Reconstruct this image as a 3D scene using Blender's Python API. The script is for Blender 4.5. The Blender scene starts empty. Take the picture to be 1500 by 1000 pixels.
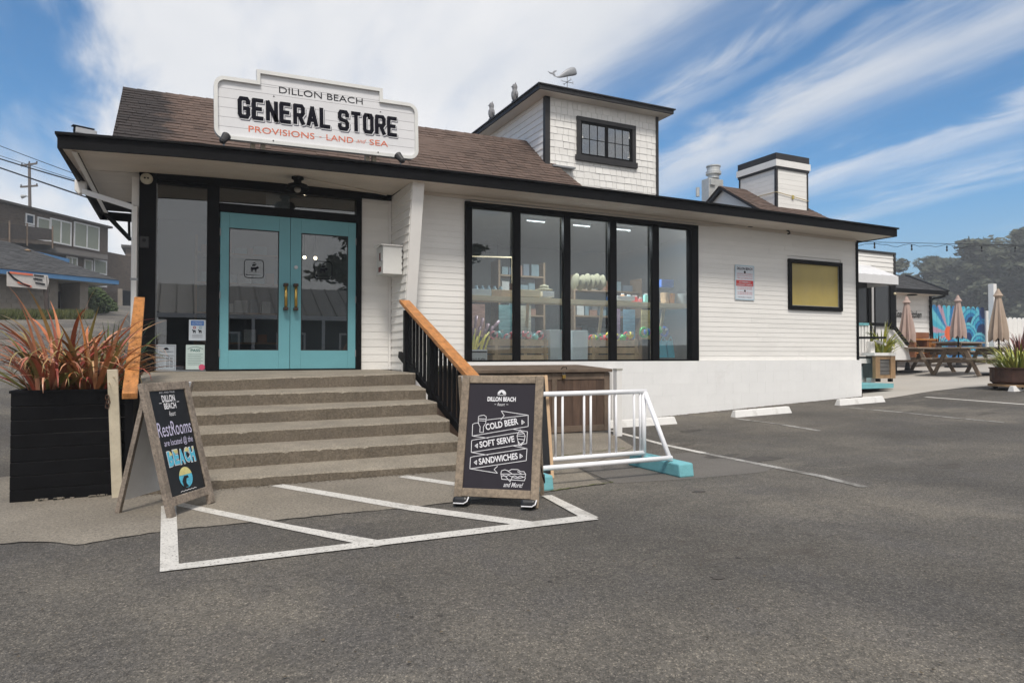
import bpy, bmesh, math, random
from mathutils import Vector, Matrix, noise
random.seed(7)
SC = bpy.context.scene
COL = SC.collection
R = math.radians
H0 = 1.25                       # camera height; parking ground near the steps lies at about 0.12
# ------------------------------------------------------------------ camera
YAW, PITCH = R(25.9), R(1.146)
cd = bpy.data.cameras.new("camera"); cam = bpy.data.objects.new("camera", cd); COL.objects.link(cam)
cam.location = (0, 0, H0); cam.rotation_euler = (R(90)+PITCH, 0, -YAW)
cd.sensor_width = 36; cd.lens = 24; cd.clip_start = .05; cd.clip_end = 2000
SC.camera = cam
# ------------------------------------------------------------------ view, sky, sun
SC.view_settings.view_transform = 'Standard'; SC.view_settings.look = 'None'
SC.view_settings.exposure = 0.6; SC.view_settings.gamma = 1; SC.view_settings.use_curve_mapping = False
SUN_EL, SUN_AZ = R(56), R(200)        # azimuth clockwise from +Y
W = bpy.data.worlds.new("World"); SC.world = W; W.use_nodes = True
nt = W.node_tree; nt.nodes.clear()
def N(t, **k):
    n = nt.nodes.new(t)
    for a, b in k.items(): setattr(n, a, b)
    return n
def L(a, b): nt.links.new(a, b)
def M1(op, a, b=None, c=None, clamp=False):
    n = N('ShaderNodeMath', operation=op); n.use_clamp = clamp
    for i, v in enumerate((a, b, c)):
        if v is None: continue
        if isinstance(v, (int, float)): n.inputs[i].default_value = v
        else: L(v, n.inputs[i])
    return n.outputs[0]
def MR(v, a, b, c=0., d=1.):
    n = N('ShaderNodeMapRange', interpolation_type='SMOOTHSTEP'); L(v, n.inputs[0])
    for i, x in enumerate((a, b, c, d)): n.inputs[i+1].default_value = x
    return n.outputs[0]
def MIX(f, a, b):
    n = N('ShaderNodeMix', data_type='RGBA')
    if isinstance(f, (int, float)): n.inputs[0].default_value = f
    else: L(f, n.inputs[0])
    for s, v in ((6, a), (7, b)):
        if isinstance(v, tuple): n.inputs[s].default_value = (*v[:3], 1)
        else: L(v, n.inputs[s])
    return n.outputs[2]
def DOT(v, d):
    n = N('ShaderNodeVectorMath', operation='DOT_PRODUCT'); L(v, n.inputs[0]); n.inputs[1].default_value = d
    return n.outputs['Value']
tc = N('ShaderNodeTexCoord'); sep = N('ShaderNodeSeparateXYZ'); L(tc.outputs['Generated'], sep.inputs[0])
X, Y, Z = sep.outputs
zz = M1('ADD', M1('MAXIMUM', Z, 0.0), .09)
px = M1('DIVIDE', X, zz); py = M1('DIVIDE', Y, zz)
def cloudnoise(sx, sy, off, scale, detail, dist, rough=.55):
    cb = N('ShaderNodeCombineXYZ'); L(M1('MULTIPLY', px, sx), cb.inputs[0]); L(M1('MULTIPLY', py, sy), cb.inputs[1]); cb.inputs[2].default_value = off
    n = N('ShaderNodeTexNoise'); L(cb.outputs[0], n.inputs['Vector'])
    n.inputs['Scale'].default_value = scale; n.inputs['Detail'].default_value = detail
    n.inputs['Distortion'].default_value = dist; n.inputs['Roughness'].default_value = rough
    return n.outputs[0]
streak = cloudnoise(1.0, .20, 3.7, 1.5, 8, .35, .58)
fine = cloudnoise(1.0, .35, 9.1, 5.0, 8, .6, .6)
big = cloudnoise(1.0, .6, 5.2, .55, 4, .3)
def gdir(u, v):
    a, b = (u-750)/1000, (520-v)/1000
    return Vector((math.sin(YAW)+a*math.cos(YAW), math.cos(YAW)-a*math.sin(YAW), b)).normalized()
m_b = MR(Y, .15, -.35)                                                   # overcast behind
hor = MR(Z, .24, .02)
pw_ = M1('ADD', px, M1('MULTIPLY', M1('SUBTRACT', fine, .5), .45)); pw_ = M1('ADD', pw_, M1('MULTIPLY', M1('SUBTRACT', big, .5), .5))
def band(c, w): return MR(M1('ABSOLUTE', M1('SUBTRACT', pw_, c)), w, 0.)
val = M1('ADD', M1('MULTIPLY', streak, .62), M1('ADD', M1('MULTIPLY', fine, .24), M1('MULTIPLY', big, .14)))
main_ = M1('MULTIPLY', MR(pw_, -.42, .12), MR(pw_, 1.32, .85))
for b_, k_ in ((main_, .34), (band(1.80, .30), .20), (band(2.34, .22), .15), (band(1.42, .12), .09), (band(2.9, .25), .09), (M1('MULTIPLY', MR(pw_, 0., -.9), MR(Z, .32, .12)), .20), (m_b, .30)):
    val = M1('ADD', val, M1('MULTIPLY', b_, k_))
val = M1('ADD', M1('SUBTRACT', val, .045), M1('MULTIPLY', M1('MULTIPLY', MR(px, 2.6, 1.2), MR(Z, .38, .15)), .10))
cl = M1('MULTIPLY', MR(val, .45, .82), .95)
sky = N('ShaderNodeTexSky', sky_type='NISHITA'); sky.sun_disc = False
sky.sun_elevation = SUN_EL; sky.sun_rotation = SUN_AZ; sky.altitude = 10; sky.air_density = 1.0; sky.dust_density = .6; sky.ozone_density = 2.5
sk = N('ShaderNodeVectorMath', operation='MULTIPLY'); L(sky.outputs[0], sk.inputs[0]); sk.inputs[1].default_value = (.34, .72, .92)
shade = cloudnoise(.9, .5, 1.3, .8, 6, .2)
ccol = MIX(MR(shade, .3, .7), (5.2, 5.35, 5.6), (6.9, 6.8, 6.75))
ccol = MIX(M1('MULTIPLY', m_b, .55), ccol, (5.3, 5.15, 5.0))
base = MIX(M1('MULTIPLY', hor, .75), sk.outputs[0], (2.3, 3.0, 3.7))
skycol = MIX(cl, base, ccol)
bg = N('ShaderNodeBackground'); L(skycol, bg.inputs[0]); bg.inputs[1].default_value = .1
wo = N('ShaderNodeOutputWorld'); L(bg.outputs[0], wo.inputs[0])
sd = bpy.data.lights.new("sun", 'SUN'); so = bpy.data.objects.new("sun", sd); COL.objects.link(so)
sd.energy = 2.1; sd.angle = R(13); sd.color = (1, .94, .86)
sv = Vector((math.sin(SUN_AZ)*math.cos(SUN_EL), math.cos(SUN_AZ)*math.cos(SUN_EL), math.sin(SUN_EL)))
so.rotation_euler = sv.to_track_quat('Z', 'Y').to_euler(); so.location = (0, -5, 30)
SC.render.engine = 'CYCLES'
# ------------------------------------------------------------------ places
_d = Vector((math.sin(YAW)*math.cos(PITCH), math.cos(YAW)*math.cos(PITCH), math.sin(PITCH)))
_r = Vector((math.cos(YAW), -math.sin(YAW), 0)); _u = _r.cross(_d)
CAM = Vector((0, 0, H0))
def ray(u, v): return _d + _r*((u-750)/1000) + _u*((500-v)/1000)
def P(u, v, x=None, y=None, z=None, d=None):
    q = ray(u, v)
    if x is not None: t = x/q.x
    elif y is not None: t = y/q.y
    elif z is not None: t = (z-H0)/q.z
    else: t = d
    return CAM + q*t
def sst(a, b, v):
    t = max(0, min(1, (v-a)/(b-a))); return t*t*(3-2*t)
G0 = .124
def zg(x, y):
    z = G0
    if x > 4.5:
        t = x-4.5
        z += .042*(t*t/5 if t < 2.5 else t-1.25)
        if x > 18: z += .016*min(x-18, 12)
        if x > 60: z -= .042*(x-60)
    if x < -.6 and y > 6.5:
        z += .093*(y-6.5)*sst(-.6, -2.6, x) if y < 60 else .093*53.5*sst(-.6, -2.6, x)
    return z
def G(u, v, lift=0.):
    q = ray(u, v); t = 1.
    z = G0
    for _ in range(60):
        t = (z-H0)/q.z if abs(q.z) > 1e-6 else 100
        if t < 0 or t > 300: t = 300
        p = CAM+q*t; z = .5*z+.5*zg(p.x, p.y)
    p = CAM+q*t; p.z = zg(p.x, p.y)+lift
    return p
# ------------------------------------------------------------------ materials
MATS = {}
def mat(name, col, rough=.6, var=.12, scale=6., bump=.0, bscale=60., metal=0., spec=.5, emit=None, estr=0., rnd=0., stretch=(1, 1, 1), island=0., speck=None, dirt=None, grain=None):
    if name in MATS: return MATS[name]
    m = bpy.data.materials.new(name); m.use_nodes = True; MATS[name] = m
    t = m.node_tree; b = t.nodes['Principled BSDF']
    def nn(k, **kw):
        n = t.nodes.new(k)
        for a, c in kw.items(): setattr(n, a, c)
        return n
    tcn = nn('ShaderNodeTexCoord'); mp = nn('ShaderNodeMapping'); mp.inputs['Scale'].default_value = stretch
    t.links.new(tcn.outputs['Object'], mp.inputs[0])
    nz = nn('ShaderNodeTexNoise'); nz.inputs['Scale'].default_value = scale; nz.inputs['Detail'].default_value = 7; nz.inputs['Roughness'].default_value = .6
    t.links.new(mp.outputs[0], nz.inputs['Vector'])
    rm = nn('ShaderNodeMapRange'); rm.inputs[1].default_value = .3; rm.inputs[2].default_value = .7; rm.inputs[3].default_value = 1-var; rm.inputs[4].default_value = 1+var
    t.links.new(nz.outputs[0], rm.inputs[0]); f = rm.outputs[0]
    def mul(a, bb):
        n = nn('ShaderNodeMath', operation='MULTIPLY'); t.links.new(a, n.inputs[0])
        if isinstance(bb, float): n.inputs[1].default_value = bb
        else: t.links.new(bb, n.inputs[1])
        return n.outputs[0]
    if rnd:
        oi = nn('ShaderNodeObjectInfo'); r2 = nn('ShaderNodeMapRange'); r2.inputs[3].default_value = 1-rnd; r2.inputs[4].default_value = 1+rnd
        t.links.new(oi.outputs['Random'], r2.inputs[0]); f = mul(f, r2.outputs[0])
    if island:
        oi = nn('ShaderNodeNewGeometry'); r2 = nn('ShaderNodeMapRange'); r2.inputs[3].default_value = 1-island; r2.inputs[4].default_value = 1+island
        t.links.new(oi.outputs['Random Per Island'], r2.inputs[0]); f = mul(f, r2.outputs[0])
    if grain:                                            # (scale, amount)
        s_ = nn('ShaderNodeTexNoise'); s_.inputs['Scale'].default_value = grain[0]; s_.inputs['Detail'].default_value = 3; s_.inputs['Roughness'].default_value = .75
        t.links.new(mp.outputs[0], s_.inputs['Vector']); r_ = nn('ShaderNodeMapRange'); r_.inputs[1].default_value = .33; r_.inputs[2].default_value = .67; r_.inputs[3].default_value = 1-grain[1]; r_.inputs[4].default_value = 1+grain[1]
        t.links.new(s_.outputs[0], r_.inputs[0]); f = mul(f, r_.outputs[0])
    vm = nn('ShaderNodeVectorMath', operation='SCALE'); vm.inputs[0].default_value = col[:3]; t.links.new(f, vm.inputs['Scale'])
    out = vm.outputs[0]
    def mixin(fac, c2):
        nonlocal out
        mx = nn('ShaderNodeMix', data_type='RGBA'); t.links.new(fac, mx.inputs[0]); t.links.new(out, mx.inputs[6]); mx.inputs[7].default_value = (*c2, 1); out = mx.outputs[2]
    if speck:                                            # (scale, threshold, colour)
        s = nn('ShaderNodeTexNoise'); s.inputs['Scale'].default_value = speck[0]; s.inputs['Detail'].default_value = 3
        t.links.new(tcn.outputs['Object'], s.inputs['Vector'])
        r = nn('ShaderNodeMapRange'); r.inputs[1].default_value = speck[1]; r.inputs[2].default_value = speck[1]+.06; t.links.new(s.outputs[0], r.inputs[0]); mixin(r.outputs[0], speck[2])
    if dirt:                                             # (scale, threshold, colour, amount)
        s = nn('ShaderNodeTexNoise'); s.inputs['Scale'].default_value = dirt[0]; s.inputs['Detail'].default_value = 8; s.inputs['Roughness'].default_value = .7
        t.links.new(mp.outputs[0], s.inputs['Vector'])
        r = nn('ShaderNodeMapRange'); r.inputs[1].default_value = dirt[1]; r.inputs[2].default_value = dirt[1]+.15; r.inputs[4].default_value = dirt[3]; t.links.new(s.outputs[0], r.inputs[0]); mixin(r.outputs[0], dirt[2])
    t.links.new(out, b.inputs['Base Color'])
    b.inputs['Roughness'].default_value = rough; b.inputs['Metallic'].default_value = metal; b.inputs['Specular IOR Level'].default_value = spec
    if bump:
        n2 = nn('ShaderNodeTexNoise'); n2.inputs['Scale'].default_value = bscale; n2.inputs['Detail'].default_value = 5; t.links.new(mp.outputs[0], n2.inputs['Vector'])
        bp = nn('ShaderNodeBump'); bp.inputs['Strength'].default_value = bump; bp.inputs['Distance'].default_value = .01
        t.links.new(n2.outputs[0], bp.inputs['Height']); t.links.new(bp.outputs[0], b.inputs['Normal'])
    if emit: b.inputs['Emission Color'].default_value = (*emit, 1); b.inputs['Emission Strength'].default_value = estr
    return m
def glass(name, refl=.12, tint=(.9, .93, .93), rough=.0):
    m = bpy.data.materials.new(name); m.use_nodes = True; t = m.node_tree; t.nodes.clear(); MATS[name] = m
    tr = t.nodes.new('ShaderNodeBsdfTransparent'); tr.inputs[0].default_value = (*tint, 1)
    gl = t.nodes.new('ShaderNodeBsdfGlossy'); gl.inputs['Roughness'].default_value = rough; gl.inputs[0].default_value = (1, 1, 1, 1)
    fr = t.nodes.new('ShaderNodeFresnel'); fr.inputs[0].default_value = 1.5
    ad = t.nodes.new('ShaderNodeMath'); ad.operation = 'ADD'; ad.use_clamp = True; t.links.new(fr.outputs[0], ad.inputs[0]); ad.inputs[1].default_value = refl-.04
    mx = t.nodes.new('ShaderNodeMixShader'); t.links.new(ad.outputs[0], mx.inputs[0]); t.links.new(tr.outputs[0], mx.inputs[1]); t.links.new(gl.outputs[0], mx.inputs[2])
    o = t.nodes.new('ShaderNodeOutputMaterial'); t.links.new(mx.outputs[0], o.inputs[0]); return m

WHITE = mat('white_siding_paint', (.80, .785, .755), .55, .04, 2.5, .12, 40, rnd=.03, stretch=(.6, 3, 3), dirt=(1.6, .60, (.58, .54, .48), .30))
WTRIM = mat('white_trim_paint', (.79, .775, .75), .5, .04, 3, .05, 30)
WBLOCK = mat('white_block_paint', (.83, .83, .825), .6, .025, 4, .25, 55, rnd=.01, dirt=(.9, .58, (.58, .56, .52), .35))
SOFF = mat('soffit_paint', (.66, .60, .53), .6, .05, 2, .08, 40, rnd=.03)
BLACK = mat('black_trim_paint', (.005, .005, .006), .55, .3, 5, .12, 50, spec=.12)
CHAR = mat('charcoal_trim_paint', (.020, .019, .021), .55, .2, 5, .1, 50)
TEAL = mat('turquoise_door_paint', (.14, .36, .41), .42, .05, 3, .08, 30, dirt=(2.2, .64, (.09, .26, .30), .4))
BRASS = mat('brass_handle', (.55, .36, .10), .3, .15, 20, metal=.9)
BRONZE = mat('bronze_plate', (.07, .045, .035), .4, .2, 20, metal=.6)
STEEL = mat('steel', (.45, .45, .46), .35, .1, 20, metal=.8)
GREYM = mat('galvanised', (.30, .31, .32), .5, .15, 12, metal=.5)
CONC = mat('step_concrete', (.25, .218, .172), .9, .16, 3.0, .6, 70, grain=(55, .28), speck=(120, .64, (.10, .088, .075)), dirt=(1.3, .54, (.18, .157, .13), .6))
RISER = mat('shaded_grimy_riser_concrete', (.150, .124, .094), .92, .2, 2.5, .7, 60, grain=(50, .3), dirt=(1.6, .52, (.12, .10, .08), .6))  # darker than the treads: shade painted into the riser colour, plus grime blotches
APRON = mat('apron_concrete', (.225, .197, .158), .92, .17, 1.4, .8, 80, grain=(48, .34), speck=(85, .62, (.10, .09, .075)), dirt=(.9, .54, (.16, .14, .118), .65))
PATIO = mat('patio_concrete', (.42, .39, .35), .9, .08, .8, .3, 60)
ORANGE = mat('orange_stained_wood', (.46, .195, .06), .45, .35, 3, .3, 30, grain=(22, .25), stretch=(6, 1.5, 6), dirt=(5, .58, (.22, .08, .02), .7))
PAINT = mat('road_paint', (.60, .575, .53), .8, .08, 5, .6, 110, grain=(60, .12), speck=(55, .60, (.25, .23, .21)), dirt=(3, .55, (.27, .25, .22), .75))
PAINTOLD = mat('worn_road_paint', (.42, .405, .38), .85, .12, 5, .6, 110, speck=(45, .55, (.2, .185, .17)), dirt=(2.6, .44, (.13, .12, .105), .92))
WEATH = mat('weathered_grey_wood', (.25, .205, .165), .8, .35, 2.5, .6, 30, stretch=(3, 3, 3), grain=(14, .3), dirt=(5, .52, (.10, .078, .06), .8))
PALEW = mat('pale_wood', (.56, .38, .23), .65, .2, 3, .2, 25, stretch=(4, 4, 1))
BOARDM = mat('chalkboard_purple_black', (.024, .020, .027), .5, .12, 4, spec=.25)
BOARDK = mat('chalkboard_black', (.009, .009, .010), .3, .12, 4)
INK = mat('black_lettering', (.008, .008, .014), .75, .1, spec=.1)
INKS = mat('grey_shadow_lettering', (.10, .10, .14), .5, .1)
SIGNW = mat('sign_white', (.72, .72, .735), .5, .03, 3, .05, 40, rnd=.03)
CORAL = mat('coral_lettering', (.72, .17, .08), .5, .08)
CHALK = mat('chalk_white', (.74, .73, .75), .7, .12, 30)
LILAC = mat('chalk_lilac', (.58, .55, .72), .7, .12, 30)
BARN = mat('dark_barn_wood', (.085, .052, .036), .75, .35, 2, .5, 25, stretch=(7, 7, 1), rnd=.3)
BARNF = mat('barn_frame_wood', (.15, .108, .078), .75, .3, 2, .5, 25, stretch=(3, 3, 3), rnd=.2)
RACKW = mat('rack_white_paint', (.86, .86, .88), .5, .03, 5, spec=.3, dirt=(9, .66, (.35, .2, .12), .6))
TURQ = mat('turquoise_block', (.16, .42, .46), .7, .1, 6, .3, 40, dirt=(6, .58, (.1, .25, .27), .6))
STOPW = mat('wheel_stop_white', (.74, .73, .71), .8, .06, 4, .5, 50, dirt=(4, .56, (.42, .4, .37), .6))
SOIL = mat('soil', (.03, .022, .016), 1, .3, 20, 1, 40)
RUST = mat('rust_steel', (.07, .032, .02), .8, .4, 6, .3, 30)
ASHR = mat('roof_shingle', (.115, .078, .062), .95, .12, 9, .6, 160, island=.22)
DKROOF = mat('dark_roof_shingle', (.06, .06, .062), .95, .2, 9, .5, 60, island=.3)
PANE = glass('window_glass', .07, (.93, .96, .96))
PANED = glass('door_glass', .10, (.8, .82, .83))
def amix(m, colnode_fn):
    t = m.node_tree; b = t.nodes['Principled BSDF']; src = b.inputs['Base Color'].links[0].from_socket
    t.links.new(colnode_fn(t, src), b.inputs['Base Color'])
# algae stain with its own shape at the left end of the roof
def stain(t, src):
    n = t.nodes.new
    tcx = n('ShaderNodeTexCoord'); s = n('ShaderNodeSeparateXYZ'); t.links.new(tcx.outputs['Object'], s.inputs[0])
    nz = n('ShaderNodeTexNoise'); nz.inputs['Scale'].default_value = 2.5; nz.inputs['Detail'].default_value = 5; t.links.new(tcx.outputs['Object'], nz.inputs[0])
    a = n('ShaderNodeMath'); a.operation = 'MULTIPLY_ADD'; t.links.new(nz.outputs[0], a.inputs[0]); a.inputs[1].default_value = .9; t.links.new(s.outputs[0], a.inputs[2])
    r = n('ShaderNodeMapRange'); r.inputs[1].default_value = .84; r.inputs[2].default_value = .66; r.inputs[4].default_value = .82; t.links.new(a.outputs[0], r.inputs[0])
    mx = n('ShaderNodeMix'); mx.data_type = 'RGBA'; t.links.new(r.outputs[0], mx.inputs[0]); t.links.new(src, mx.inputs[6]); mx.inputs[7].default_value = (.02, .019, .02, 1)
    return mx.outputs[2]
amix(ASHR, stain)
# asphalt: aggregate, worn pale drifts, tar and oil stains
def asphalt():
    m = bpy.data.materials.new('asphalt'); m.use_nodes = True; t = m.node_tree; b = t.nodes['Principled BSDF']; n = t.nodes.new; l = t.links.new
    tcx = n('ShaderNodeTexCoord')
    def nz(sc, det=6, ro=.6, st=None):
        x = n('ShaderNodeTexNoise'); x.inputs['Scale'].default_value = sc; x.inputs['Detail'].default_value = det; x.inputs['Roughness'].default_value = ro
        if st:
            mp = n('ShaderNodeMapping'); mp.inputs['Scale'].default_value = st; l(tcx.outputs['Object'], mp.inputs[0]); l(mp.outputs[0], x.inputs[0])
        else: l(tcx.outputs['Object'], x.inputs[0])
        return x.outputs[0]
    def ramp(f, stops):
        r = n('ShaderNodeValToRGB'); e = r.color_ramp.elements
        while len(e) < len(stops): e.new(.5)
        for i, (p, c) in enumerate(stops): e[i].position = p; e[i].color = (*c, 1)
        l(f, r.inputs[0]); return r.outputs[0]
    def mix(f, a, c, mode='MIX'):
        x = n('ShaderNodeMix'); x.data_type = 'RGBA'; x.blend_type = mode
        if isinstance(f, float): x.inputs[0].default_value = f
        else: l(f, x.inputs[0])
        for i, v in ((6, a), (7, c)):
            if isinstance(v, tuple): x.inputs[i].default_value = (*v, 1)
            else: l(v, x.inputs[i])
        return x.outputs[2]
    def mr(f, a, c, d=0., e=1.):
        x = n('ShaderNodeMapRange'); l(f, x.inputs[0])
        for i, v in enumerate((a, c, d, e)): x.inputs[i+1].default_value = v
        return x.outputs[0]
    basec = ramp(nz(.45, 8, .62), [(.36, (.088, .081, .072)), (.5, (.128, .117, .102)), (.64, (.190, .171, .143))])
    basec = mix(mr(nz(2.2, 7, .65, (1, .55, 1)), .46, .68, 0., .55), basec, (.112, .106, .103))
    basec = mix(mr(nz(.8, 6, .6, (.25, 1.3, 1)), .50, .66, 0., .5), basec, (.105, .098, .092)); basec = mix(mr(nz(.6, 6, .7, (.5, 1., 1)), .56, .68, 0., .5), basec, (.27, .243, .20))
    vo = n('ShaderNodeTexVoronoi'); vo.inputs['Scale'].default_value = 175; l(tcx.outputs['Object'], vo.inputs['Vector'])
    agg = ramp(vo.outputs['Color'], [(.0, (.45, .45, .45)), (.55, (1, 1, 1)), (.93, (1.0, .98, .94)), (1, (2.5, 2.4, 2.2))])
    bwc = n('ShaderNodeRGBToBW'); l(vo.outputs['Color'], bwc.inputs[0])
    agg = ramp(bwc.outputs[0], [(.1, (.42, .42, .42)), (.40, (.95, .95, .95)), (.74, (1.15, 1.13, 1.1)), (.87, (2.3, 2.2, 2.05))])
    c = mix(.8, basec, agg, 'MULTIPLY')
    gr = mr(nz(46, 5, .8), .36, .66, .68, 1.36); g3 = n('ShaderNodeCombineColor'); [l(gr, g3.inputs[i]) for i in range(3)]
    c = mix(1., c, g3.outputs[0], 'MULTIPLY')
    # oil and tar blots
    s = nz(.9, 8, .72, (.55, 1.2, 1)); c = mix(mr(s, .60, .68, 0., .65), c, (.066, .055, .046))
    s2 = nz(5.5, 3, .5); c = mix(mr(s2, .745, .765, 0., .75), c, (.03, .027, .025))
    # cracks
    vc = n('ShaderNodeTexVoronoi'); vc.feature = 'DISTANCE_TO_EDGE'; vc.inputs['Scale'].default_value = .17
    wv = n('ShaderNodeVectorMath'); wv.operation = 'ADD'; nn2 = n('ShaderNodeTexNoise'); nn2.inputs['Scale'].default_value = 1.6; nn2.inputs['Detail'].default_value = 6; l(tcx.outputs['Object'], nn2.inputs[0]); sc = n('ShaderNodeVectorMath'); sc.operation = 'SCALE'; sc.inputs['Scale'].default_value = 1.1; l(nn2.outputs['Color'], sc.inputs[0]); l(sc.outputs[0], wv.inputs[0]); l(tcx.outputs['Object'], wv.inputs[1]); l(wv.outputs[0], vc.inputs['Vector'])
    c = mix(mr(vc.outputs['Distance'], .0028, .0, 0., .32), c, (.04, .037, .034))
    l(c, b.inputs['Base Color']); b.inputs['Roughness'].default_value = .9; b.inputs['Specular IOR Level'].default_value = .3
    bp = n('ShaderNodeBump'); bp.inputs['Strength'].default_value = .9; bp.inputs['Distance'].default_value = .006; l(vo.outputs['Distance'], bp.inputs['Height'])
    b2 = n('ShaderNodeBump'); b2.inputs['Strength'].default_value = .5; b2.inputs['Distance'].default_value = .02; l(nz(14, 6, .7), b2.inputs['Height']); l(bp.outputs[0], b2.inputs['Normal']); l(b2.outputs[0], b.inputs['Normal'])
    return m
ASPH = asphalt()
# ------------------------------------------------------------------ mesh helpers
class MB:
    def __init__(s): s.v = []; s.f = []
    def add(s, vs, fs, M=None):
        o = len(s.v); s.v += [(M @ Vector(p)) if M else Vector(p) for p in vs]; s.f += [tuple(i+o for i in f) for f in fs]; return s
    def box(s, a, b, M=None):
        x0, y0, z0 = (min(a[i], b[i]) for i in range(3)); x1, y1, z1 = (max(a[i], b[i]) for i in range(3))
        return s.add([(x0,y0,z0),(x1,y0,z0),(x1,y1,z0),(x0,y1,z0),(x0,y0,z1),(x1,y0,z1),(x1,y1,z1),(x0,y1,z1)],
                     [(0,3,2,1),(4,5,6,7),(0,1,5,4),(1,2,6,5),(2,3,7,6),(3,0,4,7)], M)
    def bar(s, p, q, w, h, up=(0, 0, 1), M=None):
        p, q = Vector(p), Vector(q); d = (q-p).normalized(); upv = Vector(up)
        if abs(d.dot(upv)) > .98: upv = Vector((1, 0, 0))
        a = d.cross(upv).normalized()*w/2; c = a.normalized().cross(d)*h/2
        vs = [p-a-c, p+a-c, p+a+c, p-a+c, q-a-c, q+a-c, q+a+c, q-a+c]
        return s.add(vs, [(0,1,2,3),(7,6,5,4),(0,4,5,1),(1,5,6,2),(2,6,7,3),(3,7,4,0)], M)
    def tube(s, pts, r, n=8, flat=1., M=None, cap=True, up=(0, 0, 1)):
        pts = [Vector(p) for p in pts]; rr = r if isinstance(r, (list, tuple)) else [r]*len(pts)
        vs = []; fs = []
        for i, p in enumerate(pts):
            d = (pts[min(i+1, len(pts)-1)]-pts[max(i-1, 0)]).normalized(); upv = Vector(up)
            if abs(d.dot(upv)) > .97: upv = Vector((0, 1, 0)) if abs(d.y) < .9 else Vector((1, 0, 0))
            a = d.cross(upv).normalized(); c = a.cross(d)
            for k in range(n):
                t = 2*math.pi*k/n; vs.append(p+a*math.cos(t)*rr[i]*flat+c*math.sin(t)*rr[i])
        for i in range(len(pts)-1):
            for k in range(n): fs.append((i*n+k, i*n+(k+1) % n, (i+1)*n+(k+1) % n, (i+1)*n+k))
        if cap: fs.append(tuple(range(n))[::-1]); fs.append(tuple((len(pts)-1)*n+k for k in range(n)))
        return s.add(vs, fs, M)
    def lathe(s, prof, c=(0, 0, 0), n=16, M=None):
        vs = []; fs = []
        for r, z in prof:
            for k in range(n): t = 2*math.pi*k/n; vs.append((c[0]+r*math.cos(t), c[1]+r*math.sin(t), c[2]+z))
        for i in range(len(prof)-1):
            for k in range(n): fs.append((i*n+k, i*n+(k+1) % n, (i+1)*n+(k+1) % n, (i+1)*n+k))
        fs.append(tuple(range(n))[::-1]); fs.append(tuple((len(prof)-1)*n+k for k in range(n)))
        return s.add(vs, fs, M)
    def prism(s, poly, d, M=None):            # polygon (list of 3D pts) extruded by vector d
        n = len(poly); d = Vector(d); vs = [Vector(p) for p in poly]+[Vector(p)+d for p in poly]
        fs = [tuple(range(n))[::-1], tuple(range(n, 2*n))]+[(i, (i+1) % n, n+(i+1) % n, n+i) for i in range(n)]
        return s.add(vs, fs, M)
    def quad(s, *p, M=None): return s.add(p, [tuple(range(len(p)))], M)
    def sphere(s, c, r, n=8, sz=1.):
        c = Vector(c); pr = [(max(.001, r*math.sin(math.pi*i/n)), -r*sz*math.cos(math.pi*i/n)) for i in range(n+1)]
        return s.lathe(pr, c, n+2)
    def mesh(s, name, m, off=None, smooth=False, fix=True):
        me = bpy.data.meshes.new(name); o = off or Vector()
        me.from_pydata([tuple(v-o) for v in s.v], [], s.f)
        if fix:
            b = bmesh.new(); b.from_mesh(me); bmesh.ops.recalc_face_normals(b, faces=b.faces); b.to_mesh(me); b.free()
        me.materials.append(m)
        if smooth: me.polygons.foreach_set('use_smooth', [True]*len(me.polygons))
        me.update(); return me
def link(name, me, parent=None, loc=(0, 0, 0), rot=None, scale=None):
    o = bpy.data.objects.new(name, me); COL.objects.link(o); o.location = loc
    if rot is not None: o.rotation_euler = rot
    if scale is not None: o.scale = scale if isinstance(scale, (tuple, list)) else (scale,)*3
    if parent: o.parent = parent
    return o
def wloc(o):
    v = Vector(o.location)
    while o.parent: o = o.parent; v += Vector(o.location)
    return v
def part(name, mb, m, parent, smooth=False, label=None, bevel=0, stuff=False, fix=True):
    """mb holds world coordinates; the part hangs under its (unrotated) thing"""
    me = mb.mesh(name, m, wloc(parent) if parent else None, smooth, fix)
    o = link(name, me, parent)
    if bevel: bv(o, bevel)
    if label: o['label'] = label
    if stuff: o['kind'] = 'stuff'
    return o
def bv(o, w, seg=2):
    b = o.modifiers.new('bevel', 'BEVEL'); b.width = w; b.segments = seg; b.limit_method = 'ANGLE'; return o
def tag(o, label=None, cat=None, group=None, kind=None):
    if label: o['label'] = label
    if cat: o['category'] = cat
    if group: o['group'] = group
    if kind: o['kind'] = kind
    return o
def thing(name, label, cat, loc=(0, 0, 0), group=None):
    o = link(name, None, None, loc); o.empty_display_size = .2; return tag(o, label, cat, group)
def solo(name, mb, m, label, cat, group=None, smooth=False, bevel=0, kind=None, base=None):
    b = base if base is not None else Vector((sum(v.x for v in mb.v)/len(mb.v), sum(v.y for v in mb.v)/len(mb.v), min(v.z for v in mb.v)))
    o = link(name, mb.mesh(name, m, b, smooth), None, b)
    if bevel: bv(o, bevel)
    return tag(o, label, cat, group, kind)
def struct(name, mb, m, fix=True, smooth=False):
    o = link(name, mb.mesh(name, m, None, smooth, fix)); o['kind'] = 'structure'; return o
_tcache = {}
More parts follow.
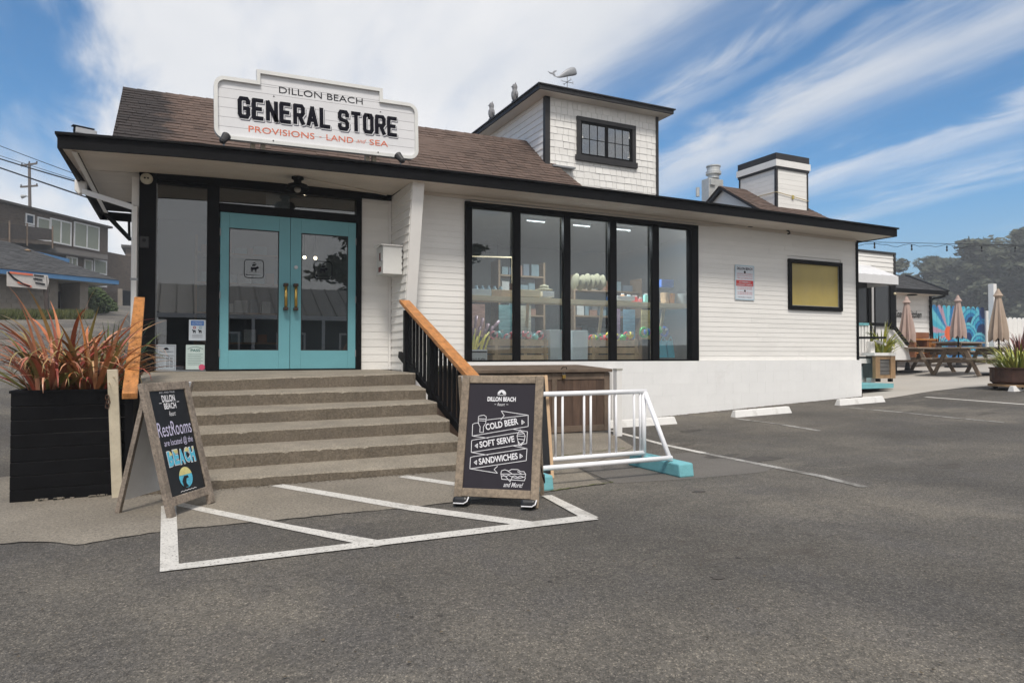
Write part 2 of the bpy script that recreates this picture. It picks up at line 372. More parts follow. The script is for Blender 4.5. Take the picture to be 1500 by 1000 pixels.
def text(s, w, h, bold=0., ext=.002, shear=0., lead=1.):
    """returns MB with text in the XZ plane, x 0..w, z 0..h, facing -Y"""
    k = (s, bold, shear)
    if k not in _tcache:
        cu = bpy.data.curves.new('t', 'FONT'); cu.body = s; cu.size = 1; cu.offset = bold; cu.resolution_u = 3; cu.shear = shear; cu.space_line = lead
        o = bpy.data.objects.new('t', cu); COL.objects.link(o)
        dg = bpy.context.evaluated_depsgraph_get(); me = bpy.data.meshes.new_from_object(o.evaluated_get(dg))
        _tcache[k] = ([tuple(v.co) for v in me.vertices], [tuple(p.vertices) for p in me.polygons])
        bpy.data.objects.remove(o); bpy.data.curves.remove(cu); bpy.data.meshes.remove(me)
    vs, fs = _tcache[k]
    x0 = min(v[0] for v in vs); x1 = max(v[0] for v in vs); y0 = min(v[1] for v in vs); y1 = max(v[1] for v in vs)
    m = MB(); sx = w/(x1-x0); sy = (h/(y1-y0))
    m.add([((v[0]-x0)*sx, -ext, (v[1]-y0)*sy) for v in vs], fs); return m
def put(mb, M):
    mb.v = [M @ v for v in mb.v]; return mb
def stroke(mb, pts, w, n=-.002, closed=False):
    """a flat painted line in XZ plane"""
    pts = [Vector((p[0], 0, p[1])) for p in pts]
    if closed: pts = pts+[pts[0]]
    for a, b in zip(pts, pts[1:]):
        d = (b-a)
        if d.length < 1e-6: continue
        d.normalize(); s = Vector((-d.z, 0, d.x))*w/2; e = d*w*.3
        mb.add([(a-s-e)+Vector((0, n, 0)), (b-s+e)+Vector((0, n, 0)), (b+s+e)+Vector((0, n, 0)), (a+s-e)+Vector((0, n, 0))], [(0, 1, 2, 3)])
    return mb
def disc(mb, cx, cz, r, n=-.002, k=20, a0=0, a1=360, sz=1.):
    mb.add([(cx+r*math.cos(R(a0+(a1-a0)*i/k)), n, cz+r*sz*math.sin(R(a0+(a1-a0)*i/k))) for i in range(k+1)], [tuple(range(k+1))]); return mb
def basis(o, ex, ez):
    """matrix with local x along ex, local z along ez, local -y facing out"""
    ex = Vector(ex).normalized(); ez = Vector(ez).normalized(); ey = ez.cross(ex).normalized(); ez = ex.cross(ey).normalized()
    M = Matrix((ex, ey, ez)).transposed().to_4x4(); M.translation = Vector(o); return M

# ================================================================== GROUND
def grid(xs, ys, zf):
    m = MB(); nx = len(xs)
    m.v = [Vector((x, y, zf(x, y))) for y in ys for x in xs]
    m.f = [(j*nx+i, j*nx+i+1, (j+1)*nx+i+1, (j+1)*nx+i) for j in range(len(ys)-1) for i in range(nx-1)]
    return m
def axis(a, b, c, d, step, far):
    v = []; x = a
    while x < b: v.append(x); x += far
    x = b
    while x < c: v.append(x); x += step
    x = c
    while x < d+far: v.append(x); x += far
    return v
struct('parking_ground', grid(axis(-160, -12, 32, 200, .5, 14), axis(-90, -4, 44, 220, .5, 14), zg), ASPH, fix=False)
def sheet(name, pts, m, lift, world=False, sub=.35):
    """polygon in ground px (or xy) laid on the terrain, cut to follow it"""
    P3 = [G(*p) if not world else Vector((p[0], p[1], 0)) for p in pts]
    b = bmesh.new(); b.faces.new([b.verts.new((p.x, p.y, 0)) for p in P3])
    x0, x1 = min(p.x for p in P3), max(p.x for p in P3); y0, y1 = min(p.y for p in P3), max(p.y for p in P3)
    for ax, lo, hi in ((0, x0, x1), (1, y0, y1)):
        c = math.ceil(lo/sub)*sub
        while c < hi:
            n = Vector((1, 0, 0)) if ax == 0 else Vector((0, 1, 0))
            bmesh.ops.bisect_plane(b, geom=b.verts[:]+b.edges[:]+b.faces[:], plane_co=n*c, plane_no=n); c += sub
    for v in b.verts: v.co.z = zg(v.co.x, v.co.y)+lift
    bmesh.ops.recalc_face_normals(b, faces=b.faces)
    if sum(f.normal.z for f in b.faces) < 0: bmesh.ops.reverse_faces(b, faces=b.faces)
    me = bpy.data.meshes.new(name); b.to_mesh(me); b.free(); me.materials.append(m)
    o = link(name, me); o['kind'] = 'structure'; return o
def jag(a, b, n, amp):
    out = []
    for i in range(n):
        t = i/n; out.append((a[0]+(b[0]-a[0])*t+random.uniform(-amp, amp)*.6, a[1]+(b[1]-a[1])*t+random.uniform(-amp, amp)*.5))
    return out
edge = jag((-160, 806), (60, 793), 8, 2)+jag((60, 793), (110, 799), 4, 2)+jag((110, 799), (245, 777), 10, 1.6)+jag((245, 777), (620, 741), 26, 1.2)+jag((620, 741), (804, 720), 12, 1)+jag((804, 720), (898, 707), 8, 1)
back = [(848, 686), (926, 667), (929, 655), (895, 634)]
apron = [(p.x, p.y) for p in (G(u, v) for u, v in edge+back)]
apron += [(3.2, 9.45), (-.5, 9.45), (-.5, 8.0), (-1.3, 7.6), (-2.2, 6.9)]
sheet('concrete_apron', apron, APRON, .003, world=True)
CRACK = mat('crack_tar', (.035, .03, .025), 1, .4, 20)
def ribbon(name, pts, w, m, lift, wob=.3):
    q = [G(u, v) for u, v in pts]; mb = MB(); vs = []
    for i, p in enumerate(q):
        d = (q[min(i+1, len(q)-1)]-q[max(i-1, 0)]); d.z = 0; d.normalize(); s = Vector((-d.y, d.x, 0))*w/2*(1+random.uniform(-wob, wob))
        for k in (-1, 1):
            a = p+s*k; a.z = zg(a.x, a.y)+lift; vs.append(a)
    mb.add(vs, [(2*i, 2*i+1, 2*i+3, 2*i+2) for i in range(len(q)-1)]); return struct(name, mb, m, fix=True)
ribbon('joint_crack', edge, .010, CRACK, .0045, .9)
ribbon('joint_crack', [(929, 655), (848, 686), (898, 707)], .010, CRACK, .0045)
MOSS = mat('joint_moss', (.10, .11, .035), 1, .5, 30, 1, 60)
ribbon('joint_moss', jag((806, 719), (898, 706), 12, 1.5)+[(898, 706)], .018, MOSS, .006, .9)
ribbon('joint_moss', jag((815, 668), (927, 655), 10, 1.), .018, MOSS, .006, .9)
# painted stripes
def stripe(pts, m=PAINT, lift=.0055): return sheet('painted_stripe', pts, m, lift)
stripe([(233, 839), (877, 761.5), (862, 755), (262, 827)], lift=.0075)
stripe([(234, 838), (262, 829), (258, 738), (236, 742)], lift=.0065)
stripe([(258, 741), (258, 735), (430, 770), (578, 796), (548, 802), (300, 751)])
stripe([(396, 712), (415, 709.5), (600, 740), (807, 768), (780, 772.5), (600, 748)])
stripe([(583, 699), (596, 696.5), (668, 707), (720, 716), (716, 720), (664, 711.5)])
stripe([(793, 727), (808, 726), (877, 759), (858, 763)], lift=.0085)
def bline(pts, w, m, lift=.005):
    q = []
    for (a, b) in zip(pts, pts[1:]):
        for i in range(8): q.append((a[0]+(b[0]-a[0])*i/8, a[1]+(b[1]-a[1])*i/8))
    q.append(pts[-1]); return ribbon('parking_line', q, w, m, lift, .12)
bline([(894, 630.5), (975, 652), (1030, 663.5)], .085, PAINT)
bline([(1030, 663.5), (1126, 682.5), (1200, 697), (1268, 714)], .09, PAINTOLD)
bline([(1078, 613), (1140, 621), (1200, 631)], .08, PAINTOLD)
bline([(1231, 595.7), (1320, 604), (1404, 612.7), (1470, 619)], .08, PAINTOLD)
bline([(1356, 581.5), (1430, 587), (1520, 594)], .10, PAINT)
bline([(1478, 569), (1540, 573)], .10, PAINT)
# patio at right, kerb-less concrete
sheet('patio_concrete', [(1264, 589), (1318, 581), (1345, 576.5), (1367, 573), (1412, 568), (1478, 564), (1530, 561), (1620, 551), (1560, 533), (1400, 527), (1330, 528), (1262, 545)], PATIO, .008, sub=.6)
# oil blot near the bike rack
BLOT = mat('oil_blot', (.058, .05, .043), .8, .3, 8, .4, 60)
def blot(c, rx, ry, seed):
    random.seed(seed); k = 26; p0 = G(*c)
    pts = [(p0.x+rx*math.cos(2*math.pi*i/k)*random.uniform(.45, 1.1), p0.y+ry*math.sin(2*math.pi*i/k)*random.uniform(.45, 1.1)) for i in range(k)]
    sheet('oil_stain', pts, BLOT, .0035, world=True)
blot((1112, 672), .33, .22, 3); blot((1058, 668), .30, .12, 5); blot((1024, 720), .07, .05, 6); blot((1052, 846), .05, .04, 9); blot((1010, 631), .25, .10, 11)
random.seed(11)
sheet('asphalt_patch', [(898, 708), (850, 688), (925, 669), (1010, 663), (1075, 673), (1135, 684), (1120, 691), (1060, 697), (1000, 702), (950, 705)], mat('patch_asphalt', (.125, .113, .10), .9, .15, 1.5, .6, 70, grain=(70, .3)), .002)
# leaf litter
bits = MB()
for _ in range(260):
    u, v = random.uniform(0, 1500), random.uniform(650, 995); p = G(u, v, .008); s = random.uniform(.004, .011); a = random.uniform(0, 6.3)
    bits.add([(p.x+s*math.cos(a+k*2.1), p.y+s*math.sin(a+k*2.1), p.z+random.uniform(0, .004)) for k in range(3)], [(0, 1, 2)])
o = struct('ground_litter', bits, mat('litter', (.09, .07, .045), .9, .3, island=.5)); o['kind'] = 'stuff'; o['label'] = 'tiny bits of grit and leaf litter strewn over the asphalt'; o['category'] = 'litter'
gl = MB()
for _ in range(1500):
    x = random.uniform(5.9, 12.5); y = 9.425-abs(random.gauss(0, .05)); q = random.uniform(.004, .013); a = random.uniform(0, 6.3); zb0 = zg(x, y)+.002
    gl.add([(x+q*math.cos(a+k*2.1), y+q*math.sin(a+k*2.1), zb0+random.uniform(0, .008)) for k in range(3)], [(0, 1, 2)])
for _ in range(1300):
    x = random.uniform(-.4, 2.6); y = 6.27-abs(random.gauss(0, .04)); q = random.uniform(.003, .010); a = random.uniform(0, 6.3); zb0 = zg(x, y)+.004
    gl.add([(x+q*math.cos(a+k*2.1), y+q*math.sin(a+k*2.1), zb0+random.uniform(0, .006)) for k in range(3)], [(0, 1, 2)])
o = struct('wall_base_grit', gl, MATS['litter']); o['kind'] = 'stuff'; o['label'] = 'dark grit and leaf bits gathered along the foot of the wall and steps'; o['category'] = 'litter'
# ================================================================== GENERAL STORE
YW, YD, YF = 9.5, 10.0, 8.8          # window wall, door wall, fascia
XL, XE, XR = -.49, 2.84, 12.45
store = thing('general_store', 'white clapboard general store with black fascia, turquoise double doors and shingled tower', 'store', (XL, YW, G0))
FX = [-1.2, .257, 3.435, 7.367, 12.70]; FZ = [2.425, 2.487, 2.540, 2.552, 2.517]
FX = [-1.2, .257, 3.435, 7.367, 12.70]
def pw(x):
    for i in range(4):
        if x <= FX[i+1] or i == 3:
            # Catmull-Rom
            def g(j): j = max(0, min(4, j)); return FX[j], FZ[j]
            x0, z0 = g(i); x1, z1 = g(i+1); ma = (g(i+1)[1]-g(i-1)[1])/(g(i+1)[0]-g(i-1)[0]); mb_ = (g(i+2)[1]-g(i)[1])/(g(i+2)[0]-g(i)[0])
            h = x1-x0; t = (x-x0)/h
            return (2*t**3-3*t**2+1)*z0+(t**3-2*t**2+t)*h*ma+(-2*t**3+3*t**2)*z1+(t**3-t**2)*h*mb_
def zt(x): return pw(x)+H0             # top of fascia
def zs(x): return zt(x)-.165           # soffit
EX0 = P(84, 193, y=YF).x; EX1 = P(1314, 334, y=YF).x; EYB = 13.2
# fascia (bowed a little over its length)
def xstrip(xs, y0, y1, za, zb):
    m = MB(); n = len(xs)
    for x in xs: m.v += [Vector((x, y0, za(x))), Vector((x, y1, za(x))), Vector((x, y1, zb(x))), Vector((x, y0, zb(x)))]
    for i in range(n-1):
        for k in range(4): m.f.append((4*i+k, 4*i+(k+1) % 4, 4*i+4+(k+1) % 4, 4*i+4+k))
    m.f.append((0, 1, 2, 3)); m.f.append((4*n-1, 4*n-2, 4*n-3, 4*n-4)); return m
xs = [EX0+(EX1-EX0)*i/24 for i in range(25)]
part('fascia', xstrip(xs, YF, YF+.035, lambda x: zs(x)-.006, lambda x: zt(x)-.03), BLACK, store)
part('drip_edge', xstrip([EX0-.02]+xs[1:-1]+[EX1+.02], YF-.035, YF+.03, lambda x: zt(x)-.028, lambda x: zt(x)), BLACK, store)
part('side_fascia', MB().box((EX0, YF+.037, zs(EX0)-.006), (EX0+.035, EYB, zt(EX0)-.03)).box((EX0-.02, YF+.032, zt(EX0)-.028), (EX0+.03, EYB+.02, zt(EX0))), BLACK, store)
part('side_fascia', MB().box((EX1-.035, YF+.037, zs(EX1)-.006), (EX1, EYB, zt(EX1)-.03)).box((EX1-.03, YF+.032, zt(EX1)-.028), (EX1+.02, EYB+.02, zt(EX1))), BLACK, store)
part('rear_fascia', MB().box((EX0+.037, EYB-.035, zs(EX0)-.006), (XL+.2, EYB, zt(EX0)-.03)), BLACK, store)
# soffit boards
def zso(x, y):
    k = .05+(.018-.05)*sst(1., 3.4, x); return zs(x)+(y-YF)*k
def soffboard(x0, x1, y0, y1, n=16):
    m = MB()
    for i in range(n+1):
        x = x0+(x1-x0)*i/n; m.v += [Vector((x, y0, zso(x, y0))), Vector((x, y1, zso(x, y1))), Vector((x, y1, zso(x, y1)+.02)), Vector((x, y0, zso(x, y0)+.02))]
    for i in range(n):
        for k in range(4): m.f.append((4*i+k, 4*i+(k+1) % 4, 4*i+4+(k+1) % 4, 4*i+4+k))
    m.f += [(0, 1, 2, 3), (4*n+3, 4*n+2, 4*n+1, 4*n)]; return m
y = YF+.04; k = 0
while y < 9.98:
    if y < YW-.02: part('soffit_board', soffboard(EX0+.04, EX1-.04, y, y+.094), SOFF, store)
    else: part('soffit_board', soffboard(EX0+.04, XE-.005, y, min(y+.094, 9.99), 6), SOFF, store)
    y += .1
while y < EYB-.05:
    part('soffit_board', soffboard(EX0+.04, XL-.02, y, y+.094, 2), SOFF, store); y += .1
# soffit vent strip along left eave
part('vent_strip', MB().box((EX0+.12, YF+.1, zs(EX0)-.012), (EX0+.17, EYB-.1, zs(EX0)-.004)), WTRIM, store)
vs = MB()
for i in range(60): vs.box((EX0+.175, YF+.15+i*.068, zs(EX0)-.011), (EX0+.186, YF+.18+i*.068, zs(EX0)-.004))
part('vent_slot', vs, BLACK, store)
# low front roof deck behind the fascia
YB, YR = 10.08, 11.8
zb_ = 2.79+H0
part('low_roof', MB().add([(EX0, YF, zt(EX0)-.004), (EX1, YF, zt(EX1)-.004), (EX1, YB, zb_-.12), (EX0, YB, zb_-.12), (EX1, EYB, zt(EX1)-.01), (EX0, EYB, zt(EX0)-.01)], [(0, 1, 2, 3), (3, 2, 4, 5)]), CHAR, store)
# siding boards with openings
def siding(x0, x1, z0, z1, yw, expo, openings, m=WHITE, name='siding_board', top=None, parent=None):
    n = int((z1-z0)/expo)+1
    for i in range(n):
        a = z0+i*expo; b = min(a+expo, z1)
        if b-a < .01: continue
        cuts = [(o[0], o[1]) for o in openings if o[2] < b-.004 and o[3] > a+.004]
        segs = [(x0, x1)]
        for c in cuts:
            ns = []
            for s in segs:
                if c[0] > s[0]: ns.append((s[0], min(s[1], c[0])))
                if c[1] < s[1]: ns.append((max(s[0], c[1]), s[1]))
            segs = [s for s in ns if s[1]-s[0] > .01]
        ns = []
        for s in segs:
            if s[1]-s[0] > 3.2: q = s[0]+(s[1]-s[0])*random.uniform(.25, .75); ns += [(s[0], q-.001), (q+.001, s[1])]
            else: ns.append(s)
        segs = ns
        for s in segs:
            mb = MB(); mb.add([(s[0], yw-.009, a), (s[0], yw-.004, b), (s[0], yw+.01, b), (s[0], yw+.01, a), (s[1], yw-.009, a), (s[1], yw-.004, b), (s[1], yw+.01, b), (s[1], yw+.01, a)], [(0, 4, 5, 1), (0, 3, 7, 4), (1, 5, 6, 2), (0, 1, 2, 3), (4, 7, 6, 5), (2, 6, 7, 3)])
            part(name, mb, m, parent or store, fix=False)
WX0, WX1 = P(680, 400, y=YW).x, P(1021, 430, y=YW).x
WZ0, WZ1 = P(850, 532.5, y=YW).z, P(850, 313, y=YW).z
SX0, SX1 = P(1153.4, 420, y=YW).x, P(1231.7, 420, y=YW).x
SZ0, SZ1 = P(1190, 454.5, y=YW).z, P(1190, 382, y=YW).z
ZB = -.1+H0                             # top of block base
siding(3.05, XR, ZB+.0, zs(8)-.02, YW, .088, [(WX0, WX1, WZ0-.01, WZ1+.01), (SX0, SX1, SZ0, SZ1), (0, 3.0, 0, 0)])
part('wall_core', MB().box((3.02, YW+.012, 0), (WX0, YW+.15, zs(3))).box((WX0, YW+.012, 0), (WX1, YW+.15, WZ0)).box((WX0, YW+.012, WZ1), (WX1, YW+.15, zs(6))).box((WX1, YW+.012, 0), (SX0, YW+.15, zs(9))).box((SX0, YW+.012, 0), (SX1, YW+.15, SZ0)).box((SX0, YW+.012, SZ1), (SX1, YW+.15, zs(11)-.01)).box((SX1, YW+.012, 0), (XR, YW+.15, zs(12.3)-.01)), WTRIM, store)
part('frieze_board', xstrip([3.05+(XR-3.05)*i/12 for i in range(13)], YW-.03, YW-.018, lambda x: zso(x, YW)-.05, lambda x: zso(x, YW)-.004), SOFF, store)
part('side_wall', MB().box((XR-.15, YW+.152, 0), (XR, 13, zs(12.3)-.01)), WHITE, store)
# corner post right with beaded edge
part('corner_board', MB().box((XR+.002, YW-.03, ZB), (XR+.055, YW+.06, zs(XR)-.008)), BLACK, store)
# painted concrete blocks
bh, bw = .2, .4
z = ZB; row = 0
while z > -.15:
    x = 3.05-(.2 if row % 2 else 0)
    while x < XR+.02:
        a, b = max(x, 3.05), min(x+bw, XR+.06)
        if b-a > .03 and zg(a, YW) < z: part('block', MB().box((a+.001, YW-.0725, z-bh+.001), (b-.001, YW-.02, z-.001)), WBLOCK, store)
        x += bw
    z -= bh; row += 1
part('block_mortar', MB().box((3.05, YW-.070, -.2), (XR+.055, YW-.021, ZB-.006)), WBLOCK, store)
part('block_return', MB().box((XR, YW-.02, -.2), (XR+.058, 12.9, ZB-.003)), WBLOCK, store)
# fin wall between entry and windows: leaning front edge
ft = P(605, 262, x=XE).y; fb = P(589, 500, x=XE).y
FW = .165
part('fin_edge', MB().add([(XE, ft, zs(3)+.0), (XE+FW, ft, zs(3)), (XE, ft+.05, zs(3)), (XE+FW, ft+.05, zs(3)), (XE, fb+.06, .6), (XE+FW-.03, fb+.06, .6), (XE, fb+.11, .6), (XE+FW-.03, fb+.11, .6)], [(0, 1, 5, 4), (0, 4, 6, 2), (1, 3, 7, 5), (2, 6, 7, 3), (0, 2, 3, 1), (4, 5, 7, 6)]), WTRIM, store)
PF = P(322, 543, y=YD).z                # porch floor
z = PF
while z < zso(2.8, 9.6)-.02:
    b = min(z+.112, zso(2.8, 9.4)-.004); t = (z-.6)/(zs(3)-.6); y0 = (fb+.06)+(ft-fb-.06)*t+.03
    t1 = (b-.6)/(zs(3)-.6); y1 = (fb+.06)+(ft-fb-.06)*t1+.03
    part('siding_board', MB().add([(XE-.014, y0, z), (XE-.003, y1, b), (XE+.01, y1, b), (XE+.01, y0, z), (XE-.014, YD, z), (XE-.003, YD, b), (XE+.01, YD, b), (XE+.01, YD, z)], [(0, 4, 5, 1), (0, 3, 7, 4), (1, 5, 6, 2), (0, 1, 2, 3), (4, 7, 6, 5), (2, 6, 7, 3)]), WHITE, store, fix=True)
    z = b
part('fin_core', MB().prism([(XE+.012, fb+.13, .2), (XE+.012, YD+.1, .2), (XE+.012, YD+.1, zs(3)), (XE+.012, ft+.06, zs(3))], (FW-.03, 0, 0)), WTRIM, store)
# ---------- entry wall
D = lambda u, v: P(u, v, y=YD)
xc0, xc1 = D(203, 400).x, D(228, 400).x
xs0, xs1 = D(228, 400).x, D(302.7, 400).x
xm1 = D(320.5, 400).x; xd0, xdm, xd1 = D(322, 400).x, D(424.8, 400).x, D(520.5, 400).x
xp1 = D(528.7, 400).x
zsg1, zsg0 = D(228, 269).z, D(228, 544).z
ztr1, ztr0 = D(420, 283).z, D(420, 306.5).z
zdt = D(420, 318.5).z; zdb = PF+.02
fr = MB()
part('entry_post', MB().box((xc0, YD-.06, PF), (xc1, YD+.1, zso(-.4, YD)-.002)), BLACK, store, bevel=.004)
part('entry_post', MB().box((xs1, YD-.05, PF), (xm1, YD+.1, ztr1+.0)), BLACK, store, bevel=.004)
part('entry_post', MB().box((xd1+.004, YD-.05, PF), (xp1, YD+.1, ztr1)), BLACK, store, bevel=.004)
xb = [xc1+.001+(xp1-xc1-.001)*i/8 for i in range(9)]; part('entry_beam', xstrip(xb, YD-.052, YD+.1, lambda x: ztr1+.001, lambda x: zso(x, YD-.05)-.003), BLACK, store)
part('entry_beam', MB().box((xp1+.001, YD-.052, zso(2.7, YD)-.085), (XE-.016, YD+.02, zso(2.7, YD)-.004)), BLACK, store)
part('entry_beam', MB().box((xm1+.001, YD-.045, zdt+.004), (xd1+.003, YD+.1, ztr0)), BLACK, store, bevel=.004)
part('sill', MB().box((xc1+.001, YD-.048, PF-.002), (xs1-.001, YD+.1, zsg0)), BLACK, store)
part('sill', MB().box((xm1+.001, YD-.04, PF-.001), (xd1+.003, YD+.1, PF+.016)), BLACK, store)
part('glass_pane', MB().box((xs0, YD+.01, zsg0), (xs1, YD+.016, ztr1)), PANED, store)
part('glazing_bead', MB().box((xs0, YD-.012, zsg0), (xs0+.014, YD+.008, zsg1)).box((xs0+.0141, YD-.012, zsg0), (xs1, YD+.008, zsg0+.014)), GREYM, store)
part('sidelight_head', MB().box((xs0, YD-.03, zsg1), (xs1, YD+.009, ztr1+.0005)), BLACK, store)
part('glass_pane', MB().box((xm1, YD+.01, ztr0), (xd1, YD+.016, ztr1)), PANED, store)
# doors
def door(x0, x1, hinge, gx0, gx1, gz0, gz1):
    y0, y1 = YD-.03, YD+.015; za, zb2 = zdb, zdt-.004
    m = MB().box((x0, y0, za), (gx0, y1, zb2)).box((gx1, y0, za), (x1, y1, zb2)).box((gx0+.0005, y0+.001, za), (gx1-.0005, y1-.001, gz0)).box((gx0+.0005, y0+.001, gz1), (gx1-.0005, y1-.001, zb2))
    d = part('door', m, TEAL, store, bevel=.003)
    part('glass_pane', MB().box((gx0, YD-.012, gz0), (gx1, YD-.006, gz1)), PANED, d)
    b = MB(); w = .012
    b.box((gx0, YD-.026, gz0), (gx0+w, YD-.013, gz1)).box((gx1-w, YD-.026, gz0), (gx1, YD-.013, gz1)).box((gx0+w, YD-.026, gz0), (gx1-w, YD-.013, gz0+w)).box((gx0+w, YD-.026, gz1-w), (gx1-w, YD-.013, gz1))
    part('glazing_bead', b, CHAR, d)
    for zz2 in (.22, 1.0, 1.85):
        hx = x0 if hinge < 0 else x1
        part('hinge', MB().tube([(hx, y0-.006, za+zz2-.05), (hx, y0-.006, za+zz2+.05)], .009, 8), GREYM, d)
    return d
gz1a, gz0a = D(372, 336.5).z, D(372, 513).z
dl = door(xd0, xdm-.003, -1, D(335, 400).x, D(408.3, 400).x, gz0a, gz1a)
dr = door(xdm+.003, xd1, 1, D(440.6, 400).x, D(509.3, 400).x, gz0a, gz1a)
def handle(d, x):
    za, zb2 = D(425, 455).z, D(425, 416).z
    part('handle_grip', MB().tube([(x, YD-.10, za+.03), (x, YD-.10, zb2-.03)], .021, 12), BRASS, d, smooth=True)
    part('handle_block', MB().box((x-.03, YD-.13, zb2-.04), (x+.03, YD-.03, zb2)).box((x-.03, YD-.13, za), (x+.03, YD-.03, za+.04)), BRONZE, d, bevel=.006)
handle(dl, D(417.5, 430).x); handle(dr, D(432, 430).x)
part('lock', MB().tube([(D(433, 392).x, YD-.045, D(433, 392).z), (D(433, 392).x, YD-.029, D(433, 392).z)], .026, 14), STEEL, dr, smooth=False)
# door decals: rounded square with a stack of animals
def decal(d, c):
    m = MB(); r = .125; pts = []
    for cx, cz, a in ((1, 1, 0), (-1, 1, 90), (-1, -1, 180), (1, -1, 270)):
        for k in range(5): t = R(a+k*22.5); pts.append((cx*(r-.045)+.045*math.cos(t), cz*(r-.045)+.045*math.sin(t)))
    stroke(m, pts, .010, closed=True)
    def animal(cx, cz, s):
        m.add([(cx-s, -.002, cz-s*.45), (cx+s*.8, -.002, cz-s*.45), (cx+s*.8, -.002, cz+s*.4), (cx-s, -.002, cz+s*.4)], [(0, 1, 2, 3)])
        disc(m, cx+s*1.05, cz+s*.35, s*.42)
        for lx in (-.85, -.5, .35, .65): stroke(m, [(cx+lx*s, cz-s*.4), (cx+lx*s, cz-s*1.05)], s*.2)
    animal(0, .005, .042); animal(0, .055, .022); animal(0, .087, .012)
    stroke(m, [(-.1, -.085), (.08, -.085)], .006)
    m.add([(-.1, -.002, -.097), (-.1, -.002, -.073), (-.075, -.002, -.085)], [(0, 1, 2)])
    part('decal', put(m, Matrix.Translation(Vector((c.x, YD-.014, c.z)))), INK, d)
decal(dl, D(372, 394)); decal(dr, D(473, 396))
# siding right of door
siding(xp1+.002, XE-.012, PF, zso(2.7, YD)-.086, YD, .112, [])
part('wall_core', MB().box((xp1+.001, YD+.012, 0), (XE, YD+.12, zs(2.7))), WTRIM, store)
part('corner_trim', MB().box((XE-.045, YD-.035, PF), (XE-.015, YD-.017, zso(2.7, YD)-.09)), WTRIM, store)
part('left_wall', MB().box((XL, YD+.102, 0), (XL+.12, 13, zs(-.5)-.003)), WHITE, store)
part('left_corner_board', MB().box((XL-.09, YD-.02, 0), (XL-.001, YD+.09, zs(-.5)-.003)), WTRIM, store)
part('back_wall', MB().box((XL, 13.01, 0), (XR, 13.1, zs(5))), WHITE, store)
# ---------- shop windows: five panes
us = [680, 690, 751.5, 761, 824.5, 834, 892, 901.5, 954, 963.5, 1011, 1021]
mx = [P(u, 430, y=YW).x for u in us]
fz0, fz1 = WZ0+.05, WZ1-.085
WF = 'window_frame'
wf = part('window_frame', MB().box((WX0, YW-.05, WZ1-.075), (WX1, YW+.1, WZ1)).box((WX0, YW-.055, WZ0-.02), (WX1, YW+.1, WZ0+.04)).box((mx[0], YW-.048, WZ0+.0405), (mx[1], YW+.1, WZ1-.0755)).box((mx[10], YW-.048, WZ0+.0405), (mx[11], YW+.1, WZ1-.0755)), BLACK, store, bevel=.004)
for i in (2, 4, 6, 8):
    part('mullion', MB().box((mx[i]-.004, YW-.046, WZ0+.041), (mx[i+1]+.0, YW+.035, WZ1-.076)), BLACK, wf, bevel=.006)
for i in (1, 3, 5, 7, 9):
    a, b = mx[i]+.0005, mx[i+1]-.0045
    if i == 1: a = mx[1]
    if i == 9: b = mx[10]
    part('sash_rail', MB().box((a, YW-.02, WZ0+.041), (b, YW+.02, fz0+.015)), BLACK, wf); part('sash_rail', MB().box((a, YW-.02, fz1), (b, YW+.02, WZ1-.0755)), BLACK, wf)
    part('glass_pane', MB().box((a, YW+.022, WZ0+.045), (b, YW+.028, WZ1-.08)), PANE, wf)
# ---------- small window with yellow pane
AMBER = mat('amber_pane', (.40, .31, .085), .45, .16, 1.2, .05, 20, stretch=(1, 1, .6), dirt=(1.5, .5, (.30, .25, .14), .5), spec=.6)
sw = part('window_frame', MB().box((SX0-.0, YW-.05, SZ1-.075), (SX1, YW+.05, SZ1)).box((SX0, YW-.05, SZ0), (SX1, YW+.05, SZ0+.075)).box((SX0, YW-.049, SZ0+.0755), (SX0+.08, YW+.05, SZ1-.0755)).box((SX1-.08, YW-.049, SZ0+.0755), (SX1, YW+.05, SZ1-.0755)), BLACK, store, bevel=.004, label='black framed window with an amber yellow pane')
part('amber_pane', MB().box((SX0+.08, YW-.0, SZ0+.075), (SX1-.08, YW+.02, SZ1-.075)), AMBER, sw)
part('glazing_bead', MB().box((SX0+.08, YW-.02, SZ0+.0756), (SX0+.092, YW-.001, SZ1-.0756)).box((SX1-.092, YW-.02, SZ0+.0756), (SX1-.08, YW-.001, SZ1-.0756)).box((SX0+.0925, YW-.02, SZ0+.0756), (SX1-.0925, YW-.001, SZ0+.088)), GREYM, sw)
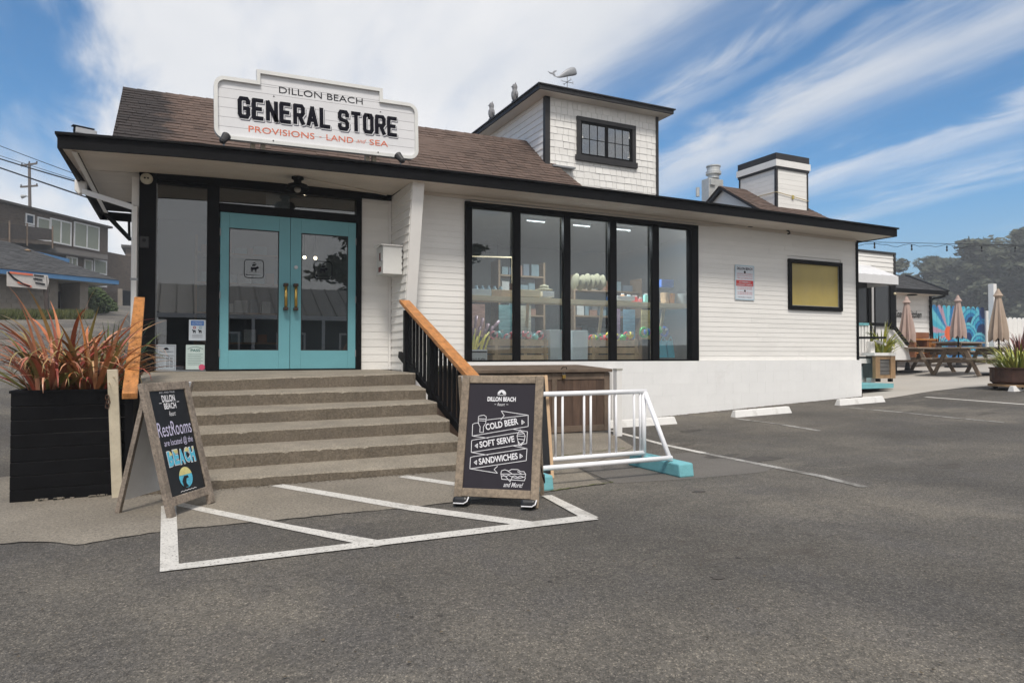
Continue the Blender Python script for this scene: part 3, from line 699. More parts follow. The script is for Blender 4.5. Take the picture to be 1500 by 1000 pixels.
# ---------- shingled main roof: real tabs in courses
def shingle_roof(A, B, Cc, Dd, expo, tabw, m, th=.012, name='roof_shingles'):
    """A,B bottom left/right, Dd,Cc top left/right; tabs laid in courses"""
    A, B, Cc, Dd = map(Vector, (A, B, Cc, Dd)); nrm = (B-A).cross(Dd-A).normalized()
    if nrm.z < 0: nrm = -nrm
    L1 = ((Dd-A).length+(Cc-B).length)/2; n = int(L1/expo); mb = MB()
    for i in range(n):
        t0, t1 = i/n, min(1, (i+1.12)/n)
        a0, b0 = A.lerp(Dd, t0), B.lerp(Cc, t0); a1, b1 = A.lerp(Dd, t1), B.lerp(Cc, t1)
        w = (b0-a0).length; k = max(1, int(w/tabw)); off = random.random()
        ss = [0]+[(j+off)/k for j in range(k)]+[1]
        for s0, s1 in zip(ss, ss[1:]):
            if s1-s0 < .002 or s1 > 1.0001: continue
            g = .003/w; h = th*random.uniform(.6, 1.3)
            p = [a0.lerp(b0, s0+g), a0.lerp(b0, s1-g), a1.lerp(b1, s1-g), a1.lerp(b1, s0+g)]
            q = [p[0]+nrm*h, p[1]+nrm*h, p[2]+nrm*.002, p[3]+nrm*.002]
            mb.add(p+q, [(4, 5, 6, 7), (0, 1, 5, 4), (0, 4, 7, 3), (1, 2, 6, 5)])
    return mb
rA = P(163, 207, y=YB); RD = P(180, 129, y=YR); RC = P(749, 204, y=YR)
rA = Vector((RD.x, YB, zb_-.02))
hipB = P(868, 274, y=YB+.1); 
slope = (RD.z-zb_)/(YR-YB)
TY = 11.05; TX0 = P(799, 200, y=TY).x; TX1 = P(963, 250, y=TY).x
RB = Vector((P(872, 280, y=YB).x, YB, zb_-.02)); RCc = Vector((TX0+.02, YR, RC.z))
m = shingle_roof(rA, RB, RCc, RD, .105, .16, ASHR); part('roof_shingles', m, ASHR, store, stuff=True, fix=False)
pitchU = MB(); rb2 = Vector((RD.x, 2*YR-YB, zb_-.02)); rb3 = Vector((RB.x, 2*YR-YB, zb_-.02))
part('roof_deck', MB().add([rA-Vector((0, 0, .012)), RB-Vector((0, 0, .012)), RCc-Vector((0, 0, .012)), RD-Vector((0, 0, .012)), rb2, rb3], [(0, 1, 2, 3), (3, 2, 5, 4), (0, 3, 4), (1, 5, 2)]), ASHR, store, fix=False)
rc = MB(); n = 36
for i in range(n):
    a = RD.lerp(RCc, i/n); b = RD.lerp(RCc, (i+1.15)/n if i < n-1 else 1)
    rc.add([a+Vector((0, -.12, -.085)), a+Vector((0, 0, .022)), a+Vector((0, .12, -.08)), b+Vector((0, -.12, -.092)), b+Vector((0, 0, .012)), b+Vector((0, .12, -.088))], [(0, 3, 4, 1), (1, 4, 5, 2), (0, 1, 2)])
part('ridge_cap', rc, ASHR, store, stuff=True, fix=False)
# ---------- tower
TZ0, TZ1 = 3.9, P(796, 124, y=10.8).z
TYB = 13.6
tw = part('tower', MB().box((TX0+.02, TY+.02, TZ0-.3), (TX1-.02, TYB, TZ1-.05)), WTRIM, store, label='square white shingled tower with a flat dark roof')
tex0, tex1, tey0, tey1 = TX0-.27, P(987, 168, y=TY-.27).x, TY-.27, P(693, 193, x=TX0-.27).y
part('tower_roof', MB().box((tex0, tey0, TZ1-.085), (tex1, tey1, TZ1-.012)).box((tex0-.03, tey0-.03, TZ1-.011), (tex1+.03, tey1+.03, TZ1+.012)), CHAR, tw)
part('tower_soffit', MB().box((tex0+.03, tey0+.03, TZ1-.10), (tex1-.03, tey1-.03, TZ1-.087)), SOFF, tw)
twx0, twx1 = P(844, 230, y=TY).x, P(930, 230, y=TY).x
twz1, twz0 = P(887, 178, y=TY).z, P(887, 240, y=TY).z
# wall shingles, front (each one a piece)
z = TZ0-.05; row = 0; cnt = 0
while z < TZ1-.11 and cnt < 330:
    b = min(z+.128, TZ1-.10); x = TX0+.06
    while x < TX1-.03:
        w = random.uniform(.09, .19); x1 = min(x+w, TX1-.03)
        if not (x1 > twx0+.02 and x < twx1-.02 and b > twz0+.03 and z < twz1-.02) or True:
            inside = (x > twx0 and x1 < twx1 and z > twz0 and b < twz1)
            below = z < zb_+ (TY-YB)*slope-.35 and x < P(840, 240, y=TY).x
            if not inside and not below and x1-x > .02:
                h = random.uniform(.008, .014); dz = random.uniform(-.004, .004)
                part('wall_shingle', MB().add([(x+.003, TY-h, z+dz), (x1-.003, TY-h, z+dz), (x1-.003, TY-.003, b+.01), (x+.003, TY-.003, b+.01), (x+.003, TY+.02, z+dz), (x1-.003, TY+.02, z+dz)], [(0, 1, 2, 3), (0, 4, 5, 1), (0, 3, 4), (1, 5, 2)]), WHITE, tw, fix=False); cnt += 1
        x = x1
    z = b; row += 1
# tower left wall clapboards
z = TZ0+.2
while z < TZ1-.11:
    b = min(z+.125, TZ1-.10)
    part('siding_board', MB().add([(TX0-.014, TY+.02, z), (TX0-.002, TY+.02, b), (TX0+.02, TY+.02, b), (TX0+.02, TY+.02, z), (TX0-.014, TYB, z), (TX0-.002, TYB, b), (TX0+.02, TYB, b), (TX0+.02, TYB, z)], [(0, 4, 5, 1), (0, 3, 7, 4), (1, 5, 6, 2), (0, 1, 2, 3), (4, 7, 6, 5)]), WHITE, tw); z = b
for a, b in ((TX0-.02, TX0+.085), (TX1-.045, TX1+.012)):
    part('corner_board', MB().box((a, TY-.03, TZ0-.1), (b, TY+.06, TZ1-.101)), CHAR, tw, bevel=.003)
part('flashing', MB().box((TX0+.09, TY-.14, P(820, 243, y=TY).z-.06), (P(838, 243, y=TY).x, TY-.016, P(820, 243, y=TY).z-.03)), GREYM, tw)
# tower window
tf = part('tower_window', MB().box((twx0, TY-.045, twz1-.08), (twx1, TY+.01, twz1)).box((twx0-.03, TY-.06, twz0-.02), (twx1+.03, TY+.01, twz0+.09)).box((twx0, TY-.044, twz0+.0905), (twx0+.085, TY+.01, twz1-.0805)).box((twx1-.085, TY-.044, twz0+.0905), (twx1, TY+.01, twz1-.0805)), CHAR, store, bevel=.004)
ix0, ix1, iz0, iz1 = twx0+.085, twx1-.085, twz0+.09, twz1-.08
part('window_recess', MB().box((ix0, TY+.0, iz0), (ix1, TY+.008, iz1)), mat('dark_interior', (.03, .032, .034), .8), tf)
xm = (ix0+ix1)/2
part('sash', MB().box((ix0, TY-.03, iz1-.04), (ix1, TY-.002, iz1)).box((ix0, TY-.03, iz0), (ix1, TY-.002, iz0+.04)).box((ix0, TY-.029, iz0+.0405), (ix0+.03, TY-.002, iz1-.0405)).box((ix1-.05, TY-.029, iz0+.0405), (ix1, TY-.002, iz1-.0405)).box((xm-.03, TY-.028, iz0+.0405), (xm+.03, TY-.002, iz1-.0405)), BLACK, tf)
PANET = glass('tower_glass', .2, (.6, .62, .63))
for s in (0, 1):
    a = (ix0+.03, xm+.03)[s]; b = (xm-.03, ix1-.05)[s]
    g = MB()
    for k in (1, 2): x = a+(b-a)*k/3; g.box((x-.006, TY-.018, iz0+.041), (x+.006, TY-.012, iz1-.041))
    zm_ = (iz0+iz1)/2; g.box((a, TY-.0175, zm_-.006), (b, TY-.0125, zm_+.006)); part('glazing_bar', g, BLACK, tf)
    for k in range(3):
        for j in range(2):
            xa = a+(b-a)*k/3+.007; xb = a+(b-a)*(k+1)/3-.007; za = iz0+.042 if j == 0 else zm_+.007; zb3 = zm_-.007 if j == 0 else iz1-.042
            part('glass_pane', MB().box((xa, TY-.011, za), (xb, TY-.008, zb3)), PANET, tf)
# ---------- downspout and gutter box on the left eave
ds = thing('downspout', 'white downspout running from the left eave box down the corner of the store', 'downspout', (XL-.06, YD-.06, G0))
gy = 10.4
part('gutter_box', MB().prism([(EX0-.03, gy, zs(EX0)+.02), (EX0-.03, gy, zs(EX0)-.12), (EX0+.02, gy, zs(EX0)-.17), (EX0+.10, gy, zs(EX0)-.1), (EX0+.10, gy, zs(EX0)+.0)], (0, .13, 0)), WTRIM, ds, bevel=.01)
p1, p2 = Vector((EX0+.06, gy+.04, zs(EX0)-.12)), Vector((XL-.05, YD-.07, P(196, 306, y=YD).z))
part('pipe', MB().bar(p1, p2, .07, .07).bar(p2+Vector((0, 0, .02)), (XL-.05, YD-.07, .1), .075, .06), WTRIM, ds, bevel=.008)
part('pipe_strap', MB().box((XL-.095, YD-.108, 2.2), (XL-.005, YD-.1, 2.23)).box((XL-.095, YD-.108, 1.2), (XL-.005, YD-.1, 1.23)), GREYM, ds)
br = thing('eave_brace', 'thin black diagonal brace under the far end of the left eave', 'brace', (XL, 13.0, 2))
part('strut', MB().bar(P(150, 308, x=EX0+.1), P(191, 351, y=13.1), .05, .05), BLACK, br)
part('strut', MB().bar(P(189, 316, y=13.1), P(189.5, 346, y=13.1), .04, .04), BLACK, br)
# ---------- fixtures on the store
def fixture_box(): pass
c = D(215, 263.5)
al = thing('alarm_siren', 'round cream alarm horn with two dark slots at the top of the left entry post', 'alarm', c)
Mh = Matrix.Translation(Vector((c.x, YD-.06, c.z))) @ Matrix.Rotation(R(90), 4, 'X')
part('housing', MB().lathe([(.001, .045), (.05, .043), (.066, .03), (.072, .012), (.074, 0)], n=24, M=Mh), mat('cream_plastic', (.55, .52, .42), .5), al, smooth=True)
part('slot', MB().tube([(c.x-.018, YD-.106, c.z), (c.x-.018, YD-.103, c.z)], .012, 10).tube([(c.x+.018, YD-.106, c.z), (c.x+.018, YD-.103, c.z)], .012, 10), BLACK, al)
c = D(211, 356)
kb = thing('call_box', 'small black intercom box fixed halfway up the left entry post', 'intercom', c)
part('box', MB().box((c.x-.05, YD-.105, c.z-.075), (c.x+.06, YD-.061, c.z+.075)), CHAR, kb, bevel=.01)
part('lens', MB().tube([(c.x+.005, YD-.112, c.z+.02), (c.x+.005, YD-.104, c.z+.02)], .022, 12), BLACK, kb)
# porch ceiling light (flush mount, black, unlit)
lp = P(436, 262, z=zs(1.5)); lz = zso(lp.x, lp.y)
pl = thing('porch_light', 'black barn style ceiling light under the soffit above the doors', 'ceiling light', (lp.x, lp.y, lz))
part('canopy', MB().lathe([(.075, 0), (.08, -.03), (.05, -.05), (.05, -.08), (.13, -.11), (.15, -.17), (.145, -.17), (.12, -.12), (.03, -.1)], (lp.x, lp.y, lz), 20), BLACK, pl, smooth=True)
part('bulb', MB().sphere((lp.x, lp.y, lz-.17), .045, 10), mat('bulb_glass', (.3, .28, .25), .15), pl, smooth=True)
part('conduit', MB().tube([(lp.x+.08, lp.y+.0, lz-.012), (XE-.1, YD-.08, zso(2.7, YD)-.015)], .01, 6), SOFF, pl)
# electrical box on siding
bx0, bx1 = P(590, 360, x=XE).y, YD-.02
eb = thing('electrical_box', 'white metal electrical cabinet fixed to the siding beside the slanted fin', 'electrical cabinet', (XE-.15, 9.6, 2.1))
eu = P(563, 380, y=9.42)
ez1, ez0 = P(564, 359, y=9.42).z, P(564, 401.5, y=9.42).z
ex0 = P(549, 380, y=9.62).x
ey0, ey1 = 9.42, 9.72
def P_y(u, v, x): return P(u, v, x=x)
ex = XE-.02; ex0 = XE-.30
part('cabinet', MB().box((ex0, 9.36, ez0), (ex, 9.72, ez1)), mat('cabinet_grey_white', (.64, .64, .62), .45, .03), eb, bevel=.006)
part('rain_hood', MB().add([(ex0-.03, 9.34, ez1+.002), (ex, 9.34, ez1+.002), (ex, 9.74, ez1+.035), (ex0-.03, 9.74, ez1+.035), (ex0-.03, 9.34, ez1-.012), (ex, 9.34, ez1-.012), (ex, 9.74, ez1+.002), (ex0-.03, 9.74, ez1+.002)], [(0, 1, 2, 3), (0, 4, 5, 1), (0, 3, 7, 4), (1, 5, 6, 2)]), WTRIM, eb)
part('warning_label', MB().box((ex0-.003, 9.50, ez0+.20), (ex0-.001, 9.56, ez0+.31)).box((ex0-.003, 9.47, ez0+.04), (ex0-.001, 9.60, ez0+.11)), mat('maroon_label', (.16, .03, .03), .5), eb)
part('latch', MB().box((ex0-.02, 9.40, ez0+.18), (ex0-.001, 9.43, ez0+.22)), STEEL, eb)
part('bolt', MB().box((ex-.012, 9.345, ez0+.05), (ex+.0, 9.361, ez0+.08)).box((ex-.012, 9.345, ez0+.14), (ex, 9.361, ez0+.17)).box((ex-.012, 9.345, ez0+.23), (ex, 9.361, ez0+.26)).box((ex-.012, 9.345, ez0+.32), (ex, 9.361, ez0+.35)), CHAR, eb)
# small wall lamp and conduit right of the shop window
c = P(1146, 338, y=YW)
wl = thing('wall_floodlight', 'small dark bracket lamp under the soffit left of the amber window', 'wall lamp', c)
part('bracket', MB().box((c.x-.06, YW-.12, c.z+.0), (c.x+.05, YW-.03, c.z+.035)), CHAR, wl)
part('lamp_head', MB().tube([(c.x, YW-.1, c.z), (c.x+.035, YW-.13, c.z-.03), (c.x+.03, YW-.15, c.z-.075), (c.x-.02, YW-.15, c.z-.085)], .016, 8), CHAR, wl, smooth=True)
j = P(1098, 332, y=YW)
part('junction_box', MB().box((j.x-.08, YW-.07, j.z-.018), (j.x+.02, YW-.03, j.z+.018)), CHAR, wl)
cdz = lambda x: zs(x)-.065
part('conduit', MB().tube([(3.9, YW-.045, cdz(3.9)), (6, YW-.045, cdz(6)), (8.5, YW-.045, cdz(8.5)), (j.x-.08, YW-.045, j.z)], .011, 6).tube([(j.x, YW-.045, j.z), (c.x, YW-.045, c.z+.02)], .009, 6), SOFF, wl)
# cctv camera on the roof corner
c = P(122, 190, y=YF+.15)
sc_ = thing('security_camera', 'grey bullet security camera on top of the left roof corner', 'security camera', (c.x, c.y, zt(c.x)))
zz0 = zt(c.x)+.065
part('camera_body', MB().bar((c.x-.075, c.y-.05, zz0), (c.x+.125, c.y+.02, zz0-.004), .075, .072), mat('cctv_grey', (.42, .43, .45), .4), sc_, bevel=.012)
part('sun_shield', MB().bar((c.x-.10, c.y-.06, zz0+.044), (c.x+.10, c.y+.012, zz0+.042), .085, .008), CHAR, sc_)
part('lens', MB().tube([(c.x-.085, c.y-.054, zz0), (c.x-.074, c.y-.05, zz0)], .03, 14), BLACK, sc_)
part('mount', MB().box((c.x-.02, c.y-.0, zt(c.x)), (c.x+.06, c.y+.07, zz0-.03)), GREYM, sc_)
# ---------- notices taped inside the sidelight, decal
def poster(name, label, cat, u0, v0, u1, v1, colm, build, yy=YD-.0):
    a, b = P(u0, v1, y=yy), P(u1, v0, y=yy); w, h = b.x-a.x, b.z-a.z
    t = thing(name, label, cat, (a.x, yy-.004, a.z))
    part('sheet', MB().box((a.x, yy-.006, a.z), (b.x, yy-.003, b.z)), colm, t)
    build(t, w, h, Matrix.Translation(Vector((a.x, yy-.0065, a.z)))); return t
PAPW = mat('notice_paper', (.50, .55, .60), .5, .03); PAPG = mat('certificate_paper', (.50, .60, .58), .5, .03)
BLUE = mat('blue_print', (.03, .14, .42), .5); DKG = mat('green_print', (.02, .12, .11), .5); PINK = mat('pink_print', (.55, .08, .16), .5); REDP = mat('red_print', (.50, .04, .04), .5); LB = mat('light_blue_print', (.25, .5, .6), .5)
GRYI = mat('grey_print', (.16, .17, .19), .6)
def T(t, s, w, h, x, z, m, Mx, bold=0., shear=0., name='lettering', n=-.001, lead=1.): return part(name, put(text(s, w, h, bold, .0, shear, lead), Mx @ Matrix.Translation(Vector((x, n, z)))), m, t, fix=False)
def b_hours(t, w, h, Mx):
    d = MB(); disc(d, w/2, h*.80, w*.13, a0=0, a1=180); part('logo', put(d, Mx), INK, t)
    T(t, 'DILLON BEACH', w*.7, h*.045, w*.15, h*.70, INK, Mx); T(t, 'HOURS OF OPERATION', w*.76, h*.035, w*.12, h*.56, INK, Mx, .01)
    for i, dn in enumerate(('MONDAY', 'TUESDAY', 'WEDNESDAY', 'THURSDAY', 'FRIDAY', 'SATURDAY', 'SUNDAY')):
        T(t, dn, w*.3, h*.03, w*.12, h*(.48-.058*i), GRYI, Mx); T(t, '8AM - 8PM', w*.33, h*.03, w*.5, h*(.48-.058*i), INK, Mx, .01)
    st = MB(); stroke(st, [(w*.06, h*.05), (w*.94, h*.05), (w*.94, h*.95), (w*.06, h*.95)], .004, closed=True); part('border', put(st, Mx), GRYI, t)
poster('opening_hours_notice', 'grey opening hours notice at the bottom left of the side glass', 'notice', 228.5, 504.5, 258, 543, mat('hours_paper', (.36, .40, .44), .5, .03), b_hours)
def b_pass(t, w, h, Mx):
    T(t, 'PASS', w*.5, h*.11, w*.25, h*.72, DKG, Mx, .02); d = MB()
    pts = [(w*(.1+.8*i/10), h*(.83+.09*math.sin(math.pi*i/10))) for i in range(11)]; stroke(d, pts, .005)
    for i in range(7): stroke(d, [(w*.1, h*(.62-.07*i)), (w*(.9-.1*(i % 2)), h*(.62-.07*i))], .0035)
    part('print_lines', put(d, Mx), DKG, t)
    k = MB(); disc(k, w*.85, h*.09, w*.17, n=-.003); part('seal', put(k, Mx), PINK, t)
poster('health_certificate', 'pale green health certificate reading PASS with a pink seal in the side glass', 'notice', 272, 505, 300, 541, PAPG, b_pass)
def b_dog(t, w, h, Mx):
    part('header', put(MB().box((w*.12, -.001, h*.72), (w*.88, 0, h*.95)), Mx), BLUE, t)
    T(t, 'ATTENTION', w*.6, h*.06, w*.2, h*.84, PAPW, Mx, .01, n=-.002); T(t, 'DOG OWNERS', w*.6, h*.05, w*.2, h*.76, PAPW, Mx, .01, n=-.002)
    for cx, mm in ((.33, REDP), (.68, LB)):
        r = MB(); stroke(r, [(w*cx+w*.07*math.cos(R(40*i)), h*.62+w*.07*math.sin(R(40*i))) for i in range(9)], .008, closed=True); part('symbol', put(r, Mx), mm, t)
        a = MB(); a.add([(w*(cx-.09), -.001, h*.42), (w*(cx+.07), -.001, h*.42), (w*(cx+.07), -.001, h*.49), (w*(cx-.09), -.001, h*.49)], [(0, 1, 2, 3)])
        for l_ in (-.08, -.04, .03, .06): stroke(a, [(w*(cx+l_), h*.43), (w*(cx+l_), h*.36)], w*.025)
        disc(a, w*(cx-.1), h*.50, w*.04); part('symbol', put(a, Mx), INK, t)
    d = MB()
    for i in range(3): stroke(d, [(w*.2, h*(.27-.06*i)), (w*.8, h*(.27-.06*i))], .004)
    part('print_lines', put(d, Mx), GRYI, t)
poster('dog_notice', 'white and blue notice with two dog symbols above the certificate in the side glass', 'notice', 276.5, 468.5, 301.5, 498.5, PAPW, b_dog)
def b_rules(t, w, h, Mx):
    T(t, 'DILLON BEACH', w*.8, h*.075, w*.1, h*.86, INK, Mx, .03)
    for y_, s in ((.73, 'WELCOME TO DILLON BEACH'), (.67, 'ENJOY YOUR VISIT PLEASE'), (.61, 'OBEY ALL POSTED RULES')): T(t, s, w*.8, h*.032, w*.1, h*y_, REDP, Mx)
    part('red_band', put(MB().box((w*.06, -.001, h*.40), (w*.94, 0, h*.565)), Mx), REDP, t)
    T(t, 'NO PARKING or', w*.6, h*.05, w*.2, h*.49, PAPW, Mx, .02, n=-.002); T(t, 'OVERNIGHT CAMPING', w*.78, h*.045, w*.11, h*.42, PAPW, Mx, .02, n=-.002)
    for y_ in (.35, .30, .21, .16): T(t, 'ALL VEHICLES WILL BE TOWED', w*.76, h*.03, w*.12, h*y_, REDP, Mx)
    T(t, 'DILLON BEACH RESORT', w*.7, h*.026, w*.15, h*.07, INK, Mx)
    k = MB(); disc(k, w*.5, h*.80, w*.05); disc(k, w*.5, h*.265, w*.04); part('emblem', put(k, Mx), INK, t)
    st = MB(); stroke(st, [(w*.03, h*.02), (w*.97, h*.02), (w*.97, h*.98), (w*.03, h*.98)], .008, closed=True); part('border', put(st, Mx), LB, t)
poster('parking_rules_sign', 'small white metal sign with a red band on the siding between the windows', 'sign', 1076.5, 389.5, 1104.5, 439, mat('sign_sheet', (.62, .66, .72), .4, .03), b_rules, yy=YW-.018)
# paper hung in the transom
c = D(407, 292)
tp = solo('transom_notice', MB().box((D(390, 292).x, YD+.03, D(390, 303).z), (D(425, 292).x, YD+.034, D(390, 283).z)), mat('frosted_sheet', (.36, .38, .38), .5, .03), 'pale grey sheet hanging behind the transom glass above the doors', 'notice')
ORD = ['first', 'second', 'third', 'fourth', 'fifth', 'sixth', 'seventh', 'eighth', 'ninth', 'tenth', 'eleventh', 'twelfth']
# ================================================================== INTERIOR
ZC = zs(4)-.08
IW = mat('interior_wall', (.11, .125, .13), .8, .06, 2)
room = MB()
room.quad((XL+.13, 12.95, PF), (8.9, 12.95, PF), (8.9, 12.95, ZC), (XL+.13, 12.95, ZC)); room.quad((8.9, 9.66, PF), (8.9, 12.95, PF), (8.9, 12.95, ZC), (8.9, 9.66, ZC))
room.quad((3.03, 9.66, PF), (3.03, 10.11, PF), (3.03, 10.11, ZC), (3.03, 9.66, ZC)); room.quad((XL+.125, 10.11, PF), (XL+.125, 12.95, PF), (XL+.125, 12.95, ZC), (XL+.125, 10.11, ZC))
part('interior_wall', room, IW, store); part('ceiling', MB().quad((XL, 10.11, ZC), (3.05, 10.11, ZC), (3.05, 12.95, ZC), (XL, 12.95, ZC)).quad((3.05, 9.66, ZC), (8.9, 9.66, ZC), (8.9, 12.95, ZC), (3.05, 12.95, ZC)), mat('ceiling_grey', (.16, .17, .175), .8), store)
part('shop_floor', MB().quad((XL, 10.05, PF+.001), (3.05, 10.05, PF+.001), (3.05, 12.95, PF+.001), (XL, 12.95, PF+.001)).quad((3.05, 9.66, PF+.001), (8.9, 9.66, PF+.001), (8.9, 12.95, PF+.001), (3.05, 12.95, PF+.001)), mat('shop_floor', (.12, .105, .09), .6), store)
SHELFW = mat('light_shelf_wood', (.78, .64, .42), .6, .12, 3, .1, 20, stretch=(1, 6, 6))
# ledge across the shop windows
ys = 10.0
za = P(850, 441, y=ys).z
lg = thing('window_shelf', 'pale wooden display shelf running across all five shop windows', 'shelf', (6, ys, PF))
part('shelf_board', MB().box((WX0-.05, ys, za-.05), (WX1+.2, ys+.35, za+.03)), SHELFW, lg)
for xx in (WX0+.3, 5.3, 6.8, WX1-.1): part('bracket', MB().bar((xx, ys+.3, za-.05), (xx+.25, ys+.9, PF+.05), .05, .05), SHELFW, lg)
inz = PF+.02
WOODC = mat('crate_wood', (.62, .44, .27), .75, .25, 4, .3, 30, rnd=.2)
TOPC = WZ0+.045
# display platform under the shelf
dp = solo('display_platform', MB().box((WX0-.1, 9.68, PF+.002), (WX1+.2, 10.4, WZ0+.03)), mat('platform_grey', (.3, .32, .33), .7), 'low grey display platform behind the shop window sill', 'display platform')
PZ = WZ0+.031
def crate(u0, u1, v0, label):
    a, b = P(u0, 500, y=9.75).x, P(u1, 500, y=9.75).x; zt2 = P((u0+u1)/2, v0, y=9.75).z
    t = thing('wooden_crate', label, 'crate', ((a+b)/2, 9.9, PZ), 'slatted crates in the shop window')
    n = 3; hh = (zt2-PZ)/n
    for i in range(n):
        part('slat', MB().box((a, 9.75, PZ+i*hh+.012), (b, 9.762, PZ+(i+1)*hh-.012)), WOODC, t); part('slat', MB().box((a, 10.14, PZ+i*hh+.012), (b, 10.152, PZ+(i+1)*hh-.012)), WOODC, t)
        for x in (a, b-.012): part('slat', MB().box((x, 9.7625, PZ+i*hh+.012), (x+.012, 10.139, PZ+(i+1)*hh-.012)), WOODC, t)
    for x in (a+.03, b-.08): part('cleat', MB().box((x, 9.735, PZ), (x+.05, 9.749, zt2+.02)), WOODC, t)
    part('bottom_board', MB().box((a+.013, 9.763, PZ+.001), (b-.013, 10.138, PZ+.01)), WOODC, t); return a, b, zt2
c1 = crate(722, 803, 496, 'wooden slat crate of pink and mint balls in the second window from the left')
c2 = crate(865, 935, 497, 'wooden slat crate of nets and toys behind the third and fourth windows')
cols = {'pink': (.8, .24, .26), 'mint': (.30, .72, .68), 'yel': (.88, .74, .08), 'grn': (.10, .55, .14), 'red': (.78, .06, .06), 'blue': (.08, .22, .70), 'org': (.8, .35, .08), 'wht': (.8, .8, .8), 'sky': (.08, .55, .72)}
cm = {k: mat('toy_'+k, v, .35, .05) for k, v in cols.items()}
random.seed(21)
names = {'pink': 'pink', 'mint': 'mint green', 'yel': 'yellow', 'grn': 'green', 'red': 'red', 'blue': 'blue'}
def toys(a, b, zt_, kinds, grp, n, r0):
    for i in range(n):
        k = kinds[i % len(kinds)]; x = a+(b-a)*(i+.5)/n+random.uniform(-.02, .02); r = r0*random.uniform(.8, 1.15); zc_ = zt_+random.uniform(-.02, .05)
        t = thing('beach_ball_pack' if i % 2 else 'toy_ring', ORD[i]+' toy from the left, a '+names[k]+(' ball' if i % 2 else ' ring')+f', heaped in the {grp}', 'toy', (x, 9.9, zc_-r), 'toys in the '+grp)
        if i % 2: part('ball', MB().sphere((x, 9.88+random.uniform(-.05, .05), zc_), r, 8), cm[k], t, smooth=True)
        else: part('ring', MB().tube([(x+r*math.cos(2*math.pi*q/12), 9.86+random.uniform(-.002, .002), zc_+r*math.sin(2*math.pi*q/12)) for q in range(13)], r*.28, 6), cm[k], t, smooth=True)
        part('tag', MB().box((x-.02, 9.80, zc_+r*.2), (x+.03, 9.802, zc_+r*.2+.05)), cm['wht'], t)
toys(c1[0]+.03, c1[1]-.03, c1[2]+.03, ['pink', 'mint', 'pink'], 'left crate', 9, .055)
toys(c2[0]+.03, c2[1]-.03, c2[2]+.03, ['red', 'yel', 'grn', 'red', 'yel'], 'right crate', 10, .06)
toys(P(938, 480, y=9.9).x, P(975, 480, y=9.9).x, P(950, 486, y=9.9).z, ['grn', 'blue', 'grn'], 'rack beside the right crate', 5, .07)
# noodles in a bin
nb = thing('pool_noodle_bin', 'white bin of yellow pool noodles in the leftmost shop window', 'bin', (4.1, 9.85, PZ))
a, b = P(686, 500, y=9.75).x, P(714, 500, y=9.75).x; zt2 = P(700, 512, y=9.75).z
part('bin', MB().box((a, 9.75, PZ), (b, 10.0, zt2)), cm['wht'], nb, bevel=.004)
part('label_band', MB().box((a+.01, 9.745, zt2-.045), (b-.01, 9.749, zt2-.025)), INK, nb)
part('lettering', put(text('beach & play', (b-a)*.8, .035), Matrix.Translation(Vector((a+.03, 9.748, PZ+.03)))), INK, nb)
for i, (u1_, v1_) in enumerate([(690, 470), (698, 462), (707, 466), (715, 474), (722, 478), (731, 470), (703, 478), (694, 480), (711, 482)]):
    p0 = Vector((a+.04+(b-a-.08)*(i % 5)/4, 9.86+.02*(i % 3), PZ+.05)); p1 = P(u1_, v1_, y=9.9)
    n_ = thing('pool_noodle', f'{ORD[sorted([690, 698, 707, 715, 722, 731, 703, 694, 711]).index(u1_)]} yellow pool noodle from the left by its pink wrapped tip in the white bin', 'pool noodle', p0, 'pool noodles in the white bin')
    part('foam', MB().tube([p0, p0.lerp(p1, .72)], .017, 8), cm['yel'], n_, smooth=True)
    part('wrapper', MB().tube([p0.lerp(p1, .70), p0.lerp(p1, 1)], [.018, .026], 8), mat('noodle_wrap', (.48, .30, .36), .3, .3, 30), n_, smooth=True)
def ibox(u0, v0, u1, v1, y, d, m, label, cat='box', name='display_box'):
    p, q = P(u0, v1, y=y), P(u1, v0, y=y); return solo(name, MB().box((p.x, y, p.z), (q.x, y+d, q.z)), m, label, cat, bevel=.003)
WB = mat('matte_white_box', (.78, .84, .85), .7, .04)
ibox(806, 483, 827, 529, 9.8, .3, WB, 'tall pale box standing right of the left crate behind the glass')
ibox(839, 484, 861, 529, 9.8, .3, WB, 'tall pale box at the left side of the third window')
ibox(684, 424, 720, 434, 10.02, .3, WB, 'low white tray on the shelf in the leftmost window', 'tray', 'display_tray')
ibox(721, 425, 750, 434, 10.02, .3, WOODC, 'low brown tray beside the white tray on the shelf', 'tray', 'display_tray')
ibox(763, 425, 792, 434, 10.02, .3, SHELFW, 'low woven tray on the shelf in the second window', 'tray', 'display_tray')
ibox(795, 427, 812, 434.5, 10.02, .2, cm['wht'], 'small white dish on the shelf in the second window', 'tray', 'display_tray')
ibox(904, 434, 930, 439.5, 10.02, .2, cm['wht'], 'flat stack of white cards on the shelf in the fourth window', 'cards', 'card_stack')
ibox(969, 410, 987, 420, 10.12, .1, cm['blue'], 'blue and white carton on top of the wooden tubs', 'carton', 'carton')
# books / shells on trays: small lumps
random.seed(5)
for i in range(6):
    p = P(690+i*9, 420, y=10.1); solo('glass_jar', MB().lathe([(.03, 0), (.04, .02), (.04, .05), (.02, .07), (.025, .09)], (p.x, 10.15, P(700, 425, y=10.02).z+.002), 10), mat('jar_blue', (.16, .25, .3), .15), ORD[i]+' small blue grey jar from the left on the leftmost shelf trays', 'jar', 'jars on the leftmost shelf trays', smooth=True)
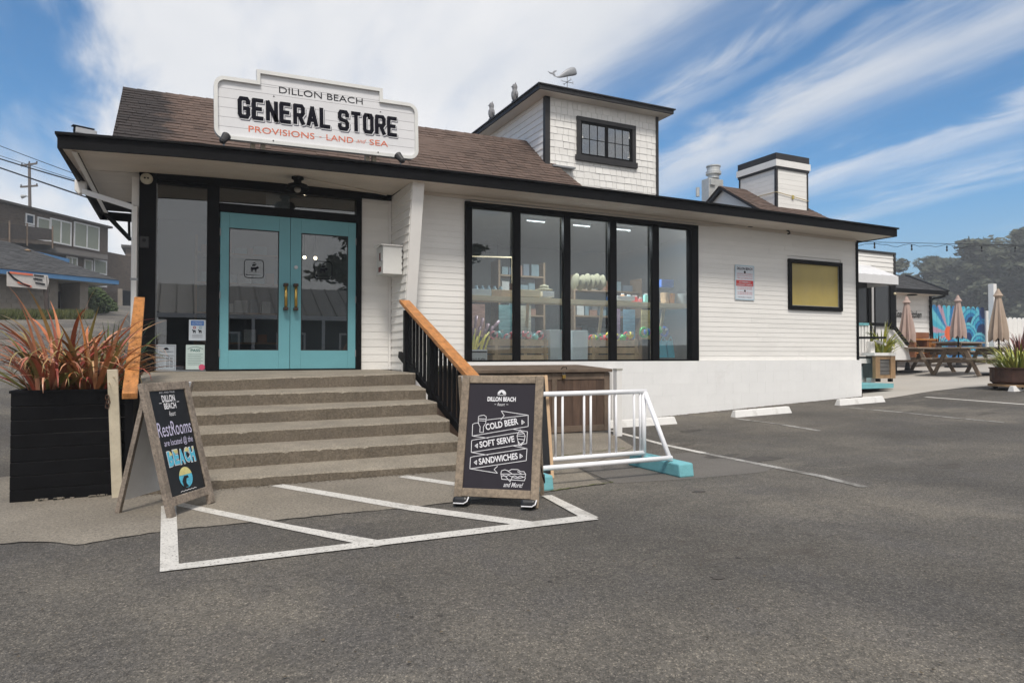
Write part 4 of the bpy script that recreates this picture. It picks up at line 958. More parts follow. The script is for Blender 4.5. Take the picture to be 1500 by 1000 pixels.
# straw hats hanging/stacked
STRAW = mat('straw', (.20, .185, .12), .85, .2, 40, .3, 80)
for i, u in enumerate((842, 851, 858, 865, 872, 880)):
    p = P(u, 412+(i % 2)*2, y=10.2); t = thing('straw_hat', ORD[i]+' woven straw hat from the left in the row stacked on edge on the shelf', 'hat', p, 'straw hats on the shelf')
    Mx = Matrix.Translation(p) @ Matrix.Rotation(R(100), 4, 'Y')
    part('brim', MB().lathe([(.14, 0), (.145, .006), (.08, .012), (.001, .014)], n=20, M=Mx), STRAW, t, smooth=True)
    part('crown', MB().lathe([(.088, .01), (.08, .06), (.06, .09), (.001, .095)], n=16, M=Mx), STRAW, t, smooth=True)
random.seed(31)
gk = ['pink', 'mint', 'yel', 'blue', 'wht', 'org', 'sky', 'red']; gc = {'pink': 'pink', 'mint': 'mint', 'yel': 'yellow', 'blue': 'blue', 'wht': 'white', 'org': 'orange', 'sky': 'sky blue', 'red': 'red'}
for i, u in enumerate((771, 778, 786, 893, 903, 912, 921, 930, 938, 946)):
    kk = gk[i % 8]; p = P(u, 430, y=10.22); hh5 = random.uniform(.07, .16); w5 = random.uniform(.03, .05)
    t = thing('packaged_gift', f'{gc[kk]} packaged gift, {ORD[i]} from the left along the back of the window shelf', 'gift', (p.x, 10.22, za+.031))
    part('package', MB().box((p.x-w5, 10.2, za+.031), (p.x+w5, 10.26, za+.03+hh5)), cm[kk], t, bevel=.006); part('header_card', MB().box((p.x-w5, 10.215, za+.031+hh5), (p.x+w5, 10.222, za+.06+hh5)), cm['wht'], t)
for i, u in enumerate((700, 741, 768, 900, 922, 948)):
    p = P(u, 470, y=10.5); t = thing('hanging_towel', f'striped beach towel, {ORD[i]} from the left hanging below the window shelf', 'towel', (p.x, 10.5, PZ))
    part('cloth', MB().box((p.x-.13, 10.5, za-.62), (p.x+.13, 10.52, za-.07)), mat('towel_%d' % i, [(.5, .3, .25), (.2, .4, .42), (.5, .5, .42), (.3, .2, .3), (.16, .3, .4), (.5, .42, .2)][i], .9, .4, 3, stretch=(1, 1, 8)), t)
p = P(797, 425, y=10.3); t = thing('sun_hat', 'wide tan sun hat resting on the shelf right of the woven tray', 'hat', p)
part('brim', MB().lathe([(.15, 0), (.15, .01), (.08, .03), (.001, .03)], p, 20), STRAW, t, smooth=True); part('crown', MB().lathe([(.08, .02), (.075, .08), (.001, .10)], p, 16), STRAW, t, smooth=True)
def bucket(u, v, r, h, m, label, cat, handle_=True):
    p = P(u, v, y=10.15); p.z = za+.031; t = thing('bucket', label, cat, p)
    part('tub', MB().lathe([(r*.8, 0), (r, h), (r*.94, h), (r*.76, .01)], p, 16), m, t, smooth=False)
    if handle_: part('handle', MB().tube([(p.x-r, p.y, p.z+h), (p.x-r*.5, p.y-.02, p.z+h*1.35), (p.x+r*.5, p.y-.02, p.z+h*1.35), (p.x+r, p.y, p.z+h)], .006, 6), STEEL, t)
bucket(974, 430, .09, .20, PALEW, 'pale wooden tub under the blue carton on the shelf', 'tub', False); bucket(983, 428, .075, .19, cm['org'], 'orange tub beside the wooden tub on the shelf', 'tub', False)
bucket(998, 430, .13, .19, mat('enamel', (.45, .5, .5), .4, .05), 'pale enamel pail at the right end of the window shelf', 'pail')
# blue beach bags at right
for u in (973, 984):
    p, q = P(u-5, 524, y=9.8), P(u+5, 499, y=9.8)
    t = thing('beach_bag', ('bright blue beach bag at the sill in the rightmost window' if u == 973 else 'second bright blue bag, leaning right, in the rightmost window'), 'bag', p)
    part('bag_body', MB().add([(p.x, 9.8, p.z), (q.x, 9.8, p.z), (q.x-.015, 9.84, q.z), (p.x+.015, 9.84, q.z), (p.x, 9.95, p.z), (q.x, 9.95, p.z), (q.x-.015, 9.9, q.z), (p.x+.015, 9.9, q.z)], [(0, 1, 2, 3), (1, 5, 6, 2), (4, 0, 3, 7), (5, 4, 7, 6), (3, 2, 6, 7), (0, 4, 5, 1)]), cm['sky'], t, bevel=.012)
    part('strap', MB().tube([(p.x+.03, 9.83, q.z), ((p.x+q.x)/2, 9.83, q.z+.08), (q.x-.03, 9.83, q.z)], .006, 6), cm['sky'], t)
# back shelving units with goods
ORD = ['first', 'second', 'third', 'fourth', 'fifth', 'sixth', 'seventh', 'eighth', 'ninth', 'tenth', 'eleventh', 'twelfth']
def lname(z_, lv):
    i = lv.index(z_); return 'bottom board' if i == 0 else 'top board' if i == len(lv)-1 else ORD[i]+' board'
SHELFD = mat('back_shelf_wood', (.22, .15, .09), .7, .2, 3)
def backshelf(x0, x1, y, levels, label):
    t = thing('shelving_unit', label, 'shelving', ((x0+x1)/2, y, PF))
    for x in (x0, x1-.04): part('upright', MB().box((x, y, PF), (x+.04, y+.35, PF+levels[-1]+.3)), SHELFD, t)
    for z_ in levels: part('shelf_board', MB().box((x0+.041, y, PF+z_), (x1-.041, y+.35, PF+z_+.03)), SHELFD, t)
    random.seed(int(x0*10)); label_ = label
    pal = [(.3, .27, .24), (.14, .2, .22), (.4, .4, .38), (.22, .12, .08), (.1, .13, .16)]
    for z_ in levels:
        x = x0+.1; kc = -1
        while x < x1-.25:
            kc += 1
            w = random.uniform(.08, .22); h = random.uniform(.1, .24)
            solo('stock_box', MB().box((x, y+.05, PF+z_+.031), (x+w, y+.25, PF+z_+.03+h)), mat('stock_%d' % random.randrange(5), pal[random.randrange(5)], .6), ORD[kc]+' carton from the left on the '+lname(z_, levels)+' of '+label, 'carton', 'cartons on '+label)
            x += w+random.uniform(.008, .06)
backshelf(5.35, 6.35, 11.6, (.5, .95, 1.35, 1.7), 'the tall back shelves')
backshelf(7.4, 8.8, 12.4, (.6, 1.1), 'the low back shelves')
backshelf(6.75, 8.35, 11.2, (.45, .95, 1.45), 'the middle back shelves')
backshelf(.2, 1.6, 12.4, (.4, .9, 1.4, 1.9), 'the shelves behind the doors')
# counter seen in left pane: thin pale rail with lit bulbs
rl = thing('ceiling_rail', 'thin pale rail hanging at the left of the shop interior', 'rail', P(710, 374, y=11))
part('rail', MB().bar(P(672, 375, y=11), P(750, 377, y=11), .02, .02).bar(P(750, 377, y=11), P(750, 415, y=11), .02, .02), SHELFW, rl)
BULB = mat('lit_bulb', (.8, .7, .5), .3, 0, emit=(1, .82, .55), estr=9)
for u, v, y in ((685, 335, 10.6), (728.5, 386, 12), (1007.5, 360, 10.4), (462, 378, 12.2), (446, 377, 12.4)):
    p = P(u, v, y=y); t = thing('pendant_bulb', 'small lit pendant bulb '+({685: 'at the left edge of the shop window', 728: 'under the pale rail', 1007: 'at the right edge of the shop window', 462: 'behind the right door glass, the right one', 446: 'behind the right door glass, the left one'}[int(u)]), 'pendant lamp', p)
    part('bulb', MB().sphere(p, .028, 8), BULB, t, smooth=True); part('cord', MB().tube([p+Vector((0, 0, .03)), (p.x, p.y, ZC)], .004, 5), BLACK, t)
TUBEL = mat('lit_tube', (.8, .8, .8), .3, 0, emit=(.9, .97, 1), estr=1.6)
for u, v, y in ((785, 327, 10.15), (852, 332, 10.15), (912, 341, 10.15)):
    p = P(u, v, y=y); p.z = ZC-.03
    t = thing('ceiling_tube_light', f'lit white ceiling strip seen through the {"second" if u < 800 else "third" if u < 900 else "fourth"} shop window', 'strip light', p)
    part('housing', MB().box((p.x-.19, p.y-.02, p.z), (p.x+.19, p.y+.02, p.z+.028)), GREYM, t); _l = bpy.data.lights.new('tube_light', 'AREA'); _l.shape = 'RECTANGLE'; _l.size = .34; _l.size_y = .06; _l.energy = 22; _l.color = (.92, .97, 1); _lo = link('lamp_glow', _l, t, (0, 0, -.035)); part('tube', MB().tube([(p.x-.17, p.y, p.z-.015), (p.x+.17, p.y, p.z-.015)], .008, 8), TUBEL, t)
# leafy green plant behind the side glass
# ================================================================== STEPS
VL = [555, 577, 604, 632, 664, 700]; VR = [546.4, 570, 591, 618, 649, 683]
BLv = [571.6, 595, 621, 651, 685, 714]; BRv = [563.6, 585.4, 609, 636, 666, 695]
steps = thing('concrete_steps', 'six broad weathered concrete steps up to the turquoise doors', 'steps', (1.1, 6.3, G0))
y0, tr = 8.3, .407
XS0, XS1 = -.42, 2.675
yk = [y0-k*tr for k in range(6)]
def zl(v, vr, y):
    a, b = P(340, v, y=y), P(600, vr, y=y)
    s = (b.z-a.z)/(b.x-a.x); return (lambda x: a.z+s*(x-a.x))
tops = [zl(VL[k], VR[k], yk[k]) for k in range(6)]
bots = [zl(BLv[k], BRv[k], yk[k]) for k in range(6)]
n = 130
for k in range(6):
    chip = [(random.uniform(XS0, XS1), random.uniform(.01, .05), random.uniform(.004, .014)) for _ in range(9)]
    yb = yk[k-1] if k else YD+.1
    m = MB(); xsr = [XS0+(XS1-XS0)*i/n for i in range(n+1)]
    for x in xsr:
        w1 = random.uniform(-.004, .004); nz_ = noise.noise(Vector((x*3, k*5, 0)))*.005; cp = max([q_[2]*max(0, 1-abs(x-q_[0])/q_[1]) for q_ in chip])+random.uniform(0, .0015)
        zt_ = tops[k](x)+nz_; zbk = (bots[k-1](x) if k else PF-.001)
        m.v += [Vector((x, yk[k]+w1*.5, -.05)), Vector((x, yk[k]+w1, zt_-.012-cp)), Vector((x, yk[k]+.012+w1+cp, zt_-cp*.4)), Vector((x, (yk[k]+yb)/2, (zt_+zbk)/2+.002)), Vector((x, yb+.02, zbk+.001)), Vector((x, yb+.02, -.05))]
    for i in range(n):
        for j in range(5): a = i*6+j; m.f.append((a, a+6, a+7, a+1))
    m.f.append((0, 1, 2, 3, 4, 5)); m.f.append(tuple(n*6+j for j in (5, 4, 3, 2, 1, 0)))
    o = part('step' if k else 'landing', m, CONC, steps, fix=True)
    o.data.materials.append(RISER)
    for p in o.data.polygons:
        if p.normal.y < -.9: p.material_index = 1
# ================================================================== HANDRAILS
rr = thing('stair_handrail', 'black railing with orange wood cap on the right of the steps', 'handrail', (2.74, 7.5, .5))
XH = 2.745
pt, pb = P(596, 446, x=XH), P(690, 549, x=XH)
# straight extension to the bottom post
dv = (pb-pt); 
pe = pt+dv*1.06
part('cap_rail', MB().bar(pt+Vector((0, .12, .05)), pe, .14, .045), ORANGE, rr, bevel=.005)
part('cap_rail_support', MB().bar(pt+Vector((0, .06, -.01)), pe+Vector((0, 0, -.05)), .045, .07), ORANGE, rr)
q0, q1 = P(586, 519, x=XH), P(668, 620, x=XH)
sl2 = (q1.z-q0.z)/(q1.y-q0.y)
qe = Vector((XH, pe.y, q0.z+(pe.y-q0.y)*sl2))
part('bottom_rail', MB().bar(q0, qe, .05, .085), BLACK, rr)
sl1 = (pb.z-pt.z)/(pb.y-pt.y)
def railz(y): return pt.z+(y-pt.y)*sl1-.05
def botz(y): return q0.z+(y-q0.y)*sl2
ny = 17
for i in range(ny):
    y = pt.y-.02-(pt.y-pe.y-.06)*i/(ny-1)
    w = .09 if i in (0, 7, 16) else .034
    if i in (0, 7, 16): part('newel_post', MB().box((XH-.045, y-.045, botz(y)-.14), (XH+.045, y+.045, railz(y)-.02)), BLACK, rr, bevel=.004)
    else: part('baluster', MB().box((XH-.017, y-.017, botz(y)+.03), (XH+.017, y+.017, railz(y)-.01)), BLACK, rr)
lr = thing('stair_handrail', 'orange wood handrail on the left of the steps beside the black planter', 'handrail', (-.4, 7.5, .5))
XLh = -.40
a = P(205, 438, x=XLh); b = P(189, 580, x=XLh)
a = Vector((XLh, 8.75, P(205, 438, x=XLh).z if False else H0+.64)); b = Vector((XLh, 6.05, H0-.345))
a = P(204.5, 438, y=8.75); b = P(190, 580, y=6.0)
part('cap_rail', MB().bar(a, b, .105, .05, up=(0, .3, 1)), ORANGE, lr, bevel=.005)
part('bottom_rail', MB().bar(a+Vector((0, 0, -.75)), b+Vector((0, .25, -.55)), .05, .08), BLACK, lr)
kn = MB(); nr = (b-a).cross(Vector((1, 0, 0))).normalized(); nr = nr if nr.y < 0 or nr.z > 0 else -nr
for i in range(14):
    c_ = a.lerp(b, .2+.055*i)+Vector((random.uniform(-.02, .02), 0, 0))+nr*.0262; kn.add([c_+Vector((.006, 0, 0)), c_+(b-a).normalized()*.009, c_-Vector((.006, 0, 0)), c_-(b-a).normalized()*.009], [(0, 1, 2, 3)])
part('nail_holes', kn, INK, lr, stuff=True)
for i in range(10):
    p = a.lerp(b, (i+.3)/10.5)
    part('newel_post' if i in (0, 9) else 'baluster', MB().box((p.x-.02-(.02 if i in (0, 9) else 0), p.y-.02, p.z-.75), (p.x+.02, p.y+.02, p.z-.03)), BLACK, lr)
# ================================================================== PLANTER + PLANTS
PX0, PX1, PY0, PY1 = P(15.5, 600, y=6.36).x, -.465, 6.36, 8.1
PT = P(100, 573.5, y=6.36).z
pbx = thing('planter_box', 'large matte black timber planter at the foot of the steps', 'planter', ((PX0+PX1)/2, PY0, G0))
PXR = P(193, 600, y=6.42).x
nb_ = 8; hh = (PT-G0+.01)/nb_
for i in range(nb_):
    za_, zb4 = G0-.01+i*hh, G0-.01+(i+1)*hh-.0025
    w = random.uniform(-.004, .004)
    part('board', MB().box((PX0, PY0+w, za_), (PX1+.09, PY0+.03+w, zb4)), BLACK, pbx, bevel=.004)
    part('board', MB().box((PX1+.06, PY0+.031, za_), (PX1+.09, PY1, zb4)), BLACK, pbx)
    part('board', MB().box((PX0, PY0+.031, za_), (PX0+.03, PY1, zb4)), BLACK, pbx)
part('cap_board', MB().box((PX0-.01, PY0-.01, PT-.005), (PX1+.1, PY0+.05, PT+.015)).box((PX0-.01, PY0+.051, PT-.005), (PX0+.05, PY1, PT+.015)), BLACK, pbx)
part('soil', MB().box((PX0+.03, PY0+.031, PT-.12), (PX1+.06, PY1, PT-.05)), SOIL, pbx)
chips = MB()
for i in range(26):
    x = random.uniform(-1.0, -.5); w = random.uniform(.006, .03); chips.box((x, PY0-.03, G0+.004), (x+w, PY0-.004, G0+random.uniform(.01, .02)))
part('mortar_crumbs', chips, APRON, pbx, stuff=True)
wp = thing('wooden_post', 'weathered cream post with a rusty chain ring standing against the black planter', 'post', (-.47, 6.25, G0))
pa, pb2 = P(165, 541, y=6.3), P(173, 727, y=6.3)
part('post', MB().bar((pa.x, 6.3, pa.z), (pb2.x+.0, 6.26, G0-.02), .075, .06, up=(0, 1, 0)), mat('cream_post', (.50, .44, .33), .8, .15, 6, .4, 40, dirt=(7, .6, (.12, .08, .05), .8)), wp, bevel=.005)
for i in range(3):
    c = P(157, 582+i*6, y=6.25); t_ = [(c.x+.012*math.cos(2*math.pi*k/8)+(.006 if i % 2 else 0), c.y+.006*math.sin(k), c.z+.022*math.sin(2*math.pi*k/8)) for k in range(9)]
    part('chain_link', MB().tube(t_, .004, 5), RUST, wp)
# leaf generator
def leafmat(name, c1, c2, c3, *more):
    m = bpy.data.materials.new(name); m.use_nodes = True; t = m.node_tree; b = t.nodes['Principled BSDF']; n = t.nodes.new
    oi = n('ShaderNodeObjectInfo'); cr = n('ShaderNodeValToRGB'); e = cr.color_ramp.elements; cs_ = [c1, c2, c3]+list(more)
    while len(e) < len(cs_): e.new(.5)
    for i, c in enumerate(cs_): e[i].position = i/(len(cs_)-1); e[i].color = (*c, 1)
    t.links.new(oi.outputs['Random'], cr.inputs[0])
    tcx = n('ShaderNodeTexCoord'); nz = n('ShaderNodeTexNoise'); nz.inputs['Scale'].default_value = 9; mp = n('ShaderNodeMapping'); mp.inputs['Scale'].default_value = (1, 6, 1); t.links.new(tcx.outputs['Object'], mp.inputs[0]); t.links.new(mp.outputs[0], nz.inputs[0])
    mr = n('ShaderNodeMapRange'); mr.inputs[3].default_value = .55; mr.inputs[4].default_value = 1.45; t.links.new(nz.outputs[0], mr.inputs[0])
    vm = n('ShaderNodeVectorMath'); vm.operation = 'SCALE'; t.links.new(cr.outputs[0], vm.inputs[0]); t.links.new(mr.outputs[0], vm.inputs['Scale'])
    t.links.new(vm.outputs[0], b.inputs['Base Color']); b.inputs['Roughness'].default_value = .36; b.inputs['Specular IOR Level'].default_value = .5; return m
def leafmesh(name, m, droop, width, tilt0, fold=.3, seg=10, stiff=1.6):
    mb = MB(); x = z = 0.; th = tilt0; vs = []
    for i in range(seg+1):
        t = i/seg; w = width*(math.sin(math.pi*min(1, .25+t*.75))**.8 if t < 1 else 0)*.5*(1-.25*t)
        if i == seg: w = .0008
        vs += [Vector((x, -w, z+w*fold)), Vector((x, 0, z)), Vector((x, w, z+w*fold))]
        th -= droop/seg*(t**stiff)*2.4; x += math.cos(th)/seg; z += math.sin(th)/seg
    mb.v = vs
    for i in range(seg):
        for k in (0, 1): a = i*3+k; mb.f.append((a, a+1, a+4, a+3))
    return mb.mesh(name, m, None, True, False)
def spiky(name, label, cat, base, m, n, lo, hi, wid, rnd, group=None, spread=.12, up=.35, lean=(0, 0)):
    random.seed(rnd); t = thing(name, label, cat, base, group)
    meshes = [leafmesh('leaf', m, R(d), wid, R(a)) for d, a in ((30, 80), (75, 66), (120, 58), (150, 52), (60, 34), (160, 68), (40, 60))]
    for i in range(n):
        f = i/n; me = meshes[random.choice((0, 1, 6) if f < up else (1, 2, 3, 4, 5))]
        az = random.uniform(0, 2*math.pi); s = random.uniform(lo, hi)
        r = spread*random.random()**.5
        o = link('leaf', me, t, (r*math.cos(az)+random.uniform(-.03, .03), r*math.sin(az)+random.uniform(-.03, .03), random.uniform(-.03, .02)), (random.uniform(-.18, .18)+lean[0], random.uniform(-.15, .15)+lean[1], az), s)
    return t
REDL = leafmat('red_flax_leaf', (.34, .06, .04), (.46, .16, .09), (.12, .15, .04), (.40, .10, .07), (.56, .30, .18), (.20, .03, .03), (.26, .21, .07), (.09, .12, .035))
REDL2 = leafmat('bronze_flax_leaf', (0.459, 0.189, 0.054), (0.540, 0.108, 0.081), (0.216, 0.216, 0.068), (0.608, 0.297, 0.162), (0.351, 0.068, 0.054), (0.162, 0.176, 0.054), (0.621, 0.230, 0.108))
GRL = leafmat('green_flax_leaf', (.06, .12, .03), (.16, .2, .05), (.10, .16, .06))
YGL = leafmat('yellow_green_leaf', (.16, .22, .03), (.40, .38, .05), (.07, .13, .02))
BUR = leafmat('burgundy_leaf', (.10, .02, .02), (.16, .04, .03), (.06, .02, .02))
spiky('flax_plant', 'red New Zealand flax with arching leaves at the front left of the black planter', 'plant', (-.95, 6.68, PT-.05), REDL, 135, .44, .80, .052, 3, up=.16)
spiky('flax_plant', 'orange red flax plant arching over the white post in the black planter', 'plant', (-.66, 6.70, PT-.05), REDL2, 125, .42, .78, .052, 5, up=.2)
spiky('flax_plant', 'tall bronze flax with upright blades in the middle of the black planter', 'plant', (-.90, 7.35, PT-.07), REDL2, 64, .65, 1.08, .055, 8, up=.65)
spiky('flax_plant', 'green striped flax at the back right of the black planter', 'plant', (-.62, 7.75, PT-.07), GRL, 60, .45, .8, .03, 13, up=.7)
spiky('grass_tuft', 'thin green spiky tuft poking up behind the right stair railing', 'plant', (3.25, 9.2, P(645, 520, y=9.2).z-.25), GRL, 14, .35, .62, .018, 4, up=.9, spread=.06)
# stray dark leaf pile on the soil
# ================================================================== MAIN SIGN
SY = 9.1
sx0, sx1 = P(314.2, 160, y=SY).x, P(612.4, 190, y=SY).x
SWd = sx1-sx0
bl = P(330.7, 204, y=SY); brr = P(601.7, 232, y=SY)
s0z = bl.z-.012; s1z = brr.z-.01
tilt = math.atan2(s1z-s0z, brr.x-bl.x)*.75
sgz = (s0z+s1z)/2-math.tan(tilt)*(SWd/2)
tl = P(328, 110, y=SY); trr = P(607, 153.5, y=SY); SH = ((tl.z+trr.z)-(bl.z+brr.z))/2
Ms = basis((sx0, SY, sgz), (math.cos(tilt), 0, math.sin(tilt)), (-math.sin(tilt), 0, math.cos(tilt)))
sign = thing('store_sign', 'long white board sign reading General Store standing on the roof above the doors', 'sign', (sx0+SWd/2, SY, sgz-.1))
ta, tb, th_ = P(377.5, 120, y=SY).x-sx0, P(561.7, 140, y=SY).x-sx0, .145
rc_ = .13
def arc(cx, cz, r, a0, a1, k=6): return [(cx+r*math.cos(R(a0+(a1-a0)*i/k)), cz+r*math.sin(R(a0+(a1-a0)*i/k))) for i in range(k+1)]
def outline(ins):
    r = rc_-ins
    return arc(rc_, rc_, r, 180, 270)+arc(SWd-rc_, rc_, r, 270, 360)+arc(SWd-rc_, SH-rc_, r, 0, 90)+[(tb-ins, SH-ins), (tb-ins, SH+th_-ins), (ta+ins, SH+th_-ins), (ta+ins, SH-ins)]+arc(rc_, SH-rc_, r, 90, 180)
oo, ii = outline(0), outline(.045)
fm = MB(); n = len(oo); vs = []
for yv in (-.035, .045):
    vs += [(p[0], yv, p[1]) for p in oo]+[(p[0], yv, p[1]) for p in ii]
fs = []
for i in range(n):
    j = (i+1) % n
    fs += [(i, j, n+j, n+i), (2*n+i, 2*n+j, 3*n+j, 3*n+i), (i, j, 2*n+j, 2*n+i), (n+i, n+j, 3*n+j, 3*n+i)]
part('frame', put(fm.add(vs, fs), Ms), mat('sign_frame_white', (.70, .70, .68), .5, .05, 6, .1), sign)
rows = 7; rh = (SH+th_-.09)/rows
def span(z):
    if z > SH-.044: return (ta+.044, tb-.044)
    ins = .044
    if z < rc_: d_ = rc_-z; q = math.sqrt(max(0, (rc_-ins)**2-d_*d_)); return (rc_-q, SWd-rc_+q)
    if z > SH-rc_: d_ = z-(SH-rc_); q = math.sqrt(max(0, (rc_-ins)**2-d_*d_)); return (rc_-q, SWd-rc_+q)
    return (ins, SWd-ins)
cutz = sorted(set([.045+rh*i for i in range(rows+1)]+[SH-.045]))
for i in range(len(cutz)-1):
    z0_, z1_ = cutz[i], cutz[i+1]
    if z1_-z0_ < .012: continue
    st_ = [z0_+(z1_-z0_-.004)*k/4+.002 for k in range(5)]
    pts = [(span(z)[0], 0, z) for z in st_]+[(span(z)[1], 0, z) for z in reversed(st_)]
    part('plank', put(MB().prism(pts, (0, .02, 0)), Ms), SIGNW, sign)
part('backing', put(MB().box((.05, .021, .05), (SWd-.05, .03, SH-.05)).box((ta+.05, .021, SH-.049), (tb-.05, .03, SH+th_-.05)), Ms), GREYM, sign)
def st(s, w, h, x, z, m, n=-.004, bold=0., shear=0., nm='lettering'): part(nm, put(text(s, w, h, bold, 0, shear), Ms @ Matrix.Translation(Vector((x, n, z)))), m, sign, fix=False)
lx0, lx1 = P(349, 160, y=SY).x-sx0, P(584, 190, y=SY).x-sx0
GL = {'G': [[(1, .76), (1, .87), (.84, 1), (.16, 1), (0, .86), (0, .14), (.16, 0), (.84, 0), (1, .14), (1, .46), (.58, .46)]], 'O': [[(.5, 1), (.84, 1), (1, .86), (1, .14), (.84, 0), (.16, 0), (0, .14), (0, .86), (.16, 1), (.5, 1)]],
      'E': [[(1, 1), (0, 1), (0, 0), (1, 0)], [(0, .52), (.82, .52)]], 'N': [[(0, 0), (0, 1)], [(0, 1), (1, 0)], [(1, 0), (1, 1)]], 'R': [[(0, 0), (0, 1), (.82, 1), (1, .88), (1, .60), (.82, .47), (0, .47)], [(.52, .47), (1, 0)]],
      'A': [[(0, 0), (.5, 1), (1, 0)], [(.18, .28), (.82, .28)]], 'L': [[(0, 1), (0, 0), (1, 0)]], 'T': [[(0, 1), (1, 1)], [(.5, 1), (.5, 0)]],
      'S': [[(1, .76), (1, .87), (.84, 1), (.16, 1), (0, .87), (0, .65), (.16, .54), (.84, .46), (1, .35), (1, .13), (.84, 0), (.16, 0), (0, .13), (0, .24)]]}
LH, LT = .275, .050
LWd = (lx1-lx0)/12.93
def glyph(ch, x, z, th, m_, n_, nm):
    w_ = LWd*.93-LT; k_ = MB()
    for pl_ in GL[ch]:
        for q_, (a_, b_) in enumerate(zip(pl_, pl_[1:])):
            stroke(k_, [(x+LT/2+a_[0]*w_, z+LT/2+a_[1]*(LH-LT)), (x+LT/2+b_[0]*w_, z+LT/2+b_[1]*(LH-LT))], th, n_-.0009*(q_ % 2)-(.0013 if pl_ is not GL[ch][0] else 0))
    part(nm, put(k_, Ms), m_, sign, fix=False)
xg = lx0
for ch in 'GENERAL STORE':
    if ch != ' ':
        glyph(ch, xg+.016, .266, LT*1.12, INKS, -.003, 'letter_shadow'); glyph(ch, xg+.008, .276, LT*1.12, SIGNW, -.0062, 'letter_gap'); glyph(ch, xg, .286, LT, INK, -.0095, 'letter')
    xg += LWd*(1.045 if ch != ' ' else .45)
st('DILLON BEACH', P(532.8, 145, y=SY).x-P(410.5, 130, y=SY).x, .082, P(410.5, 130, y=SY).x-sx0, .672, INK, bold=-.004)
lz_ = .128; X_ = lambda u: P(u, 200, y=SY).x-sx0
st('PROVISIONS', X_(461)-X_(364.4), .078, X_(364.4), lz_, CORAL); st('-', .03, .008, X_(468), lz_+.035, CORAL)
st('LAND', X_(518)-X_(478.5), .075, X_(478.5), lz_+.008, CORAL); st('and', X_(537)-X_(522.5), .06, X_(522.5), lz_+.02, CORAL, shear=.5, bold=-.012); st('SEA', X_(568.8)-X_(541.5), .075, X_(541.5), lz_+.012, CORAL)
sb = MB()
for px_, pz_ in ((.06+SWd*.24, .04), (SWd*.78, .04), (SWd*.27, SH-.16), (SWd*.80, SH-.17)): disc(sb, px_, pz_+.0, .009, n=-.04 if pz_ < .1 else -.004)
part('bolt', put(sb, Ms), CHAR, sign)
for u in (371, 386, 538, 548):
    x = P(u, 212, y=SY+.1).x; part('post', MB().box((x-.035, SY+.05, zt(x)-.02), (x+.02, SY+.12, sgz+.3)), mat('sign_post_wood', (.42, .36, .27), .8, .2), sign)
def spot(u, v, label, dx):
    p = P(u, v, y=SY-.22); zb5 = zt(p.x); t = thing('spotlight', label, 'spotlight', (p.x, p.y, zb5), 'sign spotlights')
    part('stake', MB().tube([(p.x, p.y, zb5-.02), (p.x, p.y, zb5+.07)], .012, 6).lathe([(.04, 0), (.04, .012)], (p.x, p.y, zb5), 10), GREYM, t)
    d_ = Vector((dx, .35, .45)).normalized(); c_ = Vector((p.x, p.y, zb5+.11))
    part('lamp_head', MB().tube([c_-d_*.07, c_-d_*.05, c_+d_*.02, c_+d_*.075, c_+d_*.08], [.02, .038, .045, .055, .05], 12), CHAR, t, smooth=False)
spot(328, 200, 'black spotlight on the roof edge under the left end of the store sign', .25); spot(587, 231, 'black spotlight on the roof edge under the right end of the store sign', -.25)
# ================================================================== OWLS + WHALE VANE
def owl(u, v, x, label):
    p = P(u, v, x=x); p.z = TZ1+.012; t = thing('owl_decoy', label, 'owl decoy', p, 'owl decoys on the tower roof')
    part('body', MB().lathe([(.03, .04), (.055, .08), (.07, .15), (.065, .22), (.045, .26), (.05, .29), (.055, .33), (.04, .37), (.01, .385)], p, 14), mat('owl_grey', (.22, .22, .23), .7, .4, 25, .3, 60), t, smooth=True)
    part('beak', MB().add([(p.x-.06, p.y-.01, p.z+.33), (p.x-.06, p.y+.01, p.z+.33), (p.x-.085, p.y, p.z+.30), (p.x-.05, p.y, p.z+.31)], [(0, 1, 2), (0, 2, 3), (1, 3, 2)]), CHAR, t)
    for s in (-1, 1):
        part('ear_tuft', MB().add([(p.x-.02, p.y+s*.03, p.z+.36), (p.x+.02, p.y+s*.035, p.z+.36), (p.x, p.y+s*.05, p.z+.36), (p.x, p.y+s*.045, p.z+.41)], [(0, 1, 3), (1, 2, 3), (2, 0, 3)]), MATS['owl_grey'], t)
        part('wing', MB().tube([(p.x, p.y+s*.06, p.z+.24), (p.x+.01, p.y+s*.072, p.z+.16), (p.x+.03, p.y+s*.05, p.z+.06)], [.02, .032, .01], 8), MATS['owl_grey'], t, smooth=True)
    part('perch', MB().box((p.x-.05, p.y-.05, p.z), (p.x+.05, p.y+.05, p.z+.045)), CHAR, t)
owl(754, 148, tex0+.05, 'grey owl decoy on the tower eave nearer the roof corner'); owl(720, 170, tex0+.05, 'grey owl decoy on the tower eave at the far left')
wy = TY+.3
wc = P(832, 128, y=wy)
wh = thing('weather_vane', 'grey sperm whale weather vane on the tower roof', 'weather vane', (wc.x, wy, TZ1))
def zp(x, y): return P(670+x/4.286, 90+y/4.286, y=wy)
WG = mat('vane_grey', (.30, .31, .33), .5, .15, 20, metal=.3)
part('whale_body', MB().tube([zp(*q) for q in ((612, 92), (625, 99), (642, 98), (662, 88), (690, 74), (715, 66), (735, 62), (742, 60))], [.008*1, .011, .022, .045, .068, .082, .080, .066], 12, flat=.4, up=(0, 1, 0) if False else (0, 0, 1)), WG, wh, smooth=True)
f = [zp(570, 62), zp(582, 76), zp(600, 82), zp(612, 96), zp(618, 90), zp(608, 74), zp(624, 62), zp(622, 57), zp(606, 60), zp(596, 72), zp(580, 68)]
part('fluke', MB().prism(f, (0, .012, 0)), WG, wh)
